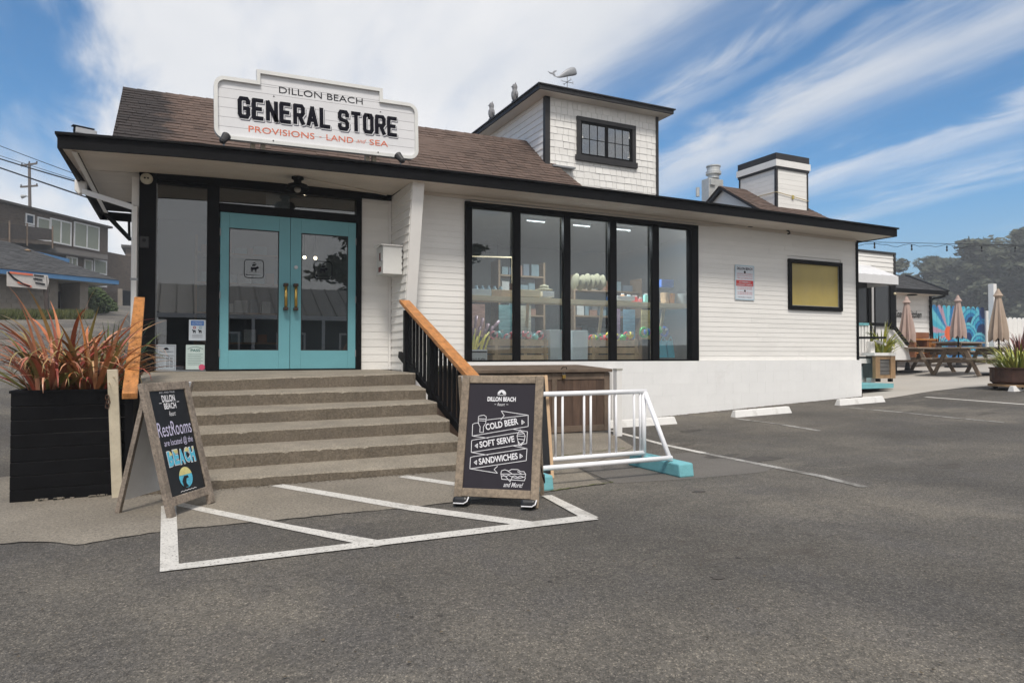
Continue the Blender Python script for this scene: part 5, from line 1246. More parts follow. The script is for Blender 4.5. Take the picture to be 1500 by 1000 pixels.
part('lower_jaw', MB().prism([zp(690, 90), zp(712, 92), zp(730, 84), zp(715, 86)], (0, .015, 0)), WG, wh)
rod = zp(690, 95); part('rod', MB().tube([rod, (rod.x, wy, TZ1)], .008, 8), WG, wh)
zc_ = zp(690, 130).z; part('compass_arms', MB().tube([(rod.x-.12, wy, zc_), (rod.x+.12, wy, zc_)], .006, 6).tube([(rod.x, wy-.12, zc_), (rod.x, wy+.12, zc_)], .006, 6).sphere((rod.x, wy, zc_), .018, 8), WG, wh)
for s, dxx, dyy in (('W', -.13, 0), ('E', .13, 0), ('N', 0, .13), ('S', 0, -.13)):
    part('lettering', put(text(s, .035, .045, 0), Matrix.Translation(Vector((rod.x+dxx-.017, wy+dyy, zc_-.02)))), WG, wh)
# ================================================================== A-FRAME SIGNS
GZ = G0+.004
def aframe(t, BL, BR, BLr, ztop, fw, fthk, fm_, boardm, backm, legd=.06):
    """front leaf BL-BR at ground, rear foot BLr, apex mid; returns local matrix of front leaf and its size"""
    BL, BR, BLr = (Vector((*p, GZ)) for p in (BL, BR, BLr)); off = (BLr-BL)/2
    TL = BL+off; TL.z = ztop; ex = BR-BL; w = ex.length; up = TL-BL; h = up.length
    M = basis(BL, ex, up)
    for a_, b_ in (((0, 0), (fw, h)), ((w-fw, 0), (w, h))):
        part('frame_stile', put(MB().box((a_[0], -fthk/2, a_[1]), (b_[0], fthk/2, b_[1])), M), fm_, t, bevel=.004)
    part('frame_rail', put(MB().box((fw+.0005, -fthk/2+.001, h-fw), (w-fw-.0005, fthk/2-.001, h-.001)), M), fm_, t, bevel=.004)
    part('frame_rail', put(MB().box((fw+.0005, -fthk/2+.001, legd), (w-fw-.0005, fthk/2-.001, legd+fw)), M), fm_, t, bevel=.004)
    part('chalkboard', put(MB().box((fw, -.004, legd+fw), (w-fw, .006, h-fw)), M), boardm, t)
    # rear leaf
    TLr = TL+Vector((0, 0, 0))+(off.normalized()*.012); Mr = basis(BLr, ex, TLr-BLr); h2 = (TLr-BLr).length
    for a_, b_ in (((0, 0), (.028, h2-.004)), ((w-.028, 0), (w, h2-.004))):
        part('rear_leg', put(MB().box((a_[0], -fthk/2+.001, a_[1]), (b_[0], fthk/2, b_[1])), Mr), fm_, t)
    part('rear_panel', put(MB().box((.0285, -.012, legd+.02), (w-.0285, .0, h2-.006)), Mr), backm, t)
    return M, w, h
g2 = lambda u, v: (G(u, v).x, G(u, v).y)
BACKW = mat('back_panel_grey', (.74, .74, .74), .6, .06)
s1 = thing('sandwich_board', 'chalkboard A-frame reading Restrooms are located at the Beach, beside the steps', 'sandwich board', (*g2(247, 760), G0))
bL, bR, bB = g2(247, 760), g2(313, 736), g2(171, 752)
M, w, h = aframe(s1, bL, bR, bB, P(206, 562, y=(bL[1]+bB[1])/2).z, .062, .035, WEATH, BOARDK, BACKW, .07)
sc1 = lambda s, w_, h_, x, z, m_, b=0., sh=0., n=-.008: part('lettering', put(text(s, w_, h_, b, 0, sh), M @ Matrix.Translation(Vector((x, n, z)))), m_, s1, fix=False)
iw = w-.124; ox = .062; LOOSE = .0
sc1('EST. AND TRUE', iw*.42, .012, ox+iw*.28, h*.915, CHALK)
sc1('DILLON', iw*.36, .052, ox+iw*.31, h*.845, CHALK, .03); sc1('BEACH', iw*.33, .046, ox+iw*.33, h*.79, CHALK, .03); sc1('Resort', iw*.18, .035, ox+iw*.42, h*.735, CHALK, .0, .4)
d_ = MB(); stroke(d_, [(ox+iw*.22, h*.84), (ox+iw*.28, h*.84)], .004, -.008); stroke(d_, [(ox+iw*.70, h*.84), (ox+iw*.77, h*.84)], .004, -.008); part('chalk_dash', put(d_, M), CHALK, s1)
sc1('RestRooms', iw*.93, .105, ox+iw*.02, h*.585, LILAC, .0, .08)
sc1('are located @ the', iw*.80, .06, ox+iw*.12, h*.50, LILAC, .0, .1)
BE1 = mat('chalk_sky', (.10, .48, .66), .6, .25, 18, stretch=(1, 1, 4)); BE2 = mat('chalk_yellow', (.66, .60, .25), .6, .2, 20)
for i, ch in enumerate('BEACH'):
    x = ox+iw*(.13+.155*i)
    sc1(ch, iw*.15, .118, x-.004, h*.357-.004+.004*(i % 2), CHALK, .09, n=-.007); sc1(ch, iw*.138, .106, x, h*.360+.004*(i % 2), BE1, .05, n=-.009)
    t_ = text(ch, iw*.138, .106, .05, 0); t_.f = [f_ for f_ in t_.f if sum(t_.v[k].z for k in f_)/len(f_) > .072]
    if t_.f: part('lettering', put(t_, M @ Matrix.Translation(Vector((x, -.010, h*.360+.004*(i % 2))))), BE2, s1, fix=False)
cx_, cz_, r_ = ox+iw*.50, h*.255, .075
k = MB(); disc(k, cx_, cz_, r_, -.007, a0=0, a1=360, k=28); part('chalk_emblem', put(k, M), BE1, s1)
k = MB(); disc(k, cx_, cz_, r_, -.008, a0=15, a1=165); part('chalk_emblem', put(k, M), BE2, s1)
k = MB(); k.add([(cx_-.045, -.009, cz_-.07), (cx_-.05, -.009, cz_-.02), (cx_-.02, -.009, cz_+.012), (cx_+.02, -.009, cz_+.012), (cx_+.03, -.009, cz_-.005), (cx_+.0, -.009, cz_-.01), (cx_-.01, -.009, cz_-.04), (cx_+.01, -.009, cz_-.07)], [(0, 1, 2, 3, 4, 5, 6, 7)]); part('chalk_emblem', put(k, M), BOARDK, s1)
for j in range(2):
    k = MB(); stroke(k, [(cx_-.09+.18*i/10, cz_-.095-.022*j+(.006 if i % 2 else 0)) for i in range(11)], .004, -.008); part('chalk_wave', put(k, M), CHALK, s1)
# right sign
s2 = thing('sandwich_board', 'large chalkboard A-frame advertising cold beer, soft serve and sandwiches', 'sandwich board', (*g2(664, 741), G0))
bL, bR, bB = g2(664.5, 739), g2(789, 745), None
ext = Vector((*bR, 0))-Vector((*bL, 0)); rr_ = Vector((*g2(797, 725), 0)); bB = tuple((rr_-ext)[:2])
M, w, h = aframe(s2, bL, bR, bB, P(734, 549, y=(bL[1]+bB[1])/2).z, .062, .035, mat('weathered_tan_wood', (.235, .185, .135), .8, .3, 2.5, .5, 25, grain=(30, .3), dirt=(6, .56, (.12, .095, .07), .7)), BOARDM, BACKW, .062)
SHOE = mat('black_rubber', (.012, .012, .014), .4); 
for x in (.012, w-.125):
    ft_ = part('foot_shoe', put(MB().box((x, -.09, -.001), (x+.115, .05, .058)), M), SHOE, s2, bevel=.022)
    part('foot_trim', put(MB().tube([(x+.012, -.094, .006), (x+.09, -.094, .006), (x+.113, -.085, .022), (x+.117, -.06, .055)], .005, 6), M), CHALK, ft_)
part('cord', put(MB().tube([(w-.02, .10, .34), (w-.005, .16, .24), (w+.0, .22, .20), (w-.01, .28, .22), (w-.02, .30, .27)], .005, 6), M), BLACK, s2)
sc2 = lambda s, w_, h_, x, z, m_=CHALK, b=0., sh=0., rot=0.: part('lettering', put(text(s, w_, h_, b, 0, sh), M @ Matrix.Translation(Vector((x, -.008, z))) @ Matrix.Rotation(-rot, 4, 'Y')), m_, s2, fix=False)
iw, ox = w-.124, .062; ih = h-.062-.124; oz = .124
def q2(x, y):   # zoom px of the board photo -> local; board occupies x 125..590, y 122..835 roughly (slightly skewed)
    ty = (y-125)/(832-125); xl = 148+(108-148)*ty; xr = 600+(568-600)*ty
    return ox+iw*(x-xl)/(xr-xl), oz+ih*(1-ty-.0)
k = MB(); cx_, cz_ = q2(371, 200); disc(k, cx_, cz_, .034, -.008, a0=0, a1=180); stroke(k, [(cx_-.032, cz_-.008), (cx_+.032, cz_-.008)], .004, -.008); part('logo', put(k, M), CHALK, s2)
k = MB(); k.add([(cx_-.018, -.0085, cz_), (cx_-.003, -.0085, cz_+.018), (cx_+.012, -.0085, cz_)], [(0, 1, 2)]); part('logo', put(k, M), BOARDM, s2)
a_, b_ = q2(272, 250), q2(467, 220); sc2('DILLON BEACH', b_[0]-a_[0], .036, a_[0], a_[1], b=.04)
a_ = q2(340, 280); sc2('Resort', .06, .022, a_[0], a_[1], sh=.4)
k = MB(); 
for xa, xb in ((322, 332), (402, 415)): stroke(k, [q2(xa, 270), q2(xb, 270)], .003, -.008)
LW = .0045
def ban(pts, closed=False): stroke(k, [q2(*p) for p in pts], LW, -.008, closed)
# ribbon banner drawn in chalk line
ban([(365, 375), (388, 345), (368, 315), (550, 340), (550, 415)]); ban([(550, 340), (262, 378)]); ban([(550, 415), (170, 488), (172, 410), (185, 402), (215, 398)]); 
ban([(170, 488), (280, 500)]); ban([(445, 435), (545, 450), (540, 528), (165, 598), (166, 520), (180, 514), (480, 458)]); ban([(165, 598), (280, 612)]); ban([(445, 545), (542, 562), (537, 640), (157, 706), (160, 632), (176, 626), (535, 562)])
ban([(157, 706), (345, 728), (322, 705), (345, 683)])
# beer glass
ban([(212, 355), (222, 350), (250, 345), (266, 356), (262, 400), (246, 425), (247, 462), (222, 462), (224, 425), (210, 400), (212, 355)]); ban([(214, 370), (264, 372)]); ban([(216, 383), (262, 384)])
# ice cream cone
ban([(475, 480), (482, 460), (492, 445), (497, 438), (503, 450), (520, 460), (530, 480), (522, 515), (505, 543), (487, 543), (482, 515), (475, 480), (530, 482)]); ban([(480, 470), (524, 462)]); ban([(484, 500), (524, 505)]); ban([(482, 515), (505, 543)]); ban([(522, 515), (488, 543)]); ban([(486, 458), (516, 452)])
# sandwich
ban([(368, 730), (372, 712), (395, 704), (420, 712), (440, 700), (480, 700), (500, 712), (522, 712), (534, 728), (368, 732), (372, 748), (395, 742), (430, 780), (445, 750), (480, 758), (530, 745), (534, 728)]); ban([(372, 750), (375, 766), (525, 770), (532, 750)]); ban([(415, 712), (440, 726)]); ban([(480, 712), (505, 726)]); ban([(380, 738), (400, 748), (420, 738), (440, 748), (460, 740), (480, 750), (500, 740), (520, 748)])
for cx2, cy2, s_ in ((515, 388, 1), (200, 553, -1), (503, 612, 1), (195, 663, -1)): ban([(cx2-8*s_, cy2-14), (cx2+10*s_, cy2), (cx2-8*s_, cy2+14), (cx2-8*s_, cy2-14)]); ban([(cx2-2*s_, cy2-8), (cx2-2*s_, cy2+8)])
part('chalk_drawing', put(k, M), CHALK, s2)
def bt(s, p0_, p1_, hh2):
    a_, b_ = q2(*p0_), q2(*p1_); ang = math.atan2(b_[1]-a_[1], b_[0]-a_[0]); sc2(s, math.hypot(b_[0]-a_[0], b_[1]-a_[1]), hh2, a_[0], a_[1], b=.025, rot=ang)
bt('COLD BEER', (265, 448), (485, 402), .050); bt('SOFT SERVE', (224, 566), (460, 520), .048); bt('SANDWICHES', (220, 678), (482, 632), .048)
a_ = q2(385, 815); sc2('and More!', .15, .035, a_[0], a_[1], b=.005, sh=.4)
# third board behind
s3 = thing('sandwich_board', 'black board in a pale wood frame standing hidden behind the cold beer sign', 'sandwich board', (3.0, 5.5, G0))
c0 = G(811.5, 701); 
aframe(s3, (c0.x-.52, c0.y+.12), (c0.x, c0.y), (c0.x-.42, c0.y+.55), P(811, 549.5, y=c0.y+.2).z, .03, .025, PALEW, BOARDK, BOARDK, .01)
# ================================================================== CABINET
cb = thing('storage_cabinet', 'dark weathered wooden storage cabinet with padlock under the shop window', 'cabinet', (4.7, 8.6, G0))
CY = 8.5; cx1 = P(893, 600, y=CY).x; cx0 = 3.35; cz1 = P(893, 540, y=CY).z; cz0 = G(893, 632).z+.02
cz0 = P(860, 631.5, y=CY).z
part('cabinet_body', MB().box((cx0, CY+.03, cz0), (cx1, 9.42, cz1-.03)), BARN, cb)
part('lid', MB().prism([(cx0-.03, CY-.05, cz1-.045), (cx0-.03, CY-.05, cz1), (cx0-.03, 9.42, cz1+.05), (cx0-.03, 9.42, cz1+.0)], (cx1-cx0+.05, 0, 0)), BARNF, cb, bevel=.006)
fxs = [(cx0, cx0+.1), (cx1-.095, cx1)]; xm2 = P(813, 580, y=CY).x; fxs.append((xm2-.05, xm2+.03))
for a_, b_ in fxs: part('frame_stile', MB().box((a_, CY-.006, cz0), (b_, CY+.029, cz1-.05)), BARNF, cb, bevel=.004)
for a_, b_ in ((cx0+.101, xm2-.051), (xm2+.031, cx1-.096)):
    part('frame_rail', MB().box((a_, CY-.004, cz1-.15), (b_, CY+.029, cz1-.06)), BARNF, cb, bevel=.004); part('frame_rail', MB().box((a_, CY-.004, cz0), (b_, CY+.029, cz0+.09)), BARNF, cb, bevel=.004)
    x = a_
    while x < b_-.02:
        x1 = min(x+.135, b_); part('plank', MB().box((x+.002, CY+.008, cz0+.091), (x1-.002, CY+.028, cz1-.151)), BARN, cb); x = x1
p = P(826, 548, y=CY-.03)
part('hasp', MB().tube([(p.x-.06, CY-.03, cz1-.01), (p.x-.03, CY-.05, cz1+.03), (p.x+.03, CY-.05, cz1+.03), (p.x+.05, CY-.03, cz1-.01)], .007, 6), BLACK, cb)
pk = part('padlock', MB().box((p.x-.025, CY-.045, p.z-.06), (p.x+.025, CY-.015, p.z-.01)), BRASS, cb, bevel=.004); part('shackle', MB().tube([(p.x-.016, CY-.03, p.z-.012), (p.x-.016, CY-.03, p.z+.02), (p.x, CY-.03, p.z+.035), (p.x+.016, CY-.03, p.z+.02), (p.x+.016, CY-.03, p.z-.012)], .005, 6), STEEL, pk)
# white stub posts
c = G(905, 638)
t = thing('white_post', 'short square white post standing right of the wooden cabinet', 'post', c)
part('post', MB().box((c.x-.045, c.y-.045, c.z-.02), (c.x+.045, c.y+.045, P(905, 542, y=c.y).z)), WTRIM, t, bevel=.004)
part('cap', MB().box((c.x-.05, c.y-.05, P(905, 542, y=c.y).z), (c.x+.05, c.y+.05, P(905, 539.5, y=c.y).z)), mat('post_cap_grey', (.40, .39, .35), .7), t)
x = P(896.5, 560, y=9.38).x
t = thing('drain_pipe', 'white drain pipe against the block base beside the cabinet', 'pipe', (x, 9.38, zg(x, 9.38)))
part('pipe', MB().box((x-.03, 9.34, zg(x, 9.4)), (x+.035, 9.40, P(896, 540, y=9.38).z)), WTRIM, t, bevel=.01)
# ================================================================== BIKE RACK
rk = thing('bike_rack', 'white tubular bike rack on two turquoise concrete feet', 'bike rack', (3.4, 5.4, G0))
RX0, RX1 = 2.66, P(943, 600, y=5.55).x; ya, yb_ = 5.55, 5.15
zt_, zm2, zf = P(944, 573, y=ya).z, P(944, 662.5, y=ya).z, P(980, 670.5, y=yb_).z
part('top_bar', MB().tube([(RX0, ya, zt_), (RX1+.03, ya, zt_)], .0225, 12), RACKW, rk, smooth=True)
part('lower_bar', MB().tube([(RX0, ya, zm2), (RX1, ya, zm2)], .0225, 12), RACKW, rk, smooth=True)
part('foot_bar', MB().tube([(RX0, yb_, zf), (RX1+.02, yb_, zf)], .0225, 12), RACKW, rk, smooth=True)
for x in (RX0, RX1):
    part('end_post', MB().tube([(x, ya, G0+.08), (x, ya, zt_)], .0225, 12), RACKW, rk, smooth=True)
    part('brace', MB().tube([(x+.01, ya-.01, zt_-.01), (x+.01, yb_, zf-.03)], .0225, 12), RACKW, rk, smooth=True)
    part('concrete_foot', MB().prism([(x-.02, 4.98, G0), (x-.02, 5.0, G0+.125), (x-.02, 5.76, G0+.13), (x-.02, 5.8, G0)], (.17, 0, 0)), TURQ, rk, bevel=.015)
for u in (813.6, 824, 855.6, 865.3, 892.7, 902.4, 929, 937.7):
    x = P(u, 620, y=ya).x; part('upright_bar', MB().tube([(x, ya, zm2), (x, ya, zt_)], .0115, 10), RACKW, rk, smooth=True)
# ================================================================== WHEEL STOPS
ws0 = None
def wstop(pa, pb, label, hgt=.12):
    a_, b_ = G(*pa), G(*pb); d_ = b_-a_; ln = d_.length; t = thing('wheel_stop', label, 'wheel stop', a_, 'white concrete wheel stops')
    M_ = basis(a_+Vector((0, 0, -.01)), d_, (0, 0, 1)); w_ = .15
    m_ = MB().add([(0, 0, 0), (0, w_, 0), (.03, w_-.035, hgt), (.03, .035, hgt), (ln, 0, 0), (ln, w_, 0), (ln-.03, w_-.035, hgt), (ln-.03, .035, hgt)], [(0, 1, 2, 3), (4, 7, 6, 5), (0, 3, 7, 4), (3, 2, 6, 7), (1, 5, 6, 2), (0, 4, 5, 1)], M_)
    part('stop_body', m_, STOPW, t, bevel=.012)
    part('anchor_pin', MB().tube([M_ @ Vector((.3, w_/2, hgt-.01)), M_ @ Vector((.3, w_/2, hgt+.006))], .012, 8), RUST, t)
wstop((880, 628), (993, 620.5), 'white wheel stop partly behind the bike rack')
wstop((1077.5, 611.5), (1161, 604.5), 'white wheel stop below the shop wall under the amber window')
wstop((1231, 594), (1298, 588.5), 'white wheel stop at the right corner of the store')
wstop((1486, 573.5), (1540, 569), 'white wheel stop at the right edge by the rusty planter')
# ================================================================== REAR ROOFS OF THE STORE
# second gable behind, with cabinet chimney and kitchen vent
ra = thing('rear_wing', 'rear kitchen wing of the store with a brown shingle gable roof', 'building', (5, 14, 1))
YR2 = 14.0
g0, g1 = P(1052, 271, y=YR2+1.2), P(1180, 300, y=YR2+1.2)
apex = P(1053, 272, y=YR2); rxr = P(1150, 289, y=YR2).x
el = P(1030, 298, y=YR2); er = P(1095, 300, y=YR2)
zE = P(1080, 316, y=YR2-1.4).z
slp = 1.4
A_ = Vector((apex.x, YR2-1.5, apex.z-.95)); B_ = Vector((P(1215, 322, y=YR2-1.5).x, YR2-1.5, apex.z-.95)); D_ = Vector((apex.x, YR2, apex.z)); C_ = Vector((P(1140, 285, y=YR2).x, YR2, apex.z))
part('roof_shingles', shingle_roof(A_, B_, C_, D_, .12, .2, ASHR), ASHR, ra, stuff=True, fix=False)
part('roof_deck', MB().add([A_-Vector((0, 0, .02)), B_-Vector((0, 0, .02)), C_-Vector((0, 0, .02)), D_-Vector((0, 0, .02)), Vector((A_.x, YR2+1.5, A_.z)), Vector((B_.x, YR2+1.5, A_.z))], [(0, 1, 2, 3), (3, 2, 5, 4), (1, 5, 2)]), ASHR, ra, fix=False)
part('gable_wall', MB().prism([(apex.x+.15, YR2-1.5, A_.z-.1), (apex.x+.15, YR2, apex.z-.1), (apex.x+.15, YR2+1.5, A_.z-.1), (apex.x+.15, YR2+1.5, 3.0), (apex.x+.15, YR2-1.5, 3.0)], (.1, 0, 0)), WTRIM, ra)
part('rake_board', MB().bar((apex.x+.05, YR2, apex.z-.05), (apex.x+.05, YR2-1.5, A_.z-.05), .05, .07).bar((apex.x+.05, YR2+.0, apex.z-.05), (apex.x+.05, YR2+1.5, A_.z-.05), .05, .12), CHAR, ra)
part('wing_wall', MB().box((apex.x+.3, YR2-1.3, .5), (B_.x-.4, YR2+1.3, A_.z)), WTRIM, ra)
# boxed chimney
ch = thing('boxed_chimney', 'square white boarded chimney with black bands behind the store roof', 'chimney', (0, 0, 0))
CYf = 12.9; k0, k1 = P(1137, 260, y=CYf).x, P(1183, 260, y=CYf).x
kd = P(1083, 260, x=k0).y
cz_t, cz_w1, cz_w0, cz_l, cz_b = (P(1137, v, y=CYf).z for v in (224, 234, 243.5, 247, 300))
ch.location = (k0, CYf, cz_b-.6)
zb6 = cz_b-.6
part('chimney_core', MB().box((k0+.02, CYf+.02, zb6), (k1-.02, kd, cz_t-.02)), WTRIM, ch)
z = zb6
while z < cz_l:
    b_ = min(z+.13, cz_l)
    part('siding_board', MB().box((k0+.02, CYf, z+.004), (k1-.02, CYf+.019, b_)), WHITE, ch); part('siding_board', MB().box((k0, CYf+.03, z+.004), (k0+.019, kd, b_)), WHITE, ch); z = b_
part('corner_board', MB().box((k0-.012, CYf-.012, zb6), (k0+.05, CYf+.05, cz_l)), CHAR, ch); part('corner_board', MB().box((k1-.04, CYf-.012, zb6), (k1+.012, CYf+.05, cz_l)), CHAR, ch); part('corner_board', MB().box((k0-.012, kd-.04, zb6), (k0+.05, kd+.01, cz_l)), CHAR, ch)
for za_, zb7, m_, e_ in ((cz_l, cz_w0, CHAR, .03), (cz_w0, cz_w1, WTRIM, .055), (cz_w1, cz_t, CHAR, .03)): part('band', MB().box((k0-e_, CYf-e_, za_+.001), (k1+e_, kd+e_, zb7)), m_, ch)
part('cable', MB().tube([(k0-.03, kd, cz_b+.35), (k0-.03, CYf-.03, cz_b+.33), (k1+.02, CYf-.03, cz_b+.20)], .01, 5), mat('cable_tan', (.45, .36, .2), .7), ch)
part('cleat', MB().box(((k0+k1)/2-.03, CYf-.04, cz_b+.2), ((k0+k1)/2+.03, CYf-.013, cz_b+.3)), mat('cleat_yellow', (.5, .4, .12), .6), ch)
kv = thing('kitchen_vent', 'pale metal mushroom exhaust vent behind the roof edge', 'roof vent', P(1044, 290, y=14.6))
c = P(1045, 244, y=14.6); VM = mat('vent_metal', (.52, .53, .52), .45, .1, 8, metal=.3)
zz_ = lambda v: P(1045, v, y=14.6).z
part('vent_hood', MB().lathe([(.16, zz_(262)), (.16, zz_(257)), (.21, zz_(256)), (.21, zz_(252)), (.18, zz_(251)), (.18, zz_(246)), (.2, zz_(245)), (.2, zz_(243.5)), (.1, zz_(243))], (c.x, 14.6, 0), 20), VM, kv)
part('vent_base', MB().box((P(1033, 270, y=14.6).x, 14.45, zz_(330)), (P(1054, 270, y=14.6).x, 14.75, zz_(264))), VM, kv, bevel=.01)
part('junction_box', MB().box((P(1040, 270, y=14.44).x, 14.40, zz_(274)), (P(1047, 270, y=14.44).x, 14.449, zz_(266))), VM, kv)
part('flue_ring', MB().tube([P(1022, 288, y=14.5), P(1022, 275, y=14.5)], .05, 10), VM, kv)
# ================================================================== RIGHT: awning, kitchen building, patio
DW = mat('dark_window', (.035, .037, .04), .12, .1)
aw = thing('side_annex', 'white annex with a dark cornice, white awning and dark windows right of the store', 'building', P(1280, 540, y=13.5))
ya_ = 13.2
xa0, xa1 = XR+.3, P(1309, 400, y=ya_).x
part('parapet_wall', MB().box((xa0, ya_, .3), (xa1, ya_+2, P(1290, 372, y=ya_).z)), WTRIM, aw)
z = P(1290, 410, y=ya_).z
while z < P(1290, 372, y=ya_).z-.05:
    part('siding_board', MB().add([(xa0, ya_-.02, z), (xa0, ya_-.005, z+.13), (xa1, ya_-.005, z+.13), (xa1, ya_-.02, z)], [(0, 3, 2, 1)]), WHITE, aw); z += .13
zt3 = P(1290, 372, y=ya_).z
part('cornice', MB().box((xa0, ya_-.05, zt3+.001), (xa1+.05, ya_+2, zt3+.07)), CHAR, aw); part('corner_board', MB().box((xa1-.03, ya_-.04, .5), (xa1+.05, ya_+.03, zt3)), CHAR, aw)
yb4 = 12.2
AWN = mat('awning_canvas', (.66, .66, .67), .7, .04, 3, .1)
a0, a1, a2, a3 = P(1250, 387, y=ya_-.03), P(1262, 389, y=ya_-.03), P(1316, 405, y=yb4), P(1250, 400, y=yb4)
b2 = P(1316, 417, y=yb4); a3.z = a2.z+.02; a3.x = XR+.3
a0 = Vector((a3.x, ya_-.03, P(1262, 388, y=ya_).z)); a1 = Vector((P(1272, 390, y=ya_).x, ya_-.03, a0.z)); ae = Vector((a2.x, ya_-.03, a2.z))
part('awning_top', MB().add([a0, a1, a2, a3, ae], [(0, 1, 2, 3), (1, 4, 2)]), AWN, aw)
vm_ = MB(); n = 14
for i in range(n):
    x0_, x1_ = a3.x+(a2.x-a3.x)*i/n, a3.x+(a2.x-a3.x)*(i+1)/n; dy = .008*(i % 2)
    vm_.add([(x0_, yb4-dy, a3.z), (x1_, yb4-.008+dy, a2.z), (x1_, yb4-.008+dy, b2.z), (x0_, yb4-dy, b2.z)], [(0, 1, 2, 3)])
vm_.add([(a2.x, yb4, a2.z), (a2.x, ya_-.03, a2.z), (a2.x, ya_-.03, b2.z), (a2.x, yb4, b2.z)], [(0, 1, 2, 3)])
part('valance', vm_, AWN, aw, fix=False)
part('awning_frame', MB().tube([(a3.x, yb4+.02, b2.z), (a2.x-.02, yb4+.02, b2.z)], .015, 6), CHAR, aw)
yw_ = ya_-.02
for u0_, u1_ in ((1252, 1270), (1279, 1302)):
    p, q = P(u0_, 478, y=yw_), P(u1_, 413, y=yw_); part('window_pane', MB().box((p.x, yw_-.03, p.z), (q.x, yw_, q.z)), DW, aw)
for u0_, u1_, m_ in ((1270, 1273.5, BLACK), (1274, 1277, WTRIM), (1277.3, 1279, BLACK), (1302, 1308.5, BLACK)):
    p, q = P(u0_, 500, y=yw_), P(u1_, 412, y=yw_); part('window_post', MB().box((p.x, yw_-.07, p.z-.3), (q.x, yw_-.031, q.z)), m_, aw)
part('window_head', MB().box((xa0, yw_-.08, P(1280, 413, y=yw_).z), (xa1, yw_-.0, P(1280, 409.5, y=yw_).z)), BLACK, aw)
wb = P(1311, 430, y=yb4+.1); part('awning_bulb', MB().sphere((wb.x, yb4+.1, wb.z), .035, 8), mat('warm_bulb', (.7, .6, .4), .3), aw, smooth=True)
# ramp with railings
rp = thing('entrance_ramp', 'small white timber stair landing with pickets and a turquoise deck at the store corner', 'ramp', P(1275, 570, y=10.2))
yr = 10.4
def rb(u0, v0, u1, v1, y, d, m, nm, par=None):
    p, q = P(u0, v1, y=y), P(u1, v0, y=y); return part(nm, MB().box((p.x, y, p.z), (q.x, y+d, q.z)), m, par or rp)
rb(1258.6, 561.5, 1309, 569.5, 9.75, 1.2, TURQ, 'deck'); rb(1258.6, 569.6, 1308, 571.5, 9.8, 1.1, BLACK, 'deck_skirt')
rb(1258, 473, 1273, 476, yr, .1, TURQ, 'top_rail')
for u in (1258, 1262.5, 1267.5, 1271.5): rb(u, 476.3, u+2.6, 521, yr+.02, .04, WTRIM, 'picket')
rb(1256, 525, 1277.5, 532, yr-.1, .14, WTRIM, 'mid_rail'); rb(1276, 500, 1281.5, 560, yr-.1, .12, WTRIM, 'newel_post'); rb(1258, 536, 1274, 560, yr+.1, .5, WTRIM, 'riser_panel')
part('hand_rail', MB().bar(P(1255, 494.5, y=yr-.3), P(1296, 494.5, y=yr-.2), .06, .05), BLACK, rp)
part('slope_board', MB().bar(P(1282, 499, y=yr-.1), P(1306, 509, y=yr-.1), .1, .05), WTRIM, rp)
part('slope_rail', MB().bar(P(1266, 474, y=12.4), P(1308, 476, y=12.4), .06, .08).bar(P(1308, 476, y=12.4), P(1330, 505, y=12.4), .06, .08), BLACK, rp)
part('slope_panel', MB().prism([P(1300, 482, y=12.5), P(1313, 484, y=12.5), P(1330, 508, y=12.5), P(1334, 527, y=12.5), P(1310, 527, y=12.5)], (0, .1, 0)), WTRIM, rp)
# timber planter box
tpx = thing('planter_box', 'tall wood framed planter box with grey panels at the end of the turquoise deck', 'planter', P(1298, 557, y=10.15))
PWD = mat('planter_wood', (.30, .19, .10), .75, .25, 3, .3, 20, stretch=(4, 4, 1)); PGR = mat('planter_grey_board', (.12, .115, .11), .8, .2, 4, .3)
def pbx_(u0, v0, u1, v1, y, d, m, nm): return rb(u0, v0, u1, v1, y, d, m, nm, tpx)
pbx_(1283, 521, 1289, 554, 10.10, .08, PWD, 'corner_post'); pbx_(1305, 521, 1311.5, 554, 10.10, .08, PWD, 'corner_post'); pbx_(1289.2, 521, 1304.8, 526, 10.11, .06, PWD, 'rail'); pbx_(1289.2, 549, 1304.8, 554, 10.11, .06, PWD, 'rail')
for i in range(4): pbx_(1289.2, 526.3+i*5.7, 1304.8, 531.6+i*5.7, 10.13, .03, PGR, 'panel_board')
pbx_(1283.5, 522, 1311, 553.5, 10.17, .55, PGR, 'inner_box'); pbx_(1281, 516.5, 1313, 520.8, 10.08, .7, WTRIM, 'top_rim')
for u in (1287, 1305): pbx_(u, 554.3, u+3, 559, 10.15, .08, BLACK, 'foot')
spiky('striped_flax', 'yellow green flax plant in the tall wood framed planter', 'plant', P(1292, 522, y=10.45), YGL, 95, .5, .95, .05, 31, up=.5, spread=.16)
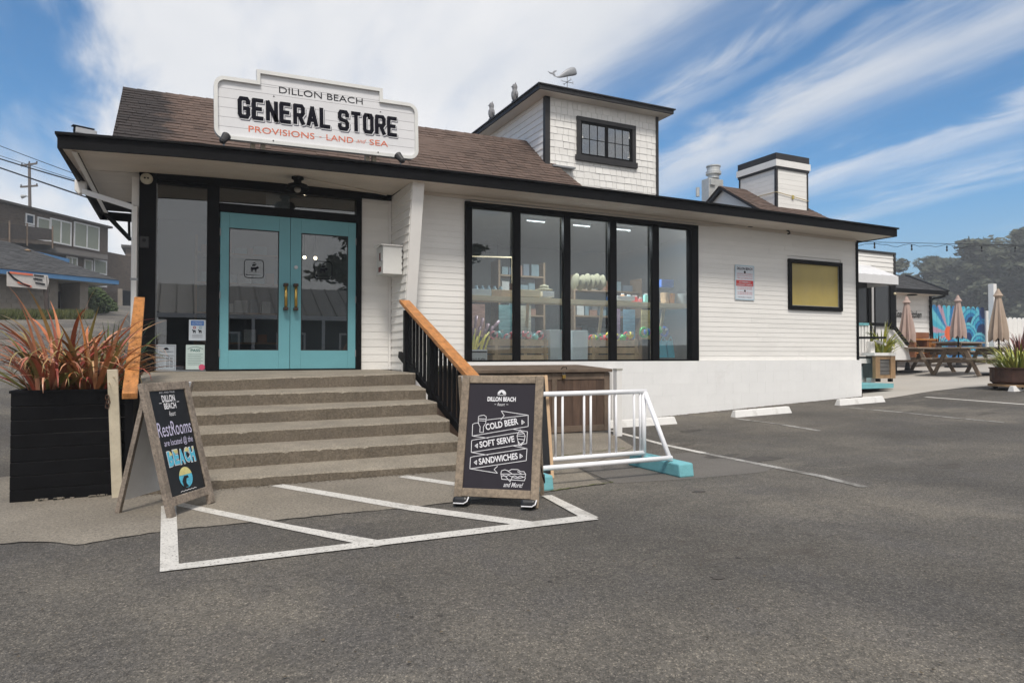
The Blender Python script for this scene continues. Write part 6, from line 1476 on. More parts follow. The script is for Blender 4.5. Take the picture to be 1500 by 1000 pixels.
# kitchen building
kyp = 15.2
kb_ = thing('kitchen_building', 'low white kitchen building with black hipped roof beyond the patio', 'building', P(1335, 530, y=kyp))
kx0, kx1 = P(1300, 450, y=kyp).x, P(1362, 450, y=kyp).x; kzt = P(1362, 428, y=kyp).z
part('wall', MB().box((kx0, kyp, .5), (kx1, kyp+4, kzt)), WTRIM, kb_)
z = .8
while z < kzt-.02:
    part('siding_board', MB().add([(kx0, kyp-.02, z), (kx0, kyp-.004, z+.195), (kx1, kyp-.004, z+.195), (kx1, kyp-.02, z)], [(0, 3, 2, 1)]), WHITE, kb_); z += .2
part('corner_board', MB().box((kx1-.06, kyp-.04, .6), (kx1+.07, kyp+.05, kzt)), BLACK, kb_)
e0, e1 = kx0-.5, P(1388.5, 428, y=kyp-.6).x; ez = P(1388, 428, y=kyp-.6).z
part('fascia', MB().box((e0, kyp-.62, ez-.10), (e1, kyp-.56, ez+.04)).box((e1-.06, kyp-.559, ez-.10), (e1, kyp+4.5, ez+.04)), BLACK, kb_)
rp0, rp1 = P(1270, 389, y=kyp+2.2), P(1328, 404, y=kyp+2.2)
rzz = P(1328, 404, y=kyp+2.2).z
A_, B_, C_, D_ = Vector((e0, kyp-.6, ez+.03)), Vector((e1, kyp-.6, ez+.03)), Vector((rp1.x, kyp+2.2, rzz)), Vector((e0, kyp+2.2, rzz+.15))
part('roof_shingles', shingle_roof(A_, B_, C_, D_, .14, .3, DKROOF), DKROOF, kb_, stuff=True, fix=False)
part('roof_deck', MB().add([A_-Vector((0, 0, .02)), B_-Vector((0, 0, .02)), C_-Vector((0, 0, .02)), D_-Vector((0, 0, .02)), Vector((e1, kyp+4.5, ez+.02)), Vector((e0, kyp+4.5, ez+.02))], [(0, 1, 2, 3), (1, 4, 2), (3, 2, 4, 5)]), DKROOF, kb_, fix=False)
part('hip_cap', MB().bar(B_+Vector((0, 0, .02)), C_+Vector((0, 0, .03)), .12, .03), BLACK, kb_)
part('roof_pipe', MB().tube([P(1326, 408, y=kyp+1.8), P(1326, 416, y=kyp+1.8)], .05, 8), BLACK, kb_)
part('soffit', MB().box((e0, kyp-.555, ez-.09), (e1-.065, kyp-.005, ez-.07)), SOFF, kb_)
part('downspout', MB().tube([P(1385, 433, y=kyp-.5), P(1380, 435, y=kyp-.4), P(1368, 437, y=kyp-.1), P(1363, 440, y=kyp-.1), (kx1+.03, kyp-.1, .8)], .035, 6), BLACK, kb_)
c = P(1332, 432, y=kyp-.1); part('wall_lamp', MB().lathe([(.03, .1), (.05, .05), (.16, 0), (.16, -.02), (.02, .03)], (c.x, kyp-.2, c.z), 12), BLACK, kb_)
a_, b_ = P(1309.5, 464.5, y=kyp-.03), P(1349.5, 456, y=kyp-.03)
part('lettering', put(text('Coastal Kitchen', b_.x-a_.x, (b_.z-a_.z)*1.05, .01, .01, .35), Matrix.Translation(Vector((a_.x, kyp-.03, a_.z)))), BLACK, kb_)
# painted mural fence
def mural(u, w):     # u 0..1 left-right, w 0..1 bottom-top, painted artwork of sun rays and curling waves
    x, y = u*3.2, w*1.9
    T1, T2, T3, DKB = (.015, .17, .38), (.05, .36, .50), (.01, .08, .26), (.008, .025, .10)
    PK, OR, CY_ = (.42, .26, .34), (.66, .12, .04), (.12, .46, .56)
    sx, sy = .98, .95; r = math.hypot(x-sx, y-sy); a = math.atan2(y-sy, x-sx)
    c = T2
    if y > .4:
        k = int((a+math.pi)/(math.pi/13)); c = (T2, PK, T1, CY_)[k % 4]
        if r < .24: return OR
    def wave(cx, cy, R_):
        d = math.hypot(x-cx, (y-cy)*1.05)/R_
        if d > 1: return None
        return CY_ if d > .86 else T3 if d > .80 else T2 if d > .62 else T3 if d > .56 else T1 if d > .42 else DKB
    for cx, cy, R_ in ((2.35, 1.25, .72), (3.0, 1.0, .75), (2.15, .75, .6), (.35, .35, .5), (1.15, .38, .62), (2.85, .40, .62), (1.95, .22, .58), (.55, -.05, .42)):
        q = wave(cx, cy, R_)
        if q: c = q
    if x > 2.85 and y > 1.45: c = T3 if math.hypot(x-3.1, y-1.7) > .2 else DKB
    if y < .22+.05*math.sin(x*5): c = (.02, .16, .38)
    return c
mm = bpy.data.materials.new('mural_paint'); mm.use_nodes = True
_a = mm.node_tree.nodes.new('ShaderNodeVertexColor'); _a.layer_name = 'paint'; mm.node_tree.links.new(_a.outputs[0], mm.node_tree.nodes['Principled BSDF'].inputs['Base Color']); mm.node_tree.nodes['Principled BSDF'].inputs['Roughness'].default_value = .6
fy = 15.7; fx0, fx1 = P(1365, 500, y=fy).x, P(1443, 500, y=fy).x; fz0, fz1 = P(1400, 527, y=fy).z-.05, P(1400, 451, y=fy).z
mf = thing('mural_fence', 'scalloped board fence painted with a blue wave and coral sun mural', 'fence', ((fx0+fx1)/2, fy, fz0))
npk = 11
for i in range(npk):
    x0_, x1_ = fx0+(fx1-fx0)*i/npk+.006, fx0+(fx1-fx0)*(i+1)/npk-.006; w_ = x1_-x0_; r = w_/2; nx_, nz_ = 8, 60
    vs = []; htop = fz1+.10
    for j in range(nz_+1):
        for k in range(nx_+1):
            X_k = -r+w_*k/nx_; ztop = fz1-.06+math.sqrt(max(0, r*r-X_k*X_k)); vs.append(Vector((x0_+r+X_k, fy, fz0+(ztop-fz0)*j/nz_)))
    mb = MB(); mb.v = vs+[v+Vector((0, .03, 0)) for v in vs]; nn_ = len(vs)
    for j in range(nz_):
        for k in range(nx_): a = j*(nx_+1)+k; mb.f.append((a, a+1, a+nx_+2, a+nx_+1))
    for j in range(nz_): a = j*(nx_+1); mb.f.append((a, a+nx_+1, a+nx_+1+nn_, a+nn_)); b = a+nx_; mb.f.append((b, b+nn_, b+nx_+1+nn_, b+nx_+1))
    o = part('picket', mb, mm, mf, fix=False); me = o.data; ca = me.color_attributes.new('paint', 'FLOAT_COLOR', 'POINT')
    for idx in range(len(me.vertices)):
        v = mb.v[idx]; c = mural((v.x-fx0)/(fx1-fx0), (v.z-fz0)/(fz1+.1-fz0)); ca.data[idx].color = (*c, 1)
# white pickets right of the mural
wf_ = thing('picket_fence', 'white scalloped board fence right of the painted mural', 'fence', P(1480, 530, y=fy+.1))
x = P(1444, 500, y=fy).x
part('gate_board', MB().box((x, fy-.02, fz0), (P(1450, 500, y=fy).x, fy+.03, fz1-.05)), WTRIM, wf_)
x = P(1459, 500, y=fy).x; zl_ = P(1480, 470, y=fy).z
while x < P(1560, 500, y=fy).x:
    r = .15; part('picket', MB().prism([(x, fy+.05, fz0), (x+2*r, fy+.05, fz0)]+[(x+r+r*math.cos(R(a)), fy+.05, zl_+r*math.sin(R(a))) for a in range(0, 181, 20)], (0, .03, 0)), WTRIM, wf_); x += .315
pp = P(1454.5, 480, y=fy-.4); solo('tall_post', MB().box((pp.x-.1, pp.y-.1, .7), (pp.x+.1, pp.y+.1, P(1454, 416, y=fy-.4).z)), WTRIM, 'tall square white post between the mural and the white pickets', 'post', bevel=.01)
# tan umbrellas, closed
TAN = [mat('umbrella_canvas_pink_tan', (.42, .31, .27), .85, .06), mat('umbrella_canvas_tan', (.40, .31, .24), .85, .06)]
def umbrella(u, vt, vb, vg, d, m, label, seed):
    random.seed(seed); top, bot, gr = P(u, vt, d=d), P(u, vb, d=d), G(u, vg); c = Vector((top.x, top.y, 0)); g = zg(c.x, c.y)
    t = thing('patio_umbrella', label, 'umbrella', (c.x, c.y, g), 'closed patio umbrellas')
    h = top.z-bot.z; n = 32; vs = []; fs = []; lv = [(0, .02), (.10, .13), (.16, .10), (.35, .15), (.6, .21), (.85, .27), (1, .27)]
    for i, (q, r) in enumerate(lv):
        for k in range(n):
            a = 2*math.pi*k/n; rr2 = r*.72*(1+.22*math.cos(a*8)*min(1, q*1.6))*random.uniform(.97, 1.03); vs.append(Vector((c.x+rr2*math.cos(a), c.y+rr2*math.sin(a), top.z-q*h-(.06*math.cos(a*8) if q == 1 else 0))))
    for i in range(len(lv)-1):
        for k in range(n): fs.append((i*n+k, i*n+(k+1) % n, (i+1)*n+(k+1) % n, (i+1)*n+k))
    fs.append(tuple(range(n))); mb = MB(); mb.add(vs, fs); part('canopy', mb, m, t, fix=True)
    part('vent_cap', MB().lathe([(.02, .02), (.075, -h*.08), (.12, -h*.13), (.115, -h*.13)], (c.x, c.y, top.z+.02), 16), m, t)
    part('pole', MB().tube([(c.x, c.y, g), (c.x, c.y, top.z-h*.5)], .022, 8), BLACK, t); part('base', MB().lathe([(.38, 0), (.38, .05), (.08, .08), (.05, .3)], (c.x, c.y, g), 20), CHAR, t)
umbrella(1328, 436, 499, 549, 20.5, TAN[0], 'pinkish tan closed umbrella in front of the kitchen wall lettering', 1)
umbrella(1403, 434, 494, 546, 21.5, TAN[0], 'tan closed umbrella in front of the painted sun of the mural', 2)
umbrella(1462, 425, 498, 556, 18.0, TAN[1], 'larger tan closed umbrella by the tall white post', 3)
# picnic tables
TW = mat('table_wood', (.16, .118, .085), .8, .25, 2.5, .4, 20, stretch=(1, 8, 8), rnd=.15); TWT = mat('table_top_wood', (.27, .22, .175), .75, .15, 2.5, .3, 20, rnd=.1)
def picnic(u, d, rot, label, L_=1.9):
    c = P(u, 520, d=d); g = zg(c.x, c.y)+.008; t = thing('picnic_table', label, 'picnic table', (c.x, c.y, g), 'wooden picnic tables on the patio'); t.rotation_euler.z = rot
    def pr(nm, mb, m): return link(nm, mb.mesh(nm, m), t)
    for i in range(5): pr('top_plank', MB().box((-L_/2, -.36+i*.145, .71), (L_/2, -.36+i*.145+.138, .75)), TWT)
    for s in (-1, 1):
        for j in range(2): pr('bench_plank', MB().box((-L_/2, s*.62+j*.145-.14, .42), (L_/2, s*.62+j*.145-.005, .46)), TWT)
        x = s*L_*.34
        for q in (-1, 1): pr('leg', MB().bar((x, q*.25, .70), (x, q*.62, 0), .09, .045, up=(1, 0, 0)), TW)
        pr('cross_beam', MB().box((x+.03, -.75, .33), (x+.07, .75, .418)), TW); pr('top_beam', MB().box((x+.03, -.36, .62), (x+.07, .36, .708)), TW)
    return t
picnic(1349, 19.8, R(8), 'weathered picnic table in front of the first umbrella and the wooden cabinet'); picnic(1424, 18.4, R(-4), 'weathered picnic table beside the rusty planter in front of the mural')
picnic(1405, 22.3, R(5), 'weathered picnic table farther back at the foot of the mural')
# brown service cabinet
SCW = mat('service_cabinet_wood', (.22, .085, .035), .6, .25, 3, .2, 20); SCO = mat('service_cabinet_orange', (.42, .17, .04), .6, .25, 3, .2, 20)
cc = thing('service_cabinet', 'reddish brown wooden service cabinet with open shelves beside the kitchen wall', 'cabinet', P(1357, 530, y=14.2))
yc = 14.2
def sb_(u0, v0, u1, v1, y, d, m, nm):
    p, q = P(u0, v1, y=y), P(u1, v0, y=y); return part(nm, MB().box((p.x, y, p.z), (q.x, y+d, q.z)), m, cc)
sb_(1341, 487, 1361, 495, yc+.2, .4, SCW, 'upper_box'); sb_(1340, 496, 1374, 498, yc-.03, .7, SCO, 'top_board'); sb_(1340, 498.2, 1342.5, 528, yc, .6, SCW, 'side_board'); sb_(1358.5, 498.2, 1361, 528, yc, .6, SCW, 'side_board'); sb_(1371.5, 498.2, 1374, 528, yc, .6, SCO, 'side_board')
for v in (508, 516, 525): sb_(1342.8, v, 1358.2, v+1.6, yc, .6, SCO, 'shelf_board')
sb_(1342.8, 498.3, 1371.2, 528, yc+.55, .04, SCW, 'back_board'); sb_(1361.3, 498.3, 1371.2, 511, yc+.02, .03, SCO, 'door_panel'); sb_(1361.3, 512, 1371.2, 528, yc+.02, .03, SCO, 'door_panel')
for u, d, s in ((1374, 22.5, .5), ): spiky('agave_plant', 'dark spiky plant in front of the left end of the mural', 'plant', P(u, 512, d=d), BUR, 30, .4, .65, .05, 17, up=.7)
# rusty round planter on casters
rd = 14.2; pc = P(1494, 550, d=rd); g = zg(pc.x, pc.y)
rpn = thing('round_planter', 'round rusty metal planter on a wheeled board at the right edge', 'planter', (pc.x, pc.y, g))
zt4, zb8 = P(1494, 538, d=rd).z, P(1494, 562, d=rd).z
part('tub', MB().lathe([(.46, zb8-.0), (.52, zb8+.05), (.52, zt4-.03), (.54, zt4-.02), (.54, zt4), (.49, zt4), (.47, zt4-.06), (.001, zt4-.06)], (pc.x, pc.y, 0), 28), RUST, rpn, smooth=False)
part('dolly_board', MB().lathe([(.56, zb8-.05), (.56, zb8-.005)], (pc.x, pc.y, 0), 20), PWD, rpn)
for a in range(4):
    x, y = pc.x+.42*math.cos(a*1.57+.5), pc.y+.42*math.sin(a*1.57+.5); part('caster', MB().tube([(x-.02, y, g+.05), (x+.02, y, g+.05)], .05, 10).box((x-.03, y-.02, g+.06), (x+.03, y+.02, zb8-.051)), BLACK, rpn)
spiky('striped_flax', 'bushy yellow green flax in the round rusty planter', 'plant', (pc.x, pc.y, zt4-.05), YGL, 240, .42, .8, .045, 41, spread=.38, up=.3)
spiky('burgundy_cordyline', 'dark burgundy spiky plant behind the yellow flax at the right edge', 'plant', P(1496, 532, d=17.5), BUR, 90, .6, 1.05, .05, 43, spread=.2, up=.6)
# string lights
sl = thing('string_lights', 'string of dark hanging bulbs strung across the patio against the sky', 'string lights', P(1380, 360, y=12.6))
wire = []; wire2 = []
for i in range(41):
    u = 1244+(1560-1244)*i/40; s_ = math.sin(math.pi*((u-1281) % 52.5)/52.5)
    wire.append(P(u, 354+.022*(u-1250), y=12.6)); wire2.append(P(u, 355.5+.018*(u-1250)+5.5*abs(s_)*(.7+.3*math.sin(u)), y=12.65))
part('wire', MB().tube(wire, .008, 5), BLACK, sl); part('wire', MB().tube(wire2, .007, 5), BLACK, sl)
for u, v in ((1281, 357), (1335.5, 360), (1387, 361.5), (1438, 362.5), (1487, 363)):
    p = P(u, v, y=12.6); b = part('socket', MB().tube([p+Vector((0, 0, .03)), p-Vector((0, 0, .05))], .02, 8), BLACK, sl); part('bulb', MB().lathe([(.012, -.05), (.028, -.09), (.02, -.13), (.002, -.14)], p, 8), mat('dark_bulb', (.04, .04, .045), .15), b, smooth=True)
# ================================================================== TREES
BARK = mat('pale_bark', (.22, .18, .145), .9, .25, 4, .8, 12)
def fol(name, a, b):
    m = bpy.data.materials.new(name); m.use_nodes = True; t = m.node_tree; bb = t.nodes['Principled BSDF']; g_ = t.nodes.new('ShaderNodeNewGeometry'); r = t.nodes.new('ShaderNodeValToRGB'); e = r.color_ramp.elements; e[0].color = (*a, 1); e[1].color = (*b, 1); t.links.new(g_.outputs['Random Per Island'], r.inputs[0]); t.links.new(r.outputs[0], bb.inputs['Base Color']); bb.inputs['Roughness'].default_value = .8; bb.inputs['Specular IOR Level'].default_value = .2; return m
FOL = fol('cypress_foliage', (.02, .027, .016), (.10, .108, .072)); FOL2 = fol('hedge_foliage', (.03, .05, .02), (.08, .11, .04)); GRS = fol('grass_blades', (.05, .07, .02), (.13, .13, .05))
def cluster(mb, c, rx, ry, rz, n, s):
    for _ in range(n):
        while True:
            p = Vector((random.uniform(-1, 1), random.uniform(-1, 1), random.uniform(-1, 1)))
            if .15 < p.length < 1: break
        p = Vector((p.x*rx, p.y*ry, p.z*rz))+c; a = Vector((random.gauss(0, 1), random.gauss(0, 1), random.gauss(0, .6))).normalized(); b = a.orthogonal().normalized(); q = s*random.uniform(.5, 1.3)
        o_ = len(mb.v); mb.v += [p-a*q, p+b*q*.45, p+a*q, p-b*q*.45]; mb.f.append((o_, o_+1, o_+2, o_+3))
def cypress(label, base, H, spread, seed, leaf=.32, dens=150, layers=16, trunkh=.35, group='cypress trees beyond the fence', flat=.28, off=(0, 0)):
    random.seed(seed); base = Vector(base); t = thing('cypress_tree', label, 'tree', base, group)
    tm = MB(); top = base+Vector((off[0]*.5, off[1]*.5, H*.8)); r0 = H*.035
    tm.tube([base+Vector((0, 0, -.5)), base+Vector((r0, 0, H*.2)), base.lerp(top, .5), top], [r0*1.5, r0, r0*.7, r0*.2], 9)
    cm_ = MB()
    for i in range(layers):
        f = (i+.5)/layers; a = i*2.4+random.uniform(-.5, .5); rad = spread*(.45+.75*math.sin(math.pi*(.15+.8*f))*.8)*random.uniform(.55, 1.1)
        z0_ = H*(trunkh*.6+f*.42); s_ = base.lerp(top, min(.95, z0_/(H*.8)))
        e_ = base+Vector((off[0]*f+rad*math.cos(a), off[1]*f+rad*math.sin(a), H*(trunkh+f*(1-trunkh)*.93)))
        mid = s_.lerp(e_, .5)+Vector((0, 0, -H*.02))
        tm.tube([s_, mid, e_], [r0*.5, r0*.32, r0*.08], 6)
        for k in range(5):
            cpos = mid.lerp(e_, k/3.4)+Vector((random.uniform(-.1, .1)*spread, random.uniform(-.1, .1)*spread, random.uniform(-.02, .05)*H))
            rr3 = spread*random.uniform(.16, .30); cluster(cm_, cpos, rr3*1.2, rr3*1.2, rr3*flat*2, dens, leaf)
        for k in range(5):   # feathery tips
            v_ = Vector((math.cos(a+random.uniform(-.8, .8)), math.sin(a+random.uniform(-.8, .8)), random.uniform(.1, .7))); cluster(cm_, e_+v_*spread*.2, spread*.12, spread*.12, spread*.05, dens//5, leaf*.8)
    part('trunk', tm, BARK, t, smooth=True, fix=False); part('crown', cm_, FOL, t, fix=False, stuff=True); return t
def tbase(u, d): p = P(u, 520, d=d); p.z = zg(p.x, p.y); return p
cypress('wide flat topped cypress tree at the right edge beyond the fence', tbase(1474, 140), 23.5, 11.5, 2, leaf=.75, trunkh=.42, layers=22, dens=170)
cypress('feathery cypress tree with a windswept top behind the mural', tbase(1412, 142), 18, 8.6, 5, leaf=.7, trunkh=.25, layers=15, dens=110, flat=.3)
cypress('lower rounded cypress tree behind the kitchen building', tbase(1348, 145), 18.5, 6.6, 8, leaf=.7, trunkh=.2, layers=15, dens=110, flat=.35)
cypress('dark cypress tree running out of the right side of the picture', tbase(1560, 142), 24, 12, 12, leaf=.75, trunkh=.35, layers=20)
hb = MB(); random.seed(99)
for i in range(40): p = tbase(1322+i*6.3, 136+random.uniform(-4, 12)); cluster(hb, p+Vector((0, 0, random.uniform(1, 11))), 3.6, 3.6, 3.4, 380, .7)
solo('hedge', hb, FOL, 'dark mass of bushes and low branches behind the fence and kitchen roof', 'hedge', kind='stuff')
# ================================================================== LEFT SIDE
ROADC = mat('side_road_asphalt', (.20, .205, .21), .9, .12, 1.2, .4, 60)
rl_ = [(-60, 640), (20, 600), (20, 735)]
BN = Vector((.587, -.809, 0)); BE_ = Vector((.809, .587, 0)); B0 = P(174, 411, d=34.7)
def PN(u, v, p0, n, off=0.):
    q = ray(u, v); t = ((p0-n*off)-CAM).dot(n)/q.dot(n); return CAM+q*t
bb_ = thing('block_building', 'low grey concrete block building with a blue trimmed shingle roof across the road', 'building', (B0.x, B0.y, 1.5))
BLK = mat('grey_block', (.24, .21, .18), .9, .1, 2, .4, 30, rnd=.10); BTR = mat('blue_trim', (.06, .17, .34), .6, .08)
Mb = basis(B0-BE_*12, BE_, (0, 0, 1))              # local x 0..12 along the eave, y into the building
def LB_(u, v, off): q = Mb.inverted() @ PN(u, v, B0, BN, off); return q
ez_ = 0
part('fascia', MB().box((-4, 0, -.20), (12, .08, .02), Mb).box((11.9, .081, -.20), (12, 6, .02), Mb), BTR, bb_)
rid0, rid1 = LB_(-40, 342, 3.5), LB_(60, 371, 3.5)
rz = (rid0.z+rid1.z)/2+.1
part('roof_shingles', shingle_roof(Mb @ Vector((-4, -.02, .02)), Mb @ Vector((12, -.02, .02)), Mb @ Vector((8.6, 3.5, rz)), Mb @ Vector((-4, 3.5, rz+.15)), .2, .4, DKROOF, .02), DKROOF, bb_, stuff=True, fix=False)
part('roof_deck', MB().add([(-4, 0, 0), (12, 0, 0), (8.6, 3.5, rz-.03), (-4, 3.5, rz+.1), (12, 7, 0), (-4, 7, 0)], [(0, 1, 2, 3), (1, 4, 2), (3, 2, 4, 5)], Mb), DKROOF, bb_, fix=False)
part('dormer_trim', MB().bar(PN(48, 371, B0, BN, 4.2), PN(100, 383, B0, BN, 4.2), .2, .25), BTR, bb_)
w0, w1, w2, w3 = LB_(-80, 450, .6).x, LB_(85, 450, .6).x, LB_(117, 450, .6).x, LB_(129, 450, .6).x
part('wall', MB().box((w0-2, .62, -4), (w1, .8, -.2), Mb).box((w2, .62, -4), (w3, 6, -.2), Mb).box((w1-.05, 2.2, -4), (w2+.1, 2.3, -.2), Mb), BLK, bb_)
zrow = -.22
for r_i in range(11):
    x = w1-(.2 if r_i % 2 else 0)
    while x > LB_(-12, 450, .6).x:
        part('block', MB().box((x-.39, .6, zrow-.195), (x-.006, .619, zrow-.006), Mb), BLK, bb_); x -= .4
    x = w2+(.2 if r_i % 2 else 0)
    while x < w3-.05: part('block', MB().box((x+.006, .6, zrow-.195), (min(x+.39, w3), .619, zrow-.006), Mb), BLK, bb_); x += .4
    zrow -= .2
lv = part('louvre_window', MB().box((w1+.1, 2.1, LB_(100, 452, 2.1).z), (w2-.1, 2.19, LB_(100, 428, 2.1).z), Mb), BLACK, bb_)
part('soffit', MB().box((-4, .081, -.19), (11.89, 2.5, -.17), Mb), WTRIM, bb_)
part('roof_vent', MB().lathe([(.15, 0), (.12, .25), (.17, .27), (.02, .34)], PN(40, 375, B0, BN, 2.6), 10), PWD, bb_)
# banner and post
bs = thing('banner_sign', 'white banner with orange and black strokes hung on the block wall', 'banner', PN(40, 421, B0, BN, -.3))
p = [PN(u, v, B0, BN, -.35) for u, v in ((10, 419), (69, 424), (72, 412), (70, 403), (10, 398))]
part('cloth', MB().prism(p, -BN*.02), mat('banner_white', (.55, .52, .49), .7, .08), bs)
k = MB()
def PB(u, v): return PN(u, v, B0, BN, -.375)
for a_, b_ in (((12, 398.5), (20, 407)), ((20, 407), (34, 416)), ((34, 416), (44, 419.5)), ((49, 408), (62, 410)), ((52, 414), (66, 416.5)), ((50, 403), (64, 404.5))): k.bar(PB(*a_), PB(*b_), .03, .06)
part('print', k, INK, bs); k = MB()
for a_, b_ in (((14, 399), (48, 402.5)), ((26, 413), (46, 420))): k.bar(PB(*a_), PB(*b_), .02, .09)
part('print', k, CORAL, bs)
pt_ = PN(66, 405, B0, BN, -.25); pg = PN(71, 488, B0, BN, -.25)
solo('sign_post', MB().bar((pg.x, pg.y, pg.z-.3), pt_, .16, .16), mat('brown_post', (.055, .04, .035), .8, .2), 'dark brown post holding the right end of the white banner', 'post')
# grass verge and shrubs
gm = MB(); random.seed(77)
for _ in range(9000):
    u = random.uniform(-40, 135); p = PN(u, 480, B0, BN, random.uniform(-2.6, .4)); p.z = zg(p.x, p.y); h = random.uniform(.12, .42); a = random.uniform(0, 6.28)
    gm.add([p+Vector((.03*math.cos(a), .03*math.sin(a), 0)), p-Vector((.03*math.cos(a), .03*math.sin(a), 0)), p+Vector((random.uniform(-.15, .15), random.uniform(-.15, .15), h))], [(0, 1, 2)])
o = solo('grass_verge', gm, GRS, 'strip of rough grass and weeds along the foot of the block wall', 'grass', kind='stuff')
random.seed(3)
for u, v, d, r, lab in ((113, 446, 35.5, .85, 'round dark green shrub in the recess of the block building'), (134, 444, 37, .95, 'round dark green shrub right of the block building corner'), (150, 452, 40, .8, 'small dark shrub below the shingled house at the far right')):
    c = P(u, v, d=d); g = zg(c.x, c.y); t = thing('shrub', lab, 'shrub', (c.x, c.y, g)); m = MB(); cluster(m, c, r, r, r*.95, 2600, .11); part('foliage', m, FOL2, t, fix=False, stuff=True); part('stem', MB().tube([(c.x, c.y, g), c], .06, 6), BARK, t)
# grey shingled house
HN = Vector((.808, -.589, 0)); HE = Vector((.589, .808, 0)); Hp = P(0, 400, d=48)
GSH = mat('grey_shingle_wall', (.115, .09, .072), .95, .3, 5, .8, 8, stretch=(1, 1, 3), dirt=(3, .5, (.045, .04, .036), .7)); GRF = mat('house_roof_edge', (.06, .055, .052), .9, .2)
h_ = thing('shingled_house', 'dark grey shingled two storey house with white framed windows up the hill', 'house', Hp)
HP = lambda u, v, o_=0.: PN(u, v, Hp, HN, o_)
def top_at(u): return 297+(335-297)*(u/160)
a, b = HP(-120, top_at(-120)), HP(158, top_at(158)); c, d_ = HP(158, 470), HP(-120, 470); c.z = 1; d_.z = 1
part('wall', MB().prism([d_, c, b, Vector((a.x, a.y, b.z))], -HN*8), GSH, h_)
# upper wall face made of shingle courses
Mh2 = basis(Vector((a.x, a.y, 0)), HE, (0, 0, 1)); Lw = (b-a).length; zt5 = b.z
cs = MB(); z = 3.0
while z < zt5-.05:
    cs.add([(0, -.03, z), (Lw, -.03, z), (Lw, -.005, z+.17), (0, -.005, z+.17)], [(0, 1, 2, 3)], Mh2); cs.add([(0, -.03, z), (Lw, -.03, z), (Lw, 0, z), (0, 0, z)], [(0, 1, 2, 3)], Mh2); z += .17
part('shingle_courses', cs, GSH, h_, stuff=True, fix=False)
part('roof', MB().box((-.4, -.35, zt5), (Lw+.15, 8.2, zt5+.16), Mh2), GRF, h_)
lo0, lo1 = HP(158, 369, .5), HP(215, 382, .5)
part('lower_wing', MB().prism([Vector((lo0.x, lo0.y, 1)), Vector((lo1.x, lo1.y, 1)), Vector((lo1.x, lo1.y, lo0.z)), lo0], -HN*6), GSH, h_)
l0, l1 = HP(60, 366, -.6), HP(160, 378, -.6)
part('skirt_roof', MB().prism([HP(-60, 350, -.9), HP(158, 382, -.9), HP(158, 375, 0), HP(-60, 340, 0)], (0, 0, .1)), GRF, h_)
WFR = mat('white_window_frame', (.62, .62, .62), .5); BLD = mat('blind_green_grey', (.24, .26, .21), .6, .06, 3, stretch=(6, 6, 1)); GD = mat('dark_glass', (.03, .03, .035), .1)
def hwin(u0, v0, u1, v1, panes, m=BLD, off=-.05, lab=None):
    p0, p1 = HP(u0, v0, off), HP(u1, v1, off); z1_, z0_ = HP((u0+u1)/2, (v0+v1)/2, off).z, 0
    zc2 = HP((u0+u1)/2, (v0+v1)/2, off).z; hh3 = (v1-v0)/2/1000*(zc2*0+((HP(u0, 400)-CAM).dot(_d)))
    Mw = basis(Vector((p0.x, p0.y, zc2-hh3)), HE, (0, 0, 1)); w_ = (Vector((p1.x, p1.y, 0))-Vector((p0.x, p0.y, 0))).length; h2_ = hh3*2; f_ = .11
    fr_ = MB().box((0, -.06, 0), (w_, .02, f_), Mw).box((0, -.06, h2_-f_), (w_, .02, h2_), Mw)
    for k in range(panes+1): x = (w_-f_)*k/panes; fr_.box((x, -.055, f_), (x+f_, .02, h2_-f_), Mw)
    fo = part('window_frame', fr_, WFR, h_)
    for k in range(panes): part('pane', MB().box(((w_-f_)*k/panes+f_, -.02, f_), ((w_-f_)*(k+1)/panes, -.005, h2_-f_), Mw), m, fo)
hwin(37, 313.5, 50, 329, 1, GD); hwin(37, 330, 50, 345, 1); hwin(54, 319, 73, 353, 1); hwin(73, 322, 104, 358, 2, off=-.08); hwin(108, 328, 145, 365, 2)
hwin(97, 376, 113, 390, 2, off=-.4); hwin(123, 380, 135, 400, 1); hwin(137, 380.5, 156, 402, 1); hwin(120, 410, 156, 419, 1, WFR)
dk = MB()
part('balcony_rail', MB().prism([HP(-60, 318, -1.6), HP(78, 336, -1.6), HP(78, 352, -1.6), HP(-60, 345, -1.6)], -HN*.06), mat('balcony_screen', (.06, .05, .045), .9, .3), h_)
for u in (-10, 14, 40, 77): part('balcony_post', MB().bar(HP(u, 322+u*.12, -1.65), HP(u, 356+u*.1, -1.65), .09, .09), BARNF, h_)
part('balcony_deck', MB().prism([HP(-60, 345, -1.6), HP(78, 354, -1.6), HP(78, 354, 0), HP(-60, 345, 0)], (0, 0, -.25)), GSH, h_)
part('garage_post', MB().bar(HP(176, 423, -.5), HP(176, 465, -.5), .35, .35), BLK, h_); part('garage_opening', MB().box((0, 0, 0), (3.6, .1, 2.2), basis(HP(180, 462, -.1), HE, (0, 0, 1))), BLACK, h_)
# far rooftops seen between house and downspout
fh = thing('distant_house', 'small distant house with a grey eave between the shingled house and the store', 'house', P(180, 378, d=80))
part('wall', MB().box((P(184, 380, d=80).x, P(184, 380, d=80).y, 4), (P(184, 380, d=80).x+9, P(184, 380, d=80).y+6, P(186, 363, d=80).z)), GSH, fh)
q = P(178, 361.5, d=80); part('roof', MB().box((q.x, q.y-.6, P(178, 363, d=80).z), (q.x+12, q.y+7, P(178, 361, d=80).z+.15)), GRF, fh)
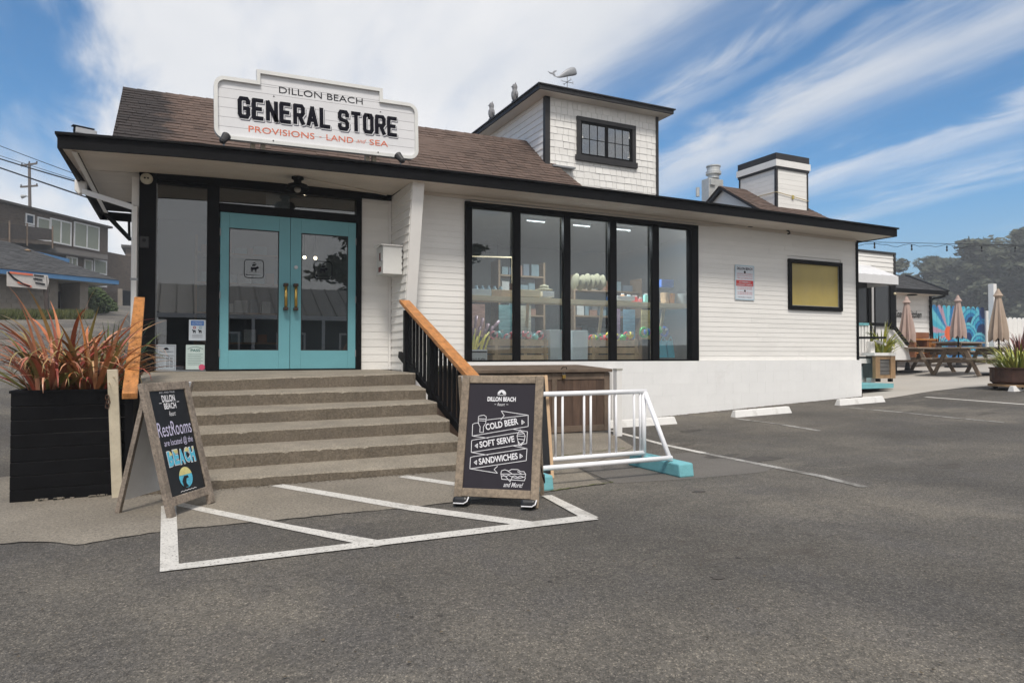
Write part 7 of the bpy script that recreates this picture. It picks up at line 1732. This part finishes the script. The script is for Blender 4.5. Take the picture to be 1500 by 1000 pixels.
# utility pole and wires
PWOOD = mat('pole_wood', (.11, .09, .08), .9, .2)
up_ = thing('utility_pole', 'wooden utility pole with two crossarms rising behind the shingled house', 'utility pole', P(43, 340, d=72)); dd = 72
pp_ = lambda u, v: P(u, v, d=dd)
part('pole', MB().tube([pp_(45, 400), pp_(43, 239)], [.19, .13], 10), PWOOD, up_)
part('crossarm', MB().bar(pp_(31, 243), pp_(54, 239.5), .16, .16), PWOOD, up_); part('crossarm', MB().bar(pp_(30, 274), pp_(55, 272), .16, .16), PWOOD, up_)
for u, v in ((32, 241), (54, 238), (31, 272), (54, 270.5), (43, 238)): part('insulator', MB().tube([pp_(u, v+.5), pp_(u, v-1.6)], .07, 6), CHAR, up_)
part('lamp_arm', MB().tube([pp_(43, 288), pp_(37, 287)], .06, 6), GREYM, up_); part('lamp_head', MB().tube([pp_(38, 287.2), pp_(32, 288.2)], [.1, .22], 8), GREYM, up_)
def wire_(pts, r, label):
    a0_, a1_ = P(*pts[0][:2], d=pts[0][2]), P(*pts[-1][:2], d=pts[-1][2]); m_ = P(*pts[1][:2], d=pts[1][2]); q = []
    for i in range(25): t = i/24; q.append(a0_*(1-t)*(1-2*t)+m_*4*t*(1-t)+a1_*t*(2*t-1))
    m = MB().tube(q, r, 5); solo('overhead_wire', m, BLACK, label, 'wire', 'overhead wires')
wire_(((-160, 150, 50), (40, 229, 45), (240, 300, 40)), .022, 'thin overhead wire, uppermost of the four left of the eave'); wire_(((-160, 176, 50), (40, 241, 45), (240, 304, 40)), .018, 'thin overhead wire just above the thicker cable'); wire_(((-160, 180, 50), (40, 245, 45), (240, 300, 40)), .045, 'thick overhead cable, third of the four from the top'); wire_(((-160, 190, 50), (50, 263, 45), (260, 333, 40)), .05, 'thick black overhead cable, lowest of the four')
# ================================================================== ACROSS THE LOT (seen mirrored in the door glass)
ch2 = thing('dark_cottage', 'black cottage with white trim standing across the parking lot, mirrored in the door glass', 'cottage', (4, -11, G0))
cxa, cxb, cya, cyb = -.5, 9.5, -15, -10
part('wall', MB().box((cxa, cya, 0), (cxb, cyb, 2.75)), mat('cottage_black', (.02, .02, .022), .7), ch2)
part('eave_trim', MB().box((cxa-.4, cyb+.35, 2.72), (cxb+.4, cyb+.42, 2.9)), WTRIM, ch2)
part('roof', MB().prism([(cxa-.4, cyb+.4, 2.9), (cxa-.4, (cya+cyb)/2, 4.3), (cxa-.4, cya-.4, 2.9)], (cxb-cxa+.8, 0, 0)), mat('metal_roof', (.09, .09, .095), .5), ch2)
for i in range(18): part('roof_seam', MB().bar((cxa-.3+i*.62, cyb+.42, 2.93), (cxa-.3+i*.62, (cya+cyb)/2, 4.33), .04, .05), CHAR, ch2)
for x in (1.0, 3.6, 6.2):
    f_ = part('window_frame', MB().box((x, cyb+.001, .9), (x+.08, cyb+.05, 2.2)).box((x+1.1, cyb+.001, .9), (x+1.18, cyb+.05, 2.2)).box((x+.081, cyb+.001, 2.12), (x+1.099, cyb+.05, 2.2)).box((x+.081, cyb+.001, .9), (x+1.099, cyb+.05, .98)), WTRIM, ch2); part('pane', MB().box((x+.081, cyb+.002, .981), (x+1.099, cyb+.02, 2.119)), DW, f_)
for x in (2.6, 5.4): part('porch_post', MB().box((x, cyb+.3, .1), (x+.12, cyb+.42, 2.72)), WTRIM, ch2)
cypress('cypress tree across the lot, mirrored in the right door glass', (12.5, -22, .1), 9.5, 4.2, 30, trunkh=.45, layers=14, group='trees across the lot', dens=90, leaf=.25)
# ================================================================== HAZE
HAZE = .0014
hz = bpy.data.materials.new('haze_air'); hz.use_nodes = True; t = hz.node_tree; t.nodes.clear(); pv = t.nodes.new('ShaderNodeVolumePrincipled'); pv.inputs['Color'].default_value = (.86, .9, .95, 1); pv.inputs['Density'].default_value = HAZE; oo_ = t.nodes.new('ShaderNodeOutputMaterial'); t.links.new(pv.outputs[0], oo_.inputs['Volume'])
o = link('haze', MB().box((-165, -95, -3.5), (225, 245, 40)).mesh('haze', hz)); o['kind'] = 'stuff'; o['label'] = 'pale sea mist filling the air'; o['category'] = 'haze'
